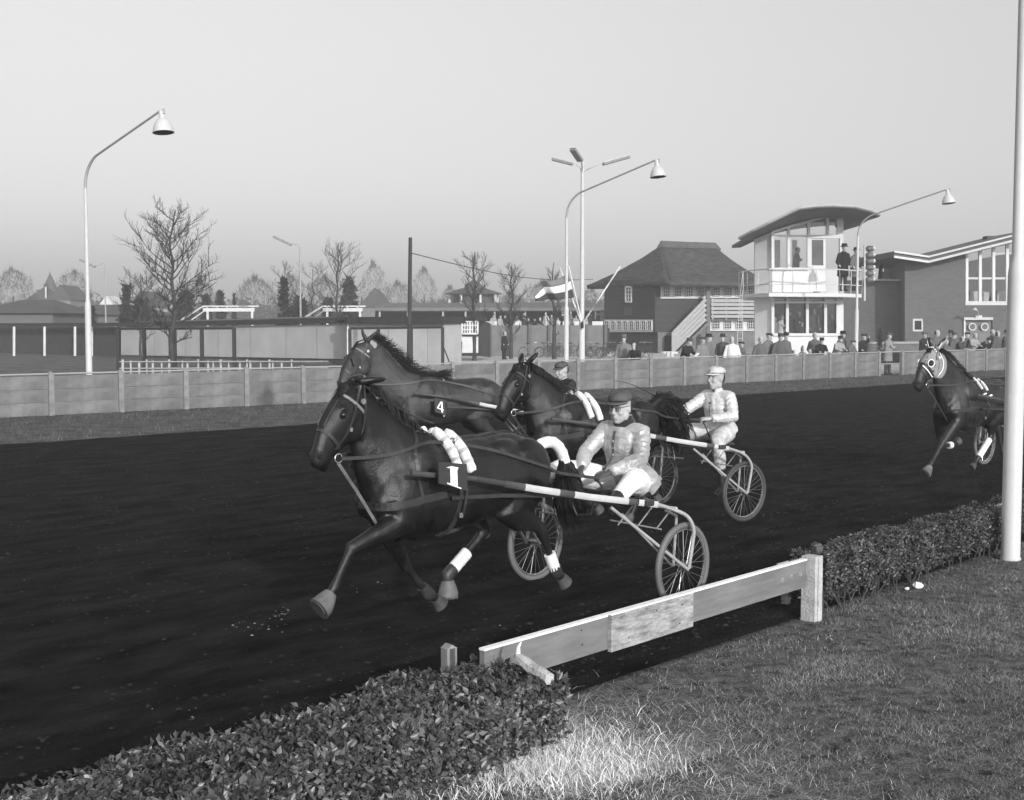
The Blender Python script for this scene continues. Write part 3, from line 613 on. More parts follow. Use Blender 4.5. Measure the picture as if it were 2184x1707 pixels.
# gabled outbuilding panel with a window (right of the shed)
an = thing('shed_annex', 'small white-walled annex with a many-paned window beside the shed', 'shed', sp(1003, 760, 76) * Vector((1, 1, 0)))
obj('lower_wall', MB().prism([sp(986, 718, 76), sp(1020, 718, 76), sp(1020, 753, 76), sp(986, 753, 76)], (0, .3, 0)), m_white, an, world=True)
obj('sill', MB().prism([sp(985, 713, 75.9), sp(1022, 713, 75.9), sp(1022, 717.6, 75.9), sp(985, 717.6, 75.9)], (0, .4, 0)), m_fascia, an, world=True)
obj('base_board', MB().prism([sp(985, 753.3, 75.9), sp(1022, 753.3, 75.9), sp(1022, 760, 75.9), sp(985, 760, 75.9)], (0, .4, 0)), m_fascia, an, world=True)
obj('side_wall', MB().prism([sp(1020.5, 680, 76), sp(1046, 690, 79), sp(1046, 763, 79), sp(1020.5, 759, 76)], (0, .3, 0)), M('dark_timber', .05, .9, .2, 4), an, world=True)
obj('roof_edge', MB().prism([sp(985, 676, 75.8), sp(1035, 677, 75.8), sp(1035, 684.5, 75.8), sp(985, 684.5, 75.8)], (0, 4, 0)), m_fascia, an, world=True)
m_glass = M('window_glass', .035, .12, .2, 2, spec=.8); m_gdim = M('dim_glass', .07, .2, .3, 2, spec=.7)
def window(parent, P, nx, ny, bar=.035, fr=.07, name='window', gm=None, out=None, depth=.08, heavy=None):
    """P: four world corners (top-left, top-right, bottom-right, bottom-left); frame, bars and one glass sheet"""
    TL, TR, BR, BL = [Vector(p) for p in P]; n = (TR - TL).cross(BL - TL).normalized()
    if n.y > 0: n = -n
    def pt(a, b): return TL.lerp(TR, a).lerp(BL.lerp(BR, a), b)
    mb = MB()
    for a, b in (((0, 0), (1, 0)), ((0, 1), (1, 1)), ((0, 0), (0, 1)), ((1, 0), (1, 1))): mb.beam(pt(*a) + n * .03, pt(*b) + n * .03, fr, depth, up=n)
    for i in range(1, nx):
        wd = bar if not heavy or i % heavy else fr * 1.3
        mb.beam(pt(i / nx, 0) + n * .032, pt(i / nx, 1) + n * .032, wd, depth * .7, up=n)
    for j in range(1, ny): mb.beam(pt(0, j / ny) + n * .034, pt(1, j / ny) + n * .034, bar, depth * .5, up=n)
    w = obj(name, mb, m_white, parent, world=True); obj('pane', MB().add([pt(0, 0), pt(1, 0), pt(1, 1), pt(0, 1)], [(0, 1, 2, 3)]), gm or m_glass, w, world=True, nofix=True); return w
window(an, (sp(986, 685.5, 75.9), sp(1019, 685.5, 75.9), sp(1019, 712, 75.9), sp(986, 712, 75.9)), 6, 3, .07, .1, heavy=3)
# dark steel goal frames in front of the shed
m_steel = M('dark_steel', .028, .7, .2, 5)
def frame(us, vt_, vb_, Y, label):
    t = px_thing('steel_frame', label, 'frame', us[len(us) // 2], vb_, Y)
    for k, u in enumerate(us): a = sp(u, vt_[k], Y + 2 * (1 - k / len(us))); obj('post', MB().box((a.x, a.y, a.z / 2), (.13, .13, a.z)), m_steel, t, world=True)
    obj('crossbar', MB().beam(sp(us[0], vt_[0], Y + 2), sp(us[-1], vt_[-1], Y + 2 / len(us)), .08, .09), m_steel, t, world=True)
    return t
frame((251, 307, 372, 430, 499), (702, 702, 701, 701, 700.5), 800, 47, 'dark steel post frame in front of the shed at left')
t = frame((746, 807, 877, 944), (701, 700, 699, 698.5), 784, 50, 'dark steel post frame before the block with the wooden pole')
obj('brace', MB().beam(sp(944, 735, 50.5), sp(962, 783, 50.5), .05, .05), m_steel, t, world=True)
m_slat2 = tone('weathered_white', .42)
# white picket rails
t = px_thing('white_picket_rail', 'low white post rail between the shed and the concrete fence', 'fence', 500, 785, 44)
for k, u in enumerate((262, 279, 297, 313, 326, 345, 361, 389, 400, 423, 444, 455, 471, 488, 512, 527, 534, 556, 575, 582, 601, 622)):
    Y = 40 + 6 * (u - 250) / 400; zt_ = zat(767 + (k % 3) * 2.5, Y); a = sp(u, 780, Y); obj('picket', MB().box((a.x, Y, zt_ / 2), (.045 if k % 2 else .065, .04, zt_)), m_slat2, t, world=True)
for v, dv in ((772, 0), (786, 0)): obj('rail', MB().cyl(sp(255, v, 40.1), sp(700, v - 1, 46.8), .022, 6), m_pipe, t, world=True)
# white glazed canopies over the shed roof
for (u0, lb) in ((400, 'white slatted canopy frame above the shed roof, left one'), (655, 'white slatted canopy frame above the shed roof by the tube lamp')):
    t = px_thing('canopy_frame', lb, 'canopy', u0 + 60, 700, 92, 'white canopy frames beyond the shed'); Y = 92
    obj('front_board', MB().beam(sp(u0 + 33, 661, Y), sp(u0 + 143 if u0 < 500 else u0 + 118, 661, Y), .1, .26), m_white, t, world=True)
    obj('top_bar', MB().beam(sp(u0 + 33, 653.5, Y + 4), sp(u0 + 152 if u0 < 500 else u0 + 125, 653.5, Y + 4), .1, .1), m_white, t, world=True)
    obj('slope_bar', MB().beam(sp(u0 + 33, 653.5, Y + 4), sp(u0 - 14, 683, Y + 1), .1, .1), m_white, t, world=True)
    obj('slope_bar', MB().beam(sp(u0 + 43, 658, Y + 2), sp(u0 + 8, 683, Y + 1), .07, .07), m_white, t, world=True)
    for du in (36, 58, 80, 102): obj('slat', MB().beam(sp(u0 + du + 10, 653.5, Y + 4), sp(u0 + du, 660, Y), .06, .06), m_white, t, world=True)
    for du in (43, 138 if u0 < 500 else 113): a = sp(u0 + du, 664, Y); obj('leg', MB().box((a.x, Y, a.z / 2), (.15, .15, a.z)), m_white, t, world=True)
# ================================================================ thatched house
m_thatch = M('thatch', .060, .97, .3, 1.6, .9, 9, c2=.105, stretch=(1, 1, 3, 0), spec=.05); m_tcap = M('thatch_ridge', .085, .95, .3, 2, .6, 20)
m_board = M('dark_boarding', .050, .9, .25, 1.5, .5, 12, stretch=(.3, .3, 6, 0), c2=.07); m_brickl = M('brick_pale', .15, .9, .2, 6, .4, 30, c2=.2)
m_slat = M('grey_slat', .36, .8, .1, 4)
TH = thing('thatched_house', 'big thatched two-storey house with outside stair and balcony', 'house', sp(1440, 752, 98) * Vector((1, 1, 0)))
YC, YLf, YRt = 95., 101., 98.5
yf = planeY(1397, YC, 1612, YRt); yl = planeY(1289, YLf, 1397, YC)
def face(mb, u0, v0, u1, v1, fn, off=0., th=.15, v0b=None, v1b=None):
    P = [sp(u0, v0, fn(u0) - off), sp(u1, v0 if v0b is None else v0b, fn(u1) - off), sp(u1, v1 if v1b is None else v1b, fn(u1) - off), sp(u0, v1, fn(u0) - off)]
    return mb.prism(P, (0, th, 0))
for u0, u1 in ((1289, 1316), (1316, 1343), (1343, 1370), (1370, 1397)): pass
nb = 22
for k in range(nb):   # dark boards of the two visible walls, lapped
    v0 = 598 + (709 - 598) * k / nb; v1 = 598 + (709 - 598) * (k + 1) / nb
    obj('board', face(MB(), 1289, v0, 1396.7, v1, yl, .04 * (k % 2), .15), m_board, TH, world=True)
    obj('board', face(MB(), 1397.3, v0, 1509 if v0 < 640 else max(1436, 1509 - (v0 - 637) * 1.0), v1, yf, .04 * (k % 2), .15), m_board, TH, world=True)
obj('wall', face(MB(), 1500, 600, 1640, 640, yf, -.1, .2), m_brickl, TH, world=True)
obj('wall', face(MB(), 1436, 636, 1640, 762, lambda u: yf(u) + .3, 0, .2), m_brickl, TH, world=True)
obj('ground_floor_wall', face(MB(), 1296, 708, 1403, 760, lambda u: (yl(u) if u < 1397 else YC) + .9, 0, .2), M('ground_wall', .085, .9, .2, 4), TH, world=True)
obj('wall', face(MB(), 1403, 709.5, 1434, 757, yf, 0, .2), m_brickl, TH, world=True)
obj('stair_opening', face(MB(), 1417, 716, 1433, 752, yf, .03, .02), m_fascia, TH, world=True)
def wrow(u0, v0, u1, v1, n, fn, off, nx=3, ny=3, parent=TH, wide=.42):
    obj('window_board', face(MB(), u0, v0, u1, v1, fn, off, .05), m_white, parent, world=True); d = (u1 - u0) / n
    for k in range(n):
        a = u0 + d * (k + wide / 2); b = u0 + d * (k + 1 - wide / 2); P = [sp(a, v0 + 3.5, fn(a) - off - .07), sp(b, v0 + 3.5, fn(b) - off - .07), sp(b, v1 - 4.5, fn(b) - off - .07), sp(a, v1 - 4.5, fn(a) - off - .07)]
        window(parent, P, nx, ny, .035, .04)
wrow(1409, 609, 1506, 637, 4, yf, .1); wrow(1515, 610, 1640, 636, 5, yf, .1)
wrow(1288.5, 682, 1393, 708.7, 8, yl, .12, 2, 3, wide=.34); wrow(1514, 681, 1640, 706, 5, yf, -.1)
window(TH, [sp(1335, 612, yl(1335) - .1), sp(1347, 612, yl(1347) - .1), sp(1347, 644, yl(1347) - .1), sp(1335, 644, yl(1335) - .1)], 2, 4, .06, .13)
obj('notice_board', face(MB(), 1331, 655, 1348, 673, yl, .08, .05), tone('notice', .09), TH, world=True)
obj('balcony_post', MB().beam(sp(1510, 606, 95.5), sp(1510, 752, 95.5), .3, .3), m_brickl, TH, world=True)
for k in range(5): obj('slat', face(MB(), 1517, 638.5 + k * 8.4, 1640, 644.6 + k * 8.4, yf, 1.1, .06), m_slat, TH, world=True)
for u in (1520, 1549, 1580, 1610): obj('slat_post', MB().beam(sp(u, 637, yf(u) - 1.0), sp(u, 682, yf(u) - 1.0), .1, .1), m_slat, TH, world=True)
for k in range(5):   # the slatted stair rail
    a0, a1 = 709 + k * 9.6, 639 + k * 10.4; obj('stair_slat', MB().beam(sp(1437, a0, 94.2), sp(1505, a1, 94.6), .07, .24), m_slat, TH, world=True)
obj('stair_post', MB().beam(sp(1436, 708, 94.1), sp(1436, 752, 94.1), .26, .26), m_slat, TH, world=True)
obj('stair_string', MB().beam(sp(1440, 756, 94.8), sp(1508, 688, 95.2), .9, .2), m_brickl, TH, world=True)
# roof: hipped thatch with thick rounded edge
EL, EF, ER = sp(1251, 609.5, 103.5), sp(1428, 602, 92.5), sp(1650, 606, 97.0); RL, RR = sp(1410, 524, 100.5), sp(1526, 528, 103.5)
EB = EL + (ER - EF); mb = MB()
def patch3(A, B, C, D, n=14, m=14):
    o = len(mb.v)
    for j in range(m + 1):
        for i in range(n + 1):
            p = A.lerp(B, i / n).lerp(D.lerp(C, i / n), j / m); t_ = j / m; p = p + Vector((0, 0, -.22 * math.sin(PI * t_))) + Vector((0, 0, .05 * noise.noise(p * .9))); mb.v.append(tuple(p))
    for j in range(m):
        for i in range(n): a = o + j * (n + 1) + i; mb.f.append((a, a + 1, a + n + 2, a + n + 1)); mb.m.append(0)
patch3(EL, EF, RL, RL); patch3(EF, ER, RR, RL); patch3(ER, EB, RR, RR); patch3(EB, EL, RL, RR)
rf = obj('roof', mb, m_thatch, TH, world=True, sm=60); s_ = rf.modifiers.new('thick', 'SOLIDIFY'); s_.thickness = .32; s_.offset = -1
mb = MB(); mb.loft([RL + Vector((-.25, 0, -.25)), RL + Vector((.1, 0, .0)), RL.lerp(RR, .5) + Vector((0, 0, -.02)), RR + Vector((0, 0, .0)), RR + Vector((.4, 0, -.25))], [(.15, .12), (.42, .2), (.42, .2), (.42, .2), (.15, .12)], n=10)
obj('ridge_cap', mb, m_tcap, rf, world=True, sm=50)
t = px_thing('low_barrier', 'small white T-shaped barrier in front of the thatched house stair', 'barrier', 1430, 768, 76)
obj('bar', MB().beam(sp(1409, 752.5, 76), sp(1446, 752.5, 76), .1, .14), m_white, t, world=True)
for u in (1425.5, 1434): a = sp(u, 751, 75.9); obj('post', MB().box((a.x, a.y, a.z / 2), (.16, .12, a.z)), m_white, t, world=True)
# ================================================================ white judges tower
m_tw = M('tower_render', .60, .8, .06, 1.2, .1, 30); m_soff = M('roof_soffit', .16, .9, .15, 1.5); m_rtop = tone('roof_metal', .4, .6)
TW = thing('judges_tower', 'white glazed two-storey judges tower under a curved overhanging roof', 'tower', sp(1700, 792, 58) * Vector((1, 1, 0)))
Yt = 58.
tf_a = planeY(1648, Yt, 1794, Yt + 1.2); tf_b = planeY(1611, Yt + .7, 1648, Yt)
def tf(u): return tf_a(u) if u > 1648 else tf_b(u)
def ybk(u): return Yt + 6
obj('left_wall', MB().prism([sp(1610, 511, tf(1610)), sp(1647, 495, Yt), sp(1647, 800, Yt), sp(1610, 798, tf(1610))], (.0, .2, 0)), m_tw, TW, world=True)
obj('spandrel', face(MB(), 1647, 574, 1734, 624, tf, 0, .15), m_tw, TW, world=True)
obj('lower_spandrel', face(MB(), 1647, 714, 1794, 800, tf, 0, .15), m_tw, TW, world=True)
obj('floor_slab', MB().prism([sp(1610, 626, tf(1610) + .1), sp(1794, 626, tf(1794) + .1), sp(1794, 626, tf(1794) + .1) + Vector((0, 4.2, 0)), sp(1610, 626, tf(1610) + .1) + Vector((0, 3, 0))], (0, 0, -.28)), m_tw, TW, world=True)
obj('ground_floor_slab', MB().prism([sp(1612, 735, tf(1610) + .2), sp(1794, 735, tf(1794) + .2), sp(1794, 735, tf(1794)) + Vector((0, 4.2, 0)), sp(1612, 735, tf(1610)) + Vector((0, 3, 0))], (0, 0, -.2)), m_tw, TW, world=True)
bkU = sp(1612, 500, 62); obj('back_wall', MB().prism([sp(1610, 626, 62.3), sp(1640, 626, 62.3), sp(1640, 485, 62.3), sp(1610, 500, 62.3)], (0, .15, 0)), m_tw, TW, world=True)
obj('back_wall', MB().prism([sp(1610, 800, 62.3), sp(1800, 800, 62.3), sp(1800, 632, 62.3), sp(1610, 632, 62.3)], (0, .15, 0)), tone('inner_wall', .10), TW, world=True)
obj('back_wall', MB().prism([sp(1640, 626, 62.3), sp(1800, 626, 62.3), sp(1800, 575, 62.3), sp(1640, 575, 62.3)], (0, .15, 0)), m_tw, TW, world=True)
m_pale = M('pale_curtain', .62, .8, .2, 3, stretch=(8, 8, .2, 0))
for (u0, u1) in ((1652, 1664), (1690, 1700), (1728, 1756)): obj('curtain', face(MB(), u0, 512, u1, 574, lambda u: 61.8, 0, .04), m_pale, TW, world=True)
gl_t = glass('clear_glass', .80, .03)
def glaz(us, vt_, vb_, tr, name='window_band'):
    mb = MB()
    for k, u in enumerate(us): mb.beam(sp(u, vt_(u) + 1, tf(u) - .05), sp(u, vb_, tf(u) - .05), .13 if k < len(us) - 1 else .1, .13)
    mb.beam(sp(us[0], vb_, tf(us[0]) - .05), sp(us[-1], vb_, tf(us[-1]) - .05), .12, .12); mb.beam(sp(us[0], vt_(us[0]) + .5, tf(us[0]) - .05), sp(us[-1], vt_(us[-1]) + .5, tf(us[-1]) - .05), .12, .1) if name == 'x' else None
    for a, b in zip(us, us[1:]): mb.beam(sp(a, tr, tf(a) - .05), sp(b, tr, tf(b) - .05), .1, .1); mb.beam(sp(a, vt_(a) + 1, tf(a) - .05), sp(b, vt_(b) + 1, tf(b) - .05), .1, .1)
    w = obj(name, mb, m_tw, TW, world=True)
    for a, b in zip(us, us[1:]): obj('pane', MB().add([sp(a, vt_(a), tf(a)), sp(b, vt_(b), tf(b)), sp(b, vb_, tf(b)), sp(a, vb_, tf(a))], [(0, 1, 2, 3)]), gl_t, w, world=True, nofix=True)
def vtop(u): return 494 - 33 * min(1, (u - 1648) / 117) ** .9 if u < 1765 else 461 + (u - 1765) * .08
glaz((1648, 1682, 1724.5), vtop, 574, 503.5); glaz((1724.5, 1764.8, 1788, 1794), vtop, 506, 503.4)
glaz((1648, 1679, 1721.6, 1760.4, 1786.4, 1792), lambda u: 631, 714, 645, 'window_band')
for k, (u0, u1) in enumerate(((1727, 1761), )): 
    d = obj('door', face(MB(), u0, 507, u1, 622, tf, .02, .08), m_tw, TW, world=True); obj('pane', face(MB(), u0 + 5, 512, u1 - 5, 566, tf, .05, .02), m_gdim, d, world=True)
obj('side_post', MB().beam(sp(1794, 464, tf(1794)), sp(1794, 800, tf(1794)), .18, .18), m_tw, TW, world=True)
obj('side_wall', MB().prism([sp(1794.5, 640, tf(1794) + .2), sp(1794.5, 640, tf(1794) + .2) + Vector((.1, 3, 0)), sp(1794.5, 800, tf(1794) + .2) + Vector((.1, 3, 0)), sp(1794.5, 800, tf(1794) + .2)], (.08, 0, 0)), m_tw, TW, world=True)
# balcony
bal = MB(); B0, B1 = (1593, 60.5), (1838, 57.2); front = [(1593, 58.4), (1640, 56.4), (1790, 57.0), (1838, 58.6)]
P = [sp(u, 626.5, Y) for u, Y in front]; zb = sum(p.z for p in P) / 4; P = [Vector((p.x, p.y, zb)) for p in P]; Q = [Vector((P[3].x, 60.5, zb)), Vector((P[0].x, 60.5, zb))]
obj('balcony_slab', MB().prism(P + Q, (0, 0, -.16)), m_tw, TW, world=True)
rl = MB(); top = [p + Vector((0, 0, 1.08)) for p in P]; path = [Q[1] + Vector((0, 0, 1.08))] + top + [Q[0] + Vector((0, 0, 1.08))]
rl.tube(path, .03, 6); rl.tube([p - Vector((0, 0, .68)) for p in path], .022, 6)
for a, b in zip(path, path[1:]):
    n_ = max(1, int((b - a).length / 1.0))
    for i in range(n_ + 1): q = a.lerp(b, i / n_); rl.tube([q, q - Vector((0, .06, .4)), q - Vector((0, .08, .7)), q - Vector((0, 0, 1.08))], .02, 5)
obj('balcony_rail', rl, m_lamp, TW, world=True)
# curved roof
Fp = [(1575.6, 509, 57), (1608, 492, 56), (1640, 476, 55.5), (1704, 445, 55), (1742, 440.5, 55), (1780, 439.5, 55), (1823.7, 442, 55.5), (1855.8, 450, 56.5), (1876, 459.5, 58)]
Wp = [(1592, 509, 60.5), (1612, 508, 60.2), (1648, 491, 59), (1690, 476, 59), (1722, 468, 59), (1765, 461.5, 59), (1796, 466, 60), (1806, 481, 63), (1850, 468, 63)]
Fq = [sp(*p) for p in Fp]; Wq = [sp(*p) for p in Wp]; Bq_ = [w + Vector((0, 4.0 if i < 6 else 1.5, -.15)) for i, w in enumerate(Wq)]
mb = MB(); n = len(Fq)
for L in (Fq, Wq, Bq_): mb.v += [tuple(p) for p in L]
for r_ in (0, 1):
    for i in range(n - 1): mb.f.append((r_ * n + i, r_ * n + i + 1, (r_ + 1) * n + i + 1, (r_ + 1) * n + i)); mb.m.append(0)
rf = obj('roof', mb, m_soff, TW, world=True, nofix=True); s_ = rf.modifiers.new('thick', 'SOLIDIFY'); s_.thickness = .14; s_.offset = 0
mb = MB(); mb.tube([p + Vector((0, -.03, .02)) for p in Fq], .06, 6); obj('roof_edge', mb, m_rtop, rf, world=True)
# stack of six signal lamps on the balcony corner
sg = thing('signal_lamps', 'stack of six signal lamps on a post at the balcony corner', 'signal', (P[3].x + .35, P[3].y - .05, 0))
a = sp(1844, 530, P[3].y - .05); b = sp(1844, 642, P[3].y - .05); obj('post', MB().cyl(a + Vector((0, 0, .15)), b, .05, 8), m_lamp, sg, world=True)
for v in (531, 544.5, 558, 571, 584, 597):
    c = sp(1846, v, P[3].y - .05); h = obj('signal_lamp', MB().loft([c, c + Vector((.12, -.02, .0)), c + Vector((.30, -.04, .0)), c + Vector((.34, -.04, 0))], [.07, .15, .13, .12], n=12), tone('lamp_body', .12, .5), sg, world=True, sm=40)
    obj('lens', MB().ball(c + Vector((.36, -.05, .02)), .10, 10, 7), m_bell, h, world=True, sm=60)
# pole with a hanging cord and small ladder at the left
t = px_thing('access_ladder', 'thin pale ladder rising to the left end of the tower balcony', 'ladder', 1583, 790, 57)
obj('rail', MB().tube([sp(1572, 740, 57), sp(1577, 640, 57), sp(1585, 578, 57)], .014, 5).tube([sp(1584, 740, 57), sp(1583, 630, 57), sp(1586, 610, 57)], .014, 5), m_lamp, t, world=True)
for k in range(9): obj('rung', MB().cyl(sp(1572 + k * .8, 735 - k * 13, 57), sp(1584, 735 - k * 13, 57), .010, 5), m_lamp, t, world=True)
# ================================================================ brick hall
def brickmat(name, c, c2):
    m = M(name, c, .9, .06, .5, 0, c2=c2); n = m.node_tree; b = n.nodes['Principled BSDF']; tx = n.nodes.new('ShaderNodeTexBrick'); t_ = n.nodes.new('ShaderNodeTexCoord'); mp = n.nodes.new('ShaderNodeMapping')
    mp.inputs['Rotation'].default_value = (PI / 2, 0, 0); n.links.new(t_.outputs['Object'], mp.inputs[0]); n.links.new(mp.outputs[0], tx.inputs['Vector'])
    tx.inputs['Scale'].default_value = 1; tx.inputs['Brick Width'].default_value = .22; tx.inputs['Row Height'].default_value = .07; tx.inputs['Mortar Size'].default_value = .008
    tx.inputs['Color1'].default_value = (.88, .88, .88, 1); tx.inputs['Color2'].default_value = (1.1, 1.1, 1.1, 1); tx.inputs['Mortar'].default_value = (1.2, 1.2, 1.2, 1)
    mx = n.nodes.new('ShaderNodeVectorMath'); mx.operation = 'MULTIPLY'; src = b.inputs['Base Color'].links[0].from_socket
    n.links.new(src, mx.inputs[0]); n.links.new(tx.outputs['Color'], mx.inputs[1]); n.links.new(mx.outputs[0], b.inputs['Base Color'])
    bp = n.nodes.new('ShaderNodeBump'); bp.inputs['Strength'].default_value = .3; bp.inputs['Distance'].default_value = .006; bp.invert = True; n.links.new(tx.outputs['Fac'], bp.inputs['Height']); n.links.new(bp.outputs[0], b.inputs['Normal']); return m
m_brick = brickmat('grey_brick', .125, .14)
HB = thing('brick_hall', 'large brick hall with a butterfly roof and tall window at right', 'building', sp(2000, 750, 70) * Vector((1, 1, 0)))
Yb = 70.
hb = planeY(1930, Yb, 2180, Yb - 2)
def wallpoly(P, off=0., th=.3): return MB().prism([sp(u, v, hb(u) - off) for u, v in P], (0, th, 0))
zg = 800
# main wall built round its openings
obj('wall', wallpoly([(1930, 547), (1981, 552), (2059, 536), (2059, 680), (1969, 680), (1947, 680), (1930, 680)]), m_brick, HB, world=True)
obj('wall', wallpoly([(2059.2, 648), (2230, 648), (2230, 680), (2059.2, 680)]), m_brick, HB, world=True)
obj('wall', wallpoly([(1930, 680.2), (1947, 680.2), (1947, zg), (1930, zg)]), m_brick, HB, world=True)
obj('wall', wallpoly([(1969, 680.2), (2057, 680.2), (2057, zg), (1969, zg)]), m_brick, HB, world=True)
obj('wall', wallpoly([(1947.2, 707), (1968.8, 707), (1968.8, zg), (1947.2, zg)]), m_brick, HB, world=True)
obj('wall', wallpoly([(2117, 680.2), (2230, 680.2), (2230, zg), (2117, zg)]), m_brick, HB, world=True)
obj('wall', wallpoly([(2205, 500), (2230, 494), (2230, 647.8), (2205, 647.8)]), m_brick, HB, world=True)
obj('side_wall', MB().prism([sp(1930, 547, Yb), sp(1930, 547, Yb) + Vector((1.5, 9, 0)), sp(1930, zg, Yb) + Vector((1.5, 9, 0)), sp(1930, zg, Yb)], (.25, 0, 0)), m_brick, HB, world=True)
P = [sp(1907, 537, Yb - 1), sp(1981, 548, Yb - 1.2), sp(2240, 483, hb(2240) - 1)]; mb = MB()
for d, w_, o_ in ((.0, .10, 0), (-.28, .12, .0)):
    for a, b in zip(P, P[1:]): mb.beam(a + Vector((0, o_, d)), b + Vector((0, o_, d)), .14, w_)
obj('roof_trim', mb, m_white, HB, world=True)
mb = MB()
for a, b in zip(P, P[1:]): mb.prism([a + Vector((0, .05, .02)), b + Vector((0, .05, .02)), b + Vector((0, 9, .02)), a + Vector((0, 9, .02))], (0, 0, -.30))
obj('roof', mb, tone('hall_roof', .12), HB, world=True)
obj('chimney', MB().box(sp(2119, 508, 72) + Vector((0, 0, -.1)), (1.0, .7, .4)), tone('chimney_brick', .08), HB, world=True)
def bigp(u, v): return sp(u, v, hb(u) + .08)
W = MB(); us = (2061.5, 2090, 2118.6, 2147.8, 2176, 2204)
def bt(u): return 539.5 - (u - 2061) * .235
for u in us: W.beam(bigp(u, bt(u)), bigp(u, 646), .17, .15)
W.beam(bigp(2059, 647), bigp(2206, 647), .18, .22); W.beam(bigp(2061, bt(2061)), bigp(2204, bt(2204)), .14, .14); W.beam(bigp(2061, 594), bigp(2204, 594), .11, .11)
W.beam(bigp(2118, 542), bigp(2204, 539), .10, .10)
w = obj('tall_window', W, m_white, HB, world=True)
for a, b in zip(us, us[1:]): obj('pane', MB().add([sp(a, bt(a), hb(a) + .12), sp(b, bt(b), hb(b) + .12), sp(b, 646, hb(b) + .12), sp(a, 646, hb(a) + .12)], [(0, 1, 2, 3)]), gl_t, w, world=True, nofix=True)
obj('room_back_wall', MB().prism([sp(2055, 560, 75), sp(2240, 522, 74), sp(2240, 655, 74), sp(2055, 655, 75)], (0, .1, 0)), tone('room_wall', .14), HB, world=True)
obj('room_floor', MB().prism([sp(2055, 649, 69.6), sp(2240, 649, 68.6), sp(2240, 649, 68.6) + Vector((0, 6, 0)), sp(2055, 649, 69.6) + Vector((0, 6, 0))], (0, 0, -.2)), tone('room_floor', .1), HB, world=True)
for u in (2083, 2141): 
    tb = thing('cafe_table', 'white-clothed table behind the tall hall window, ' + ('left one' if u < 2100 else 'right one'), 'table', sp(u, 648, 70.4)); obj('tablecloth', MB().box((0, 0, .4), (1.1, .8, .6)), m_white, tb, bev=.05); obj('leg', MB().box((0, 0, .05), (.1, .1, .12)), m_iron, tb)
window(HB, [bigp(1948, 682), bigp(1968, 682), bigp(1968, 706), bigp(1948, 706)], 1, 1, fr=.13, gm=m_glass)
dm = tone('door_paint', .20, .6); d = obj('double_door', wallpoly([(2058, 682), (2086.8, 682), (2086.8, zg), (2058, zg)], -.1, .08).prism([sp(u, v, hb(u) + .1) for u, v in ((2087.3, 682), (2116, 682), (2116, zg), (2087.3, zg))], (0, .08, 0)), dm, HB, world=True)
for u in (2074, 2100):
    c = sp(u, 697.5, hb(u) + .04); obj('round_window', MB().torus(c, (0, 1, 0), .19, .035, 24, 6), m_white, d, world=True); obj('pane', MB().cyl(c, c + Vector((0, .03, 0)), .18, 20), m_glass, d, world=True)
mb = MB().beam(sp(2056, 680, hb(2056) - .06), sp(2118, 680, hb(2118) - .06), .2, .14); mb.beam(sp(2057, 680, hb(2057) - .03), sp(2057, 760, hb(2057) - .03), .1, .08); obj('door_frame', mb, m_white, HB, world=True)
wl = obj('wall_lamp', MB().tube([sp(2087, 675, Yb - 1.5), sp(2086, 664, Yb - 1.9), sp(2081, 660, Yb - 2.1)], .02, 5).cyl(sp(2079, 662, Yb - 2.1), sp(2080, 657, Yb - 2.1), .16, 12, .05), m_lamp, HB, world=True); obj('lamp_box', MB().box(sp(2087, 675.5, Yb - 1.4), (.35, .12, .12)), m_white, HB, world=True)
# lower wing
LW = thing('hall_wing', 'plain lower brick wing between the tower and the hall', 'building', sp(1860, 750, 73) * Vector((1, 1, 0)))
obj('wall', MB().prism([sp(1770, 598, 73.5), sp(1930.5, 599, 71.5), sp(1930.5, zg, 71.5), sp(1770, zg, 73.5)], (0, .3, 0)), m_brick, LW, world=True)
obj('coping', MB().beam(sp(1840, 597.5, 72.5), sp(1930, 598, 71.4), .4, .08), m_rtop, LW, world=True)
obj('roof_screen', MB().prism([sp(1878, 580, 76), sp(1929, 578, 76), sp(1929, 597, 76), sp(1878, 597, 76)], (0, .2, 0)), m_cream, LW, world=True)
obj('roof_pipe', MB().cyl(sp(1880, 560, 75), sp(1876, 597, 75), .12, 8), tone('pipe_dark', .06), LW, world=True)
t = thing('low_wall', 'low pale ledge wall along the foot of the brick wing', 'wall', sp(1890, 745, 69) * Vector((1, 1, 0)))
obj('wall_course', MB().beam(sp(1850, 740, 69.2), sp(1990, 739, 68), .5, .5), m_brickl, t, world=True); obj('wall_coping', MB().beam(sp(1850, 731.5, 69.2), sp(1990, 731, 68), .6, .12), m_slat, t, world=True)
# ================================================================ yard wall, long stand, pavilion
m_ywall = M('yard_wall', .17, .9, .15, 1.5, .3, 20, c2=.20)
yw = thing('yard_wall', 'grey panel wall behind the parked bicycles', 'wall', sp(1160, 761, 86) * Vector((1, 1, 0)))
us = [1046, 1088, 1130, 1172, 1214, 1252, 1292]
for a, b in zip(us, us[1:]): obj('panel', MB().prism([sp(a + .6, 694, 86), sp(b - .6, 694, 86), sp(b - .6, 761.5, 86), sp(a + .6, 761.5, 86)], (0, .15, 0)), m_ywall, yw, world=True)
for a in us: obj('post', MB().beam(sp(a, 692, 85.9), sp(a, 761.5, 85.9), .2, .2), tone('wall_post', .12), yw, world=True)
obj('dark_bay', MB().prism([sp(1262, 700, 92), sp(1300, 700, 92), sp(1300, 758, 92), sp(1262, 758, 92)], (0, .1, 0)), m_fascia, yw, world=True)
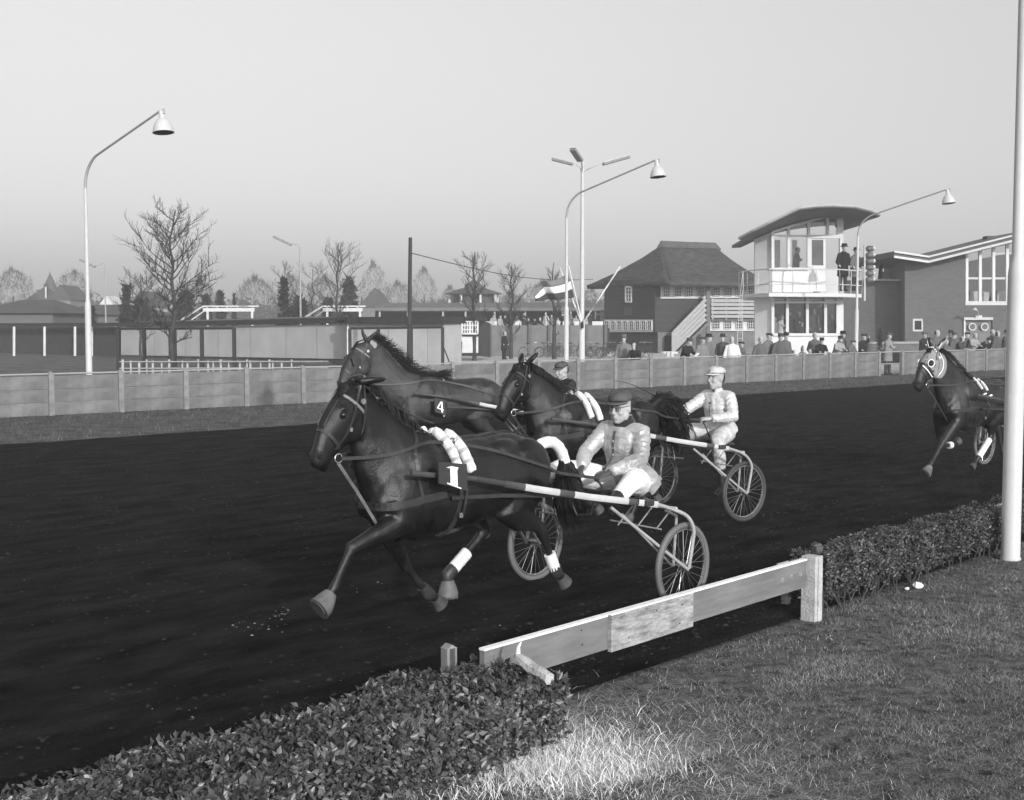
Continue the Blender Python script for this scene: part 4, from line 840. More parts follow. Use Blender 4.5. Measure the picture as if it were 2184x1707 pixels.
for (a, b) in ((1030, 1060), (1098, 1112), (1200, 1214), (1225, 1240), (1263, 1286)):
    t = px_thing('white_bench', {1030: 'white board on the wall top just right of the annex', 1098: 'short white board on the wall top near the standing man', 1200: 'white board on the wall top touching the second lamp post', 1225: 'white board on the wall top left of the mast', 1263: 'long white board on the wall top beside the thatched house'}[a], 'board', (a + b) / 2, 691, 88, 'white boards above the yard wall'); obj('board', MB().beam(sp(a, 690, 88), sp(b, 690, 88), .1, .28), m_white, t, world=True); obj('leg', MB().beam(sp((a + b) / 2, 691, 88.1), sp((a + b) / 2, 760, 88.1), .08, .08), m_slat, t, world=True)
st = thing('long_stand', 'long low grandstand roof stretching behind the yard wall', 'grandstand', sp(1045, 690, 122) * Vector((1, 1, 0)))
obj('roof', MB().prism([sp(800, 659, 118), sp(1300, 659, 118), sp(1300, 645, 126), sp(800, 647, 126)], (0, 0, -.3)), M('stand_roof', .13, .9, .15, .5), st, world=True)
obj('roof_edge', MB().beam(sp(800, 660, 117.8), sp(1300, 660, 117.8), .2, .3), m_soff, st, world=True)
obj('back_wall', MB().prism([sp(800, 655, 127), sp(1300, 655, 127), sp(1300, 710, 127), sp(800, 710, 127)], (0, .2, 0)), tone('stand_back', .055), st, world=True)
obj('deck', MB().prism([sp(800, 700, 112), sp(1300, 700, 112), sp(1300, 688, 126), sp(800, 688, 126)], (0, 0, -.3)), tone('stand_deck', .08), st, world=True)
for u in (810, 870, 945, 993, 1055, 1120, 1200, 1270): obj('post', MB().beam(sp(u, 660, 118), sp(u, 702, 118), .18, .18), m_slat, st, world=True)
hut = thing('pavilion', 'hazy round pavilion with a low hipped roof beyond the stand', 'pavilion', sp(1010, 690, 160) * Vector((1, 1, 0))); c = sp(1010, 628, 160)
obj('roof', MB().revolve((c.x, 160, c.z), [(3.7, 0), (3.6, .12), (1.6, .75), (1.2, .8), (1.1, 1.2), (.02, 1.9)], 20), M('pavilion_roof', .07, .9), hut, world=True, sm=30)
obj('wall', MB().revolve((c.x, 160, 0), [(2.6, 0), (2.6, c.z)], 20), tone('pavilion_wall', .07), hut, world=True)
for k in range(8): a_ = k * PI / 4 + .3; obj('post', MB().cyl((c.x + 3.2 * math.cos(a_), 160 + 3.2 * math.sin(a_), 0), (c.x + 3.2 * math.cos(a_), 160 + 3.2 * math.sin(a_), c.z), .16, 6), m_white, hut, world=True)
# ================================================================ trees
m_bark = M('bark', .045, .95, .3, 6, .5, 20, c2=.07); m_twg = M('bare_twigs', .03, .95, .2, 2); m_con = M('conifer_needles', .022, .9, .4, 1.2, 0, c2=.05)
def bare_tree(label, u, vb, vt_, Y, rw, seed, lean=0., group=None, trunk=.13, n1=26, twigs=5, up=.5):
    rnd = random.Random(seed); base = sp(u, vb, Y); base.z = 0; H = zat(vt_, Y); t = thing('bare_tree', label, 'tree', base, 0, group)
    P = [Vector((lean * k / 10 * .5 + .12 * rnd.uniform(-1, 1) * (k > 3), .1 * rnd.uniform(-1, 1), H * k / 10)) for k in range(11)]; P = spline(P, 3)
    obj('trunk', MB().tube(P, [max(.012, trunk * (1 - .93 * k / len(P)) ** .9) for k in range(len(P))], 8), m_bark, t, sm=60)
    br = MB()
    def grow(a, d, L, r_, lv):
        pts = [a]; q = a.copy(); dd = d.copy(); n = 5
        for i in range(n):
            dd = (dd + Vector((rnd.gauss(0, .22), rnd.gauss(0, .22), .10 + .05 * up)) * .55).normalized(); q = q + dd * (L / n); pts.append(q.copy())
        br.loft(pts, [max(.004, r_ * (1 - .75 * i / n)) for i in range(n + 1)], n=4 if lv else 5, cap=False)
        if lv < 2:
            for i in range(1, n + 1):
                for _ in range(2 if lv else 2):
                    if rnd.random() < .82:
                        s_ = dd.orthogonal().normalized(); s_.rotate(Matrix.Rotation(rnd.uniform(0, 6.28), 3, dd)); e = (dd * .7 + s_ * .75 + Vector((0, 0, .25))).normalized()
                        grow(pts[i], e, L * rnd.uniform(.28, .5), r_ * .5, lv + 1)
    for k in range(n1):
        f_ = .26 + .70 * (k / n1) ** .9; a = P[int(f_ * (len(P) - 1))]; az = k * 2.4 + rnd.uniform(-.4, .4); prof = math.sin(PI * min(1, max(.08, (1.02 - f_) / .86))) ** .7
        grow(a, Vector((math.cos(az), math.sin(az), up + rnd.uniform(-.1, .3))).normalized(), rw * prof * rnd.uniform(.75, 1.15), trunk * .38 * (1 - f_ * .6), 0)
    obj('crown', br, m_bark, t, kind='stuff'); return t
bare_tree('tall bare tree with wide upswept branches rising before the left shed', 362, 800, 447, 45, 1.65, 5, lean=.5, trunk=.12, n1=34, up=.5)
bare_tree('slender bare tree standing right of the tube lamp', 722, 770, 517, 88, 2.0, 7, trunk=.13, n1=20, up=.7)
bare_tree('slim bare tree beside the small annex', 1012, 765, 538, 76, 1.5, 9, trunk=.14, n1=18, up=.8)
bare_tree('slim bare tree behind the standing man in black', 1090, 765, 565, 80, 1.4, 10, trunk=.13, n1=18, up=.8)
bare_tree('bare tree half hidden by the flag', 1182, 768, 560, 79, 1.0, 12, trunk=.15, n1=10, up=.9)
bare_tree('small bare tree left of the second canopy', 612, 740, 560, 100, 1.6, 13, trunk=.10, n1=16)
bare_tree('crooked bare tree beside the tube lamp', 668, 740, 572, 100, 1.8, 14, trunk=.11, n1=14)
bare_tree('low bare tree before the white house patch at left', 300, 740, 585, 70, 1.7, 15, trunk=.09, n1=18)
def clump_tree(name, label, u, vt_, w_, Y, seed, mat, n=2600, shape='round', zb=0., sz=.35, group=None, cat='tree'):
    g_ = np.random.default_rng(seed); base = sp(u, 690, Y); base.z = 0; H = zat(vt_, Y); R = w_ / FPX * Y; t = thing(name, label, cat, base, 0, group)
    a = g_.uniform(0, 2 * PI, n); k = g_.uniform(0, 1, n)
    if shape == 'cone': z = k; r_ = R * (1.03 - z) * (.72 + .28 * np.sin(z * 34 + 2 * np.sin(a * 3))) * g_.uniform(.35, 1, n) ** .5
    else: z = k; r_ = R * np.sqrt(np.clip(1 - (2 * z - .92) ** 2, .02, 1)) * g_.uniform(.2, 1, n) ** .45
    x, y = np.cos(a) * r_, np.sin(a) * r_; z = zb + (H - zb) * z
    nz = np.array([noise.noise(Vector((p, q, s)) * (1.4 / max(.8, R * .35)) + Vector((seed, 0, 0))) for p, q, s in zip(x, y, z)])
    keep = nz > (-.10 if shape != 'cone' else -.3); x, y, z, nz = x[keep], y[keep], z[keep], nz[keep]; m = len(x)
    sc = 1 + .35 * nz; P = np.stack([x * sc, y * sc, z * (1 + .05 * nz)], 1); d1 = g_.normal(0, 1, (m, 3)); d2 = g_.normal(0, 1, (m, 3))
    if shape == 'twig': d1 *= [.6, .6, 1.3]; d2 *= .07
    s_ = sz * R * .35 * g_.uniform(.5, 1.4, m)[:, None]
    V = np.stack([P, P + d1 * s_, P + d2 * s_], 1).reshape(-1, 3); F = np.arange(3 * m).reshape(-1, 3)
    me = npmesh('crown', V, F, mat); o = bpy.data.objects.new('crown', me); COL.objects.link(o); o.parent = t; o['kind'] = 'stuff'
    obj('trunk', MB().cyl((0, 0, 0), (0, 0, H * (.8 if shape == 'cone' else .6)), .02 * H, 8, .008 * H), m_bark, t); return t
for i, (u, v, w, Y, lb) in enumerate(((745, 592, 36, 108, 'dark conifer at the right end of the tube-lamp trees'), (606, 600, 26, 92, 'ragged dark conifer left of the small bare trees'), (270, 612, 26, 88, 'dark evergreen left of the tall bare tree'), (300, 640, 42, 90, 'broad evergreen behind the low bare tree'), (470, 622, 22, 120, 'small dark conifer above the first canopy'), (500, 628, 10, 120, 'narrow pointed conifer beside the first canopy'), (395, 630, 40, 110, 'dark evergreen mass right of the tall bare trunk'), (440, 632, 26, 112, 'squat evergreen above the left canopy slope'), (198, 648, 12, 90, 'small evergreen just right of the leftmost lamp post'), (640, 645, 44, 105, 'low evergreen beneath the tube street lamp'), (700, 640, 30, 104, 'rounded low evergreen left of the slender bare tree'))):
    clump_tree('conifer' if i in (0, 1, 4, 5) else 'evergreen', lb, u, v, w, Y, 40 + i, m_con, 2600, 'cone', sz=.5, group='evergreens behind the sheds')
for i, (u, v, w, Y, lb) in enumerate(((30, 572, 46, 200, 'hazy bare tree at the far left edge'), (158, 574, 42, 230, 'hazy round bare tree behind the leftmost lamp post'), (545, 592, 46, 260, 'pale rounded tree mass left of the tube lamp'), (425, 598, 46, 210, 'hazy bare tree behind the tall bare tree'), (797, 560, 34, 240, 'hazy tree with a fan-shaped crown left of the wooden pole'), (905, 572, 30, 240, 'hazy loose tree right of the wooden pole'), (690, 590, 40, 260, 'hazy tree behind the slender bare tree'), (620, 585, 34, 250, 'hazy tree behind the tube street lamp'), (850, 602, 40, 300, 'faint low tree behind the wooden pole'), (960, 612, 30, 300, 'faint low tree left of the pavilion'), (1160, 600, 45, 290, 'faint tree mass behind the flag'), (1090, 625, 40, 300, 'faint low tree right of the pavilion'), (1260, 615, 30, 280, 'faint tree mass left of the thatched house'))):
    clump_tree('hazy_tree', lb, u, v, w, Y, 60 + i, m_twg, 9000, 'twig', zb=0, sz=.34, group='hazy trees along the horizon')
mb = MB()   # far wood closing the horizon
def farwood():
    g_ = np.random.default_rng(77); n = 42000; x = g_.uniform(-330, 330, n); y = g_.uniform(330, 420, n); h_ = np.array([7.5 + 5 * noise.noise(Vector((a * .03, b * .02, 0))) + 2 * noise.noise(Vector((a * .15, 1, 0))) for a, b in zip(x, y)])
    z = h_ * g_.uniform(0, 1, n); P = np.stack([x, y, z], 1); V = np.stack([P, P + g_.normal(0, .9, (n, 3)), P + g_.normal(0, .9, (n, 3))], 1).reshape(-1, 3)
    me = npmesh('far_wood', V, np.arange(3 * n).reshape(-1, 3), m_twg); o = bpy.data.objects.new('far_wood', me); COL.objects.link(o); props(o, 'far misty wood along the whole horizon', 'wood', kind='stuff')
farwood()
# far houses
m_fr = M('far_roof', .07, .9, .2, .3); m_fw = M('far_wall', .12, .9)
def house(label, u0, u1, ve, vr, Y, wall, roof, dep=8, gable=False, extra=None):
    a, b = sp(u0, ve, Y), sp(u1, ve, Y); t = thing('house', label, 'house', ((a.x + b.x) / 2, Y, 0)); zr = zat(vr, Y + dep / 2)
    obj('wall', MB().box(((a.x + b.x) / 2, Y + dep / 2, a.z / 2), (b.x - a.x, dep, a.z)), wall, t, world=True)
    if gable: obj('roof', MB().prism([(a.x - .3, Y - .3, a.z), (b.x + .3, Y - .3, a.z), ((a.x + b.x) / 2, Y - .3, zr)], (0, dep + .6, 0)), roof, t, world=True)
    else:
        mb = MB(); mb.v += [(a.x - .5, Y - .5, a.z), (b.x + .5, Y - .5, a.z), (b.x + .5, Y + dep + .5, a.z), (a.x - .5, Y + dep + .5, a.z), (a.x + 2, Y + dep / 2, zr), (b.x - 2, Y + dep / 2, zr)]
        mb.f += [(0, 1, 5, 4), (1, 2, 5), (2, 3, 4, 5), (3, 0, 4), (0, 3, 2, 1)]; mb.m += [0] * 5; obj('roof', mb, roof, t, world=True)
    if extra:
        for (p, q, r_, s_) in extra: obj('window', MB().prism([sp(p, q, Y - .05), sp(r_, q, Y - .05), sp(r_, s_, Y - .05), sp(p, s_, Y - .05)], (0, .08, 0)), m_white, t, world=True)
    return t
house('broad dark-roofed barn at the far left edge', -60, 112, 668, 640, 110, m_fw, m_fr, 12)
house('hazy long-roofed house below the spire at left', 62, 100, 640, 606, 220, m_fw, m_fr, extra=[(96, 612, 99, 636)])
house('dark-roofed barn behind the leftmost lamp post', 105, 300, 672, 650, 125, m_fw, m_fr, 12)
house('hazy gabled house with a pale bargeboard', 108, 150, 640, 609, 200, M('gable_wall', .2, .9), m_fr, gable=True)
house('small white gabled house right of the leftmost lamp post', 219, 237, 650, 633, 150, m_white, m_white, gable=True)
house('white house glimpsed through the low bare tree', 283, 320, 655, 622, 160, m_white, m_fr, gable=True, extra=[(286, 640, 292, 652)])
house('hazy steep-gabled house left of the wooden pole', 770, 826, 655, 616, 200, M('hazy_wall', .16, .9), m_fr, gable=True)
sp_ = thing('church_spire', 'thin hazy pointed spire at the far left', 'spire', sp(107, 690, 260) * Vector((1, 1, 0))); c = sp(107, 604, 260)
obj('spire', MB().revolve((c.x, 260, c.z), [(1.6, -1.5), (1.0, .1), (.12, 1.9), (.02, 2.6)], 8), m_fr, sp_, world=True); obj('tower', MB().box((c.x, 260, (c.z - 1.4) / 2), (4.2, 4.2, c.z - 1.4)), m_fw, sp_, world=True)
# small potted conifer by the wing wall
clump_tree('shrub', 'small dark pointed shrub against the plain brick wing', 1877, 702, 11, 68, 91, m_con, 900, 'cone', sz=.6, cat='shrub')
# ================================================================ bicycles
m_bk = tone('bicycle_black', .03, .45); m_tyre = tone('tyre', .05, .8); m_chr = M('chrome', .55, .3, .05, 3, metal=.6)
bk0 = thing('bicycle', 'pale-framed bicycle alone against the yard wall', 'bicycle', sp(1133, 759, 83.5) * Vector((1, 1, 0)), .05, 'bicycles parked by the yard wall')
def bike(t, fm):
    for x in (-.53, .53): w = obj('wheel', MB().torus((x, 0, .34), (0, 1, 0), .32, .022, 24, 5), m_tyre, t); obj('hub_spokes', spk(x), m_chr, w)
    mb = MB(); N_ = [(-.53, 0, .34), (-.02, 0, .30), (.38, 0, .72), (-.20, 0, .78), (.53, 0, .34)]
    for a, b in ((0, 1), (1, 2), (1, 3), (3, 2), (0, 3), (2, 4)): mb.cyl(N_[a], N_[b], .018, 6)
    mb.cyl(N_[3], (-.23, 0, .93), .014, 6); mb.cyl(N_[2], (.34, 0, .98), .016, 6); obj('frame', mb, fm, t); obj('saddle', MB().loft([(-.36, 0, .95), (-.22, 0, .965), (-.08, 0, .95)], [(.09, .03), (.07, .03), (.02, .02)], lat=(0, 1, 0), n=8), m_bk, t)
    obj('handlebar', MB().tube([(.16, -.28, .98), (.32, -.24, 1.03), (.37, 0, 1.0), (.32, .24, 1.03), (.16, .28, .98)], .014, 6), m_chr, t)
    obj('mudguard', MB().tube([(-.53 + .37 * math.cos(a), 0, .34 + .37 * math.sin(a)) for a in (.3, .8, 1.3, 1.8, 2.3, 2.8)], .018, 5), fm, t)
def spk(x):
    mb = MB()
    for k in range(12): a = k * PI / 6; mb.add([(x, .004, .34), (x + .31 * math.cos(a), 0, .34 + .31 * math.sin(a)), (x + .31 * math.cos(a + .02), 0, .34 + .31 * math.sin(a + .02))], [(0, 1, 2)])
    mb.ball((x, 0, .34), .035, 8, 5); return mb
bike(bk0, tone('bicycle_grey', .22, .5))
bk1 = thing('bicycle', 'black bicycle with bright wheel standing right of the mast', 'bicycle', sp(1268, 760, 82.5) * Vector((1, 1, 0)), 2.2, 'bicycles parked by the yard wall'); bike(bk1, m_bk)
for u, rz, lb in ((1166, .4, 'dark bicycle leaning left of the bare trunk'), (1182, .6, 'dark bicycle behind the bare trunk'), (1198, .9, 'dark bicycle just left of the second lamp post'), (1224, .5, 'dark bicycle between the lamp post and the mast'), (1250, .7, 'dark bicycle right behind the mast foot'), (1300, .6, 'dark bicycle at the corner of the thatched house'), (1318, .2, 'dark bicycle behind the man in the brown hat'), (1362, .3, 'black bicycle right of the woman in black'), (1378, .9, 'black bicycle nearest the low white barrier')):
    copy_tree(bk1, sp(u, 758.5, 83.5) * Vector((1, 1, 0)), rz, lb)
# ================================================================ HORSES
def coat(name, c, c2, rough=.36, spec=.40):
    m = M(name, c, rough, .35, 3.0, .25, 150, c2=c2, spec=spec, stretch=(1, 1, .6, 0), rvar=.12); b = m.node_tree.nodes['Principled BSDF']
    b.inputs['Coat Weight'].default_value = .0; return m
m_h1 = coat('coat_dark_bay', .004, .013, .36); m_h4 = coat('coat_bay', .018, .040, .5); m_h3 = coat('coat_black_bay', .004, .011, .38); m_hR = coat('coat_brown', .009, .024, .42)
m_hair = M('horse_hair', .006, .6, .3, 20, 0, c2=.014, spec=.18); m_hoof = M('hoof', .04, .6, .3, 8, 0, c2=.09); m_leather = M('leather', .026, .45, .25, 8, .2, 60, c2=.042, spec=.4)
m_leather2 = M('pale_leather', .17, .5, .2, 8, .2, 60); m_steelc = M('bright_steel', .75, .22, .05, 3, metal=.9); m_band = M('white_bandage', .74, .85, .12, 14, .4, 60, stretch=(1, 1, 5, 0)); m_eye = M('horse_eye', .008, .06, .1, 3, spec=.9)
m_nos = M('nostril', .004, .8); m_boot = M('bell_boot', .10, .6, .25, 7, .3, 30, c2=.17); m_pad = M('saddle_roll', .80, .85, .05, 10, .3, 30); m_padst = M('saddle_roll_stripe', .42, .85, .1, 10); m_plate = M('number_plate', .035, .6, .1, 5); m_num = M('number_white', .85, .7, .03, 5)
HP0, HM0 = Vector((2.634, 1.93)), Vector((3.06, 1.40))
def horse(name, label, F, mat, ds=0., poll=(2.634, 1.93), muz=(3.06, 1.40), crest=None, under=None, legs=None, hscale=1., yaw=0., tail=None, ears=None, num=None, blink=False, hood=False, wind=0., mane=1., pad=True, group=None, roll=True):
    t = thing(name, label, 'horse', F.C + F.h * 1.7, F.rz, group); OX = Vector((-1.7, 0, 0))   # base under the girth
    def L(s, y, z): return Vector((s - 1.7, y, z))
    P0, M0 = Vector(poll), Vector(muz); sc = (M0 - P0).length / (HM0 - HP0).length; ang = math.atan2((M0 - P0).y, (M0 - P0).x) - math.atan2((HM0 - HP0).y, (HM0 - HP0).x); ca, sa = math.cos(ang) * sc, math.sin(ang) * sc
    cy, sy_ = math.cos(yaw), math.sin(yaw)
    def Hd(s, z, y=0):   # head point given in the reference head's coordinates
        d = Vector((s, z)) - HP0; x = P0.x + ca * d.x - sa * d.y; zz = P0.y + sa * d.x + ca * d.y; dx = x - P0.x
        return L(P0.x + dx * cy - y * sc * sy_, y * sc * cy + dx * sy_, zz)
    b = MB(); lat = (0, 1, 0)
    # torso
    T = [(.855, 1.27, 1.00, .10), (.90, 1.33, .90, .17), (1.0, 1.395, .84, .225), (1.15, 1.445, .80, .265), (1.3, 1.455, .80, .280), (1.5, 1.440, .815, .285), (1.7, 1.440, .77, .295), (1.9, 1.475, .735, .285), (2.05, 1.505, .72, .265), (2.2, 1.49, .73, .25), (2.35, 1.42, .78, .24), (2.47, 1.33, .86, .215), (2.54, 1.24, .95, .16), (2.575, 1.15, 1.02, .09)]
    b.loft([L(s + ds, 0, (a + c) / 2) for s, a, c, w in T], [(w, (a - c) / 2) for s, a, c, w in T], lat=lat, n=20, egg=.10)
    # neck
    cr = crest or [(2.10, 1.50), (2.24, 1.61), (2.38, 1.715), (2.52, 1.825), (2.61, 1.91)]; un = under or [(2.56, 1.02), (2.61, 1.18), (2.645, 1.34), (2.655, 1.50), (2.70, 1.66)]; nw = [.19, .135, .105, .088, .08]
    b.loft([L((c[0] + u[0]) / 2, 0, (c[1] + u[1]) / 2) for c, u in zip(cr, un)], [(w, math.hypot(c[0] - u[0], c[1] - u[1]) / 2) for c, u, w in zip(cr, un, nw)], lat=lat, n=18)
    b.loft([L(2.0 + ds, 0, 1.40)] + [L((c[0] * .72 + u[0] * .28), 0, (c[1] * .72 + u[1] * .28)) for c, u in list(zip(cr, un))[:3]], [(.10, .09), (.10, .12), (.075, .10), (.06, .07)], lat=lat, n=12)
    # head
    HS = [((2.60, 1.935), (2.60, 1.72), .062), ((2.70, 1.925), (2.64, 1.60), .080), ((2.80, 1.865), (2.68, 1.53), .094), ((2.885, 1.785), (2.745, 1.485), .096), ((2.945, 1.70), (2.815, 1.455), .080), ((2.990, 1.61), (2.872, 1.415), .062), ((3.03, 1.52), (2.915, 1.375), .054), ((3.065, 1.44), (2.945, 1.335), .055), ((3.07, 1.385), (2.975, 1.318), .046), ((3.05, 1.35), (3.005, 1.322), .026)]
    C = [(Hd(*a) + Hd(*c)) / 2 for a, c, w in HS]; b.loft(C, [(w * sc, (Hd(*a) - Hd(*c)).length / 2) for a, c, w in HS], lat=Matrix.Rotation(yaw, 3, 'Z') @ Vector((0, 1, 0)), n=18, egg=-.12)
    for s_ in (-1, 1):
        b.ball(Hd(2.745, 1.60, .058 * s_), (.085 * sc, .035 * sc, .095 * sc), 12, 8)         # cheek
        b.ball(Hd(2.862, 1.742, .078 * s_), (.032 * sc, .020 * sc, .022 * sc), 10, 7)          # brow over the eye
        b.loft([Hd(2.86, 1.66, .070 * s_), Hd(2.95, 1.56, .052 * s_)], [.012 * sc, .008 * sc], n=6)  # facial crest
        b.ball(Hd(3.045, 1.43, .036 * s_), (.026 * sc, .018 * sc, .030 * sc), 10, 7)           # nostril rim
    b.ball(Hd(2.965, 1.335, 0), (.036 * sc, .034 * sc, .028 * sc), 10, 7)                     # chin
    for s_ in (-1, 1):   # ears
        e0 = Hd(2.665, 1.925, .048 * s_); tip = ears[0 if s_ > 0 else 1] if ears else None
        e1 = L(tip[0], tip[1], tip[2]) if tip else Hd(2.60, 2.085, .07 * s_); e1 = e0 + (e1 - e0) * 1.08
        dd = e1 - e0; b.loft([e0 - dd * .15, e0 + dd * .15, e0 + dd * .45 + Vector((.008, .008 * s_, 0)), e0 + dd * .8, e1], [(.030, .030), (.042, .032), (.046, .028), (.032, .020), (.008, .008)], lat=(0, 1, .2), n=8)
    # muscles
    for s_ in (-1, 1):
        b.ball(L(2.33 + ds, .135 * s_, 1.10), (.17, .105, .25), 14, 9, Matrix.Rotation(-.45, 3, 'Y')); b.ball(L(2.15 + ds, .15 * s_, 1.20), (.22, .10, .24), 14, 9)
        b.ball(L(1.12 + ds, .15 * s_, 1.16), (.24, .125, .25), 14, 9, Matrix.Rotation(.4, 3, 'Y')); b.ball(L(1.36 + ds, .128 * s_, 1.30), (.17, .105, .12), 12, 8)
        b.loft([L(1.12 + ds, .15 * s_, 1.30), L(1.16 + ds, .17 * s_, 1.10), L(1.24 + ds, .165 * s_, .92)], [(.10, .22), (.12, .26), (.09, .18)], lat=lat, n=14)
        b.ball(L(2.50 + ds, .085 * s_, 1.04), (.09, .095, .13), 12, 8)
    # legs:  fore: elbow, knee, fetlock, hoof;  hind: stifle, hock, fetlock, hoof
    hoofs = []
    for key in ('nf', 'ff', 'nh', 'fh'):
        y0, J = legs[key]; J = [L(s, y0 * (1 if i == 0 else .93), z) for i, (s, z) in enumerate(J)]; A, K, Fe, Ho = J
        pd = (Ho - Fe); pd.normalize(); tip = Ho
        if key[1] == 'f':
            b.loft([A + Vector((.02, -.03 if y0 > 0 else .03, .16)), A, A.lerp(K, .35), A.lerp(K, .72), A.lerp(K, .93), K, K.lerp(Fe, .10), K.lerp(Fe, .32), K.lerp(Fe, .75), K.lerp(Fe, .93), Fe, Fe.lerp(Ho, .3)], [(.095, .15), (.082, .120), (.066, .090), (.046, .056), (.041, .046), (.044, .049), (.034, .038), (.024, .033), (.024, .033), (.030, .038), (.033, .041), (.027, .032)], lat=lat, n=12)
            b.ball(K + (K - A).normalized() * .0 + Vector((.012, 0, 0)), (.036, .036, .045), 10, 7)
        else:
            hip = L(1.14 + ds, y0 * .85, 1.12)
            b.loft([hip, A.lerp(hip, .35), A, A.lerp(K, .3), A.lerp(K, .62), A.lerp(K, .86), K, K.lerp(Fe, .14), K.lerp(Fe, .35), K.lerp(Fe, .8), Fe, Fe.lerp(Ho, .3)], [(.12, .25), (.125, .225), (.11, .165), (.088, .13), (.058, .082), (.040, .056), (.040, .055), (.035, .046), (.026, .036), (.027, .036), (.034, .043), (.028, .034)], lat=lat, n=12)
            kb = (K - A).cross(Fe - K); back = (A - K).normalized() * .03 + (Fe - K).normalized() * -.045; b.ball(K + back * .8, (.030, .024, .036), 9, 6)
        b.loft([Fe, Fe.lerp(Ho, .5), Ho], [(.031, .036), (.028, .033), (.036, .042)], lat=lat, n=10); hoofs.append((key, A, K, Fe, Ho))
    me = remesh(b, .0125, 9, .5)
    # veins and muscle relief
    displace(me, lambda c: .0075 * noise.noise(c * 4.2) + .0045 * noise.noise(c * 9) + .0012 * noise.noise(c * 24))
    me.materials.append(mat); body = bpy.data.objects.new('body', me); COL.objects.link(body); body.parent = t; bv = bvh_of(me)
    nm_ = lambda n_, mb, m_, par=t, **k: obj(n_, mb, m_, par, **k)
    for key, A, K, Fe, Ho in hoofs:   # hooves
        d = (Ho - Fe).normalized(); fwd = (Vector((1, 0, 0)) - d * d.x); fwd.normalize()
        hf = nm_('hoof', MB().loft([Ho - d * .01 , Ho + d * .03 + fwd * .008, Ho + d * .075 + fwd * .020], [(.038, .042), (.047, .054), (.056, .066)], lat=lat, n=14), m_hoof, sm=50)
        if legs.get('boot') and key in legs['boot']:
            nm_('bell_boot', MB().loft([Fe.lerp(Ho, .35), Fe.lerp(Ho, .8), Ho + d * .03, Ho + d * .065 + fwd * .01], [(.042, .045), (.058, .064), (.072, .080), (.076, .084)], lat=lat, n=18), m_boot, sm=50)
        if legs.get('band') and key in legs['band']:
            k0, k1 = legs['band'][key]; P = [K.lerp(Fe, k0 + (k1 - k0) * i / 6) for i in range(7)]; nm_('leg_bandage', MB().loft(P, [(.042 + .002 * (i % 2), .050 + .002 * (i % 2)) for i in range(7)], lat=lat, n=14), m_band, sm=50)
        if legs.get('fboot') and key in legs['fboot']: nm_('ankle_boot', MB().loft([K.lerp(Fe, .72), Fe.lerp(K, .1), Fe, Fe.lerp(Ho, .4)], [(.036, .044), (.044, .052), (.047, .056), (.038, .045)], lat=lat, n=12), m_leather, sm=50)
        if legs.get('hboot') and key in legs['hboot']: nm_('hock_boot', MB().ball(K + Vector((0, .02 if K.y > 0 else -.02, 0)), (.058, .05, .075), 12, 8), m_boot, sm=60)
    for s_ in (-1, 1):
        ey = nm_('eye', MB().ball(Hd(2.876, 1.700, .0885 * s_), .0215 * sc, 12, 8), m_eye, sm=80); nm_('eyelid', MB().torus(Hd(2.876, 1.700, .090 * s_), (0, 1, .1), .021 * sc, .006, 16, 6), m_hair, ey, sm=80)
        nm_('nostril', MB().ball(Hd(3.046, 1.425, .047 * s_), (.016 * sc, .010 * sc, .024 * sc), 10, 7, Matrix.Rotation(.5, 3, 'Y')), m_nos, sm=80)
    # mane, forelock, tail
    rnd = random.Random(hash(name) % 97 + int(F.C.x * 10)); mn = MB(); CR = [L(*(c[0], 0, c[1])) for c in cr]; CR = spline([L(2.02 + ds, 0, 1.50)] + CR + [Hd(2.66, 1.945)], 8)
    for i in range(int(1000 * mane)):
        k = rnd.random(); a = CR[int(k * (len(CR) - 1))] + Vector((rnd.uniform(-.01, .01), rnd.uniform(-.012, .012), -.012)); Lh = rnd.uniform(.10, .20) * (1 + wind) * (1.15 - .7 * k if wind else 1)
        if wind: d = Vector((-1.0 - .4 * rnd.random(), -.15 + .5 * rnd.random(), -.05 + .45 * rnd.random() - .4 * (rnd.random() < .4)))
        else: d = Vector((-.45, -.5 if rnd.random() < .75 else .6, -.35))
        d = d.normalized(); p1 = a + (d * .5 + Vector((0, 0, .22))) * Lh * .5; p2 = a + d * Lh * .85 + Vector((0, 0, .02)); p3 = a + d * Lh + Vector((0, 0, -.05 if not wind else rnd.uniform(-.05, .07)))
        mn.loft([a, p1, p2, p3], [.0045, .0045, .003, .0008], n=3, cap=False)
    for i in range(40):
        a = Hd(2.70, 1.93, rnd.uniform(-.03, .03)); mn.loft([a, Hd(2.79, 1.905, rnd.uniform(-.04, .04)), Hd(2.87, 1.80 + rnd.uniform(-.04, .02), rnd.uniform(-.05, .05))], [.005, .005, .001], n=4, cap=False)
    nm_('mane', mn, m_hair, kind=None)
    tl = tail or dict(p=[(.875, 0, 1.27), (.78, 0, 1.30), (.66, 0, 1.26), (.58, 0, 1.14), (.54, 0, .98), (.50, 0, .80)], r=[.035, .05, .06, .08, .085, .03], wrap=0)
    TP = spline([L(p[0] + ds, p[1], p[2]) for p in tl['p']], 5); rr = []
    for i in range(len(TP)): f_ = i / (len(TP) - 1) * (len(tl['r']) - 1); j = min(int(f_), len(tl['r']) - 2); rr.append(tl['r'][j] + (tl['r'][j + 1] - tl['r'][j]) * (f_ - j))
    tb = MB().loft(TP, [(r_ * .8, r_ * .7) for r_ in rr], n=10)
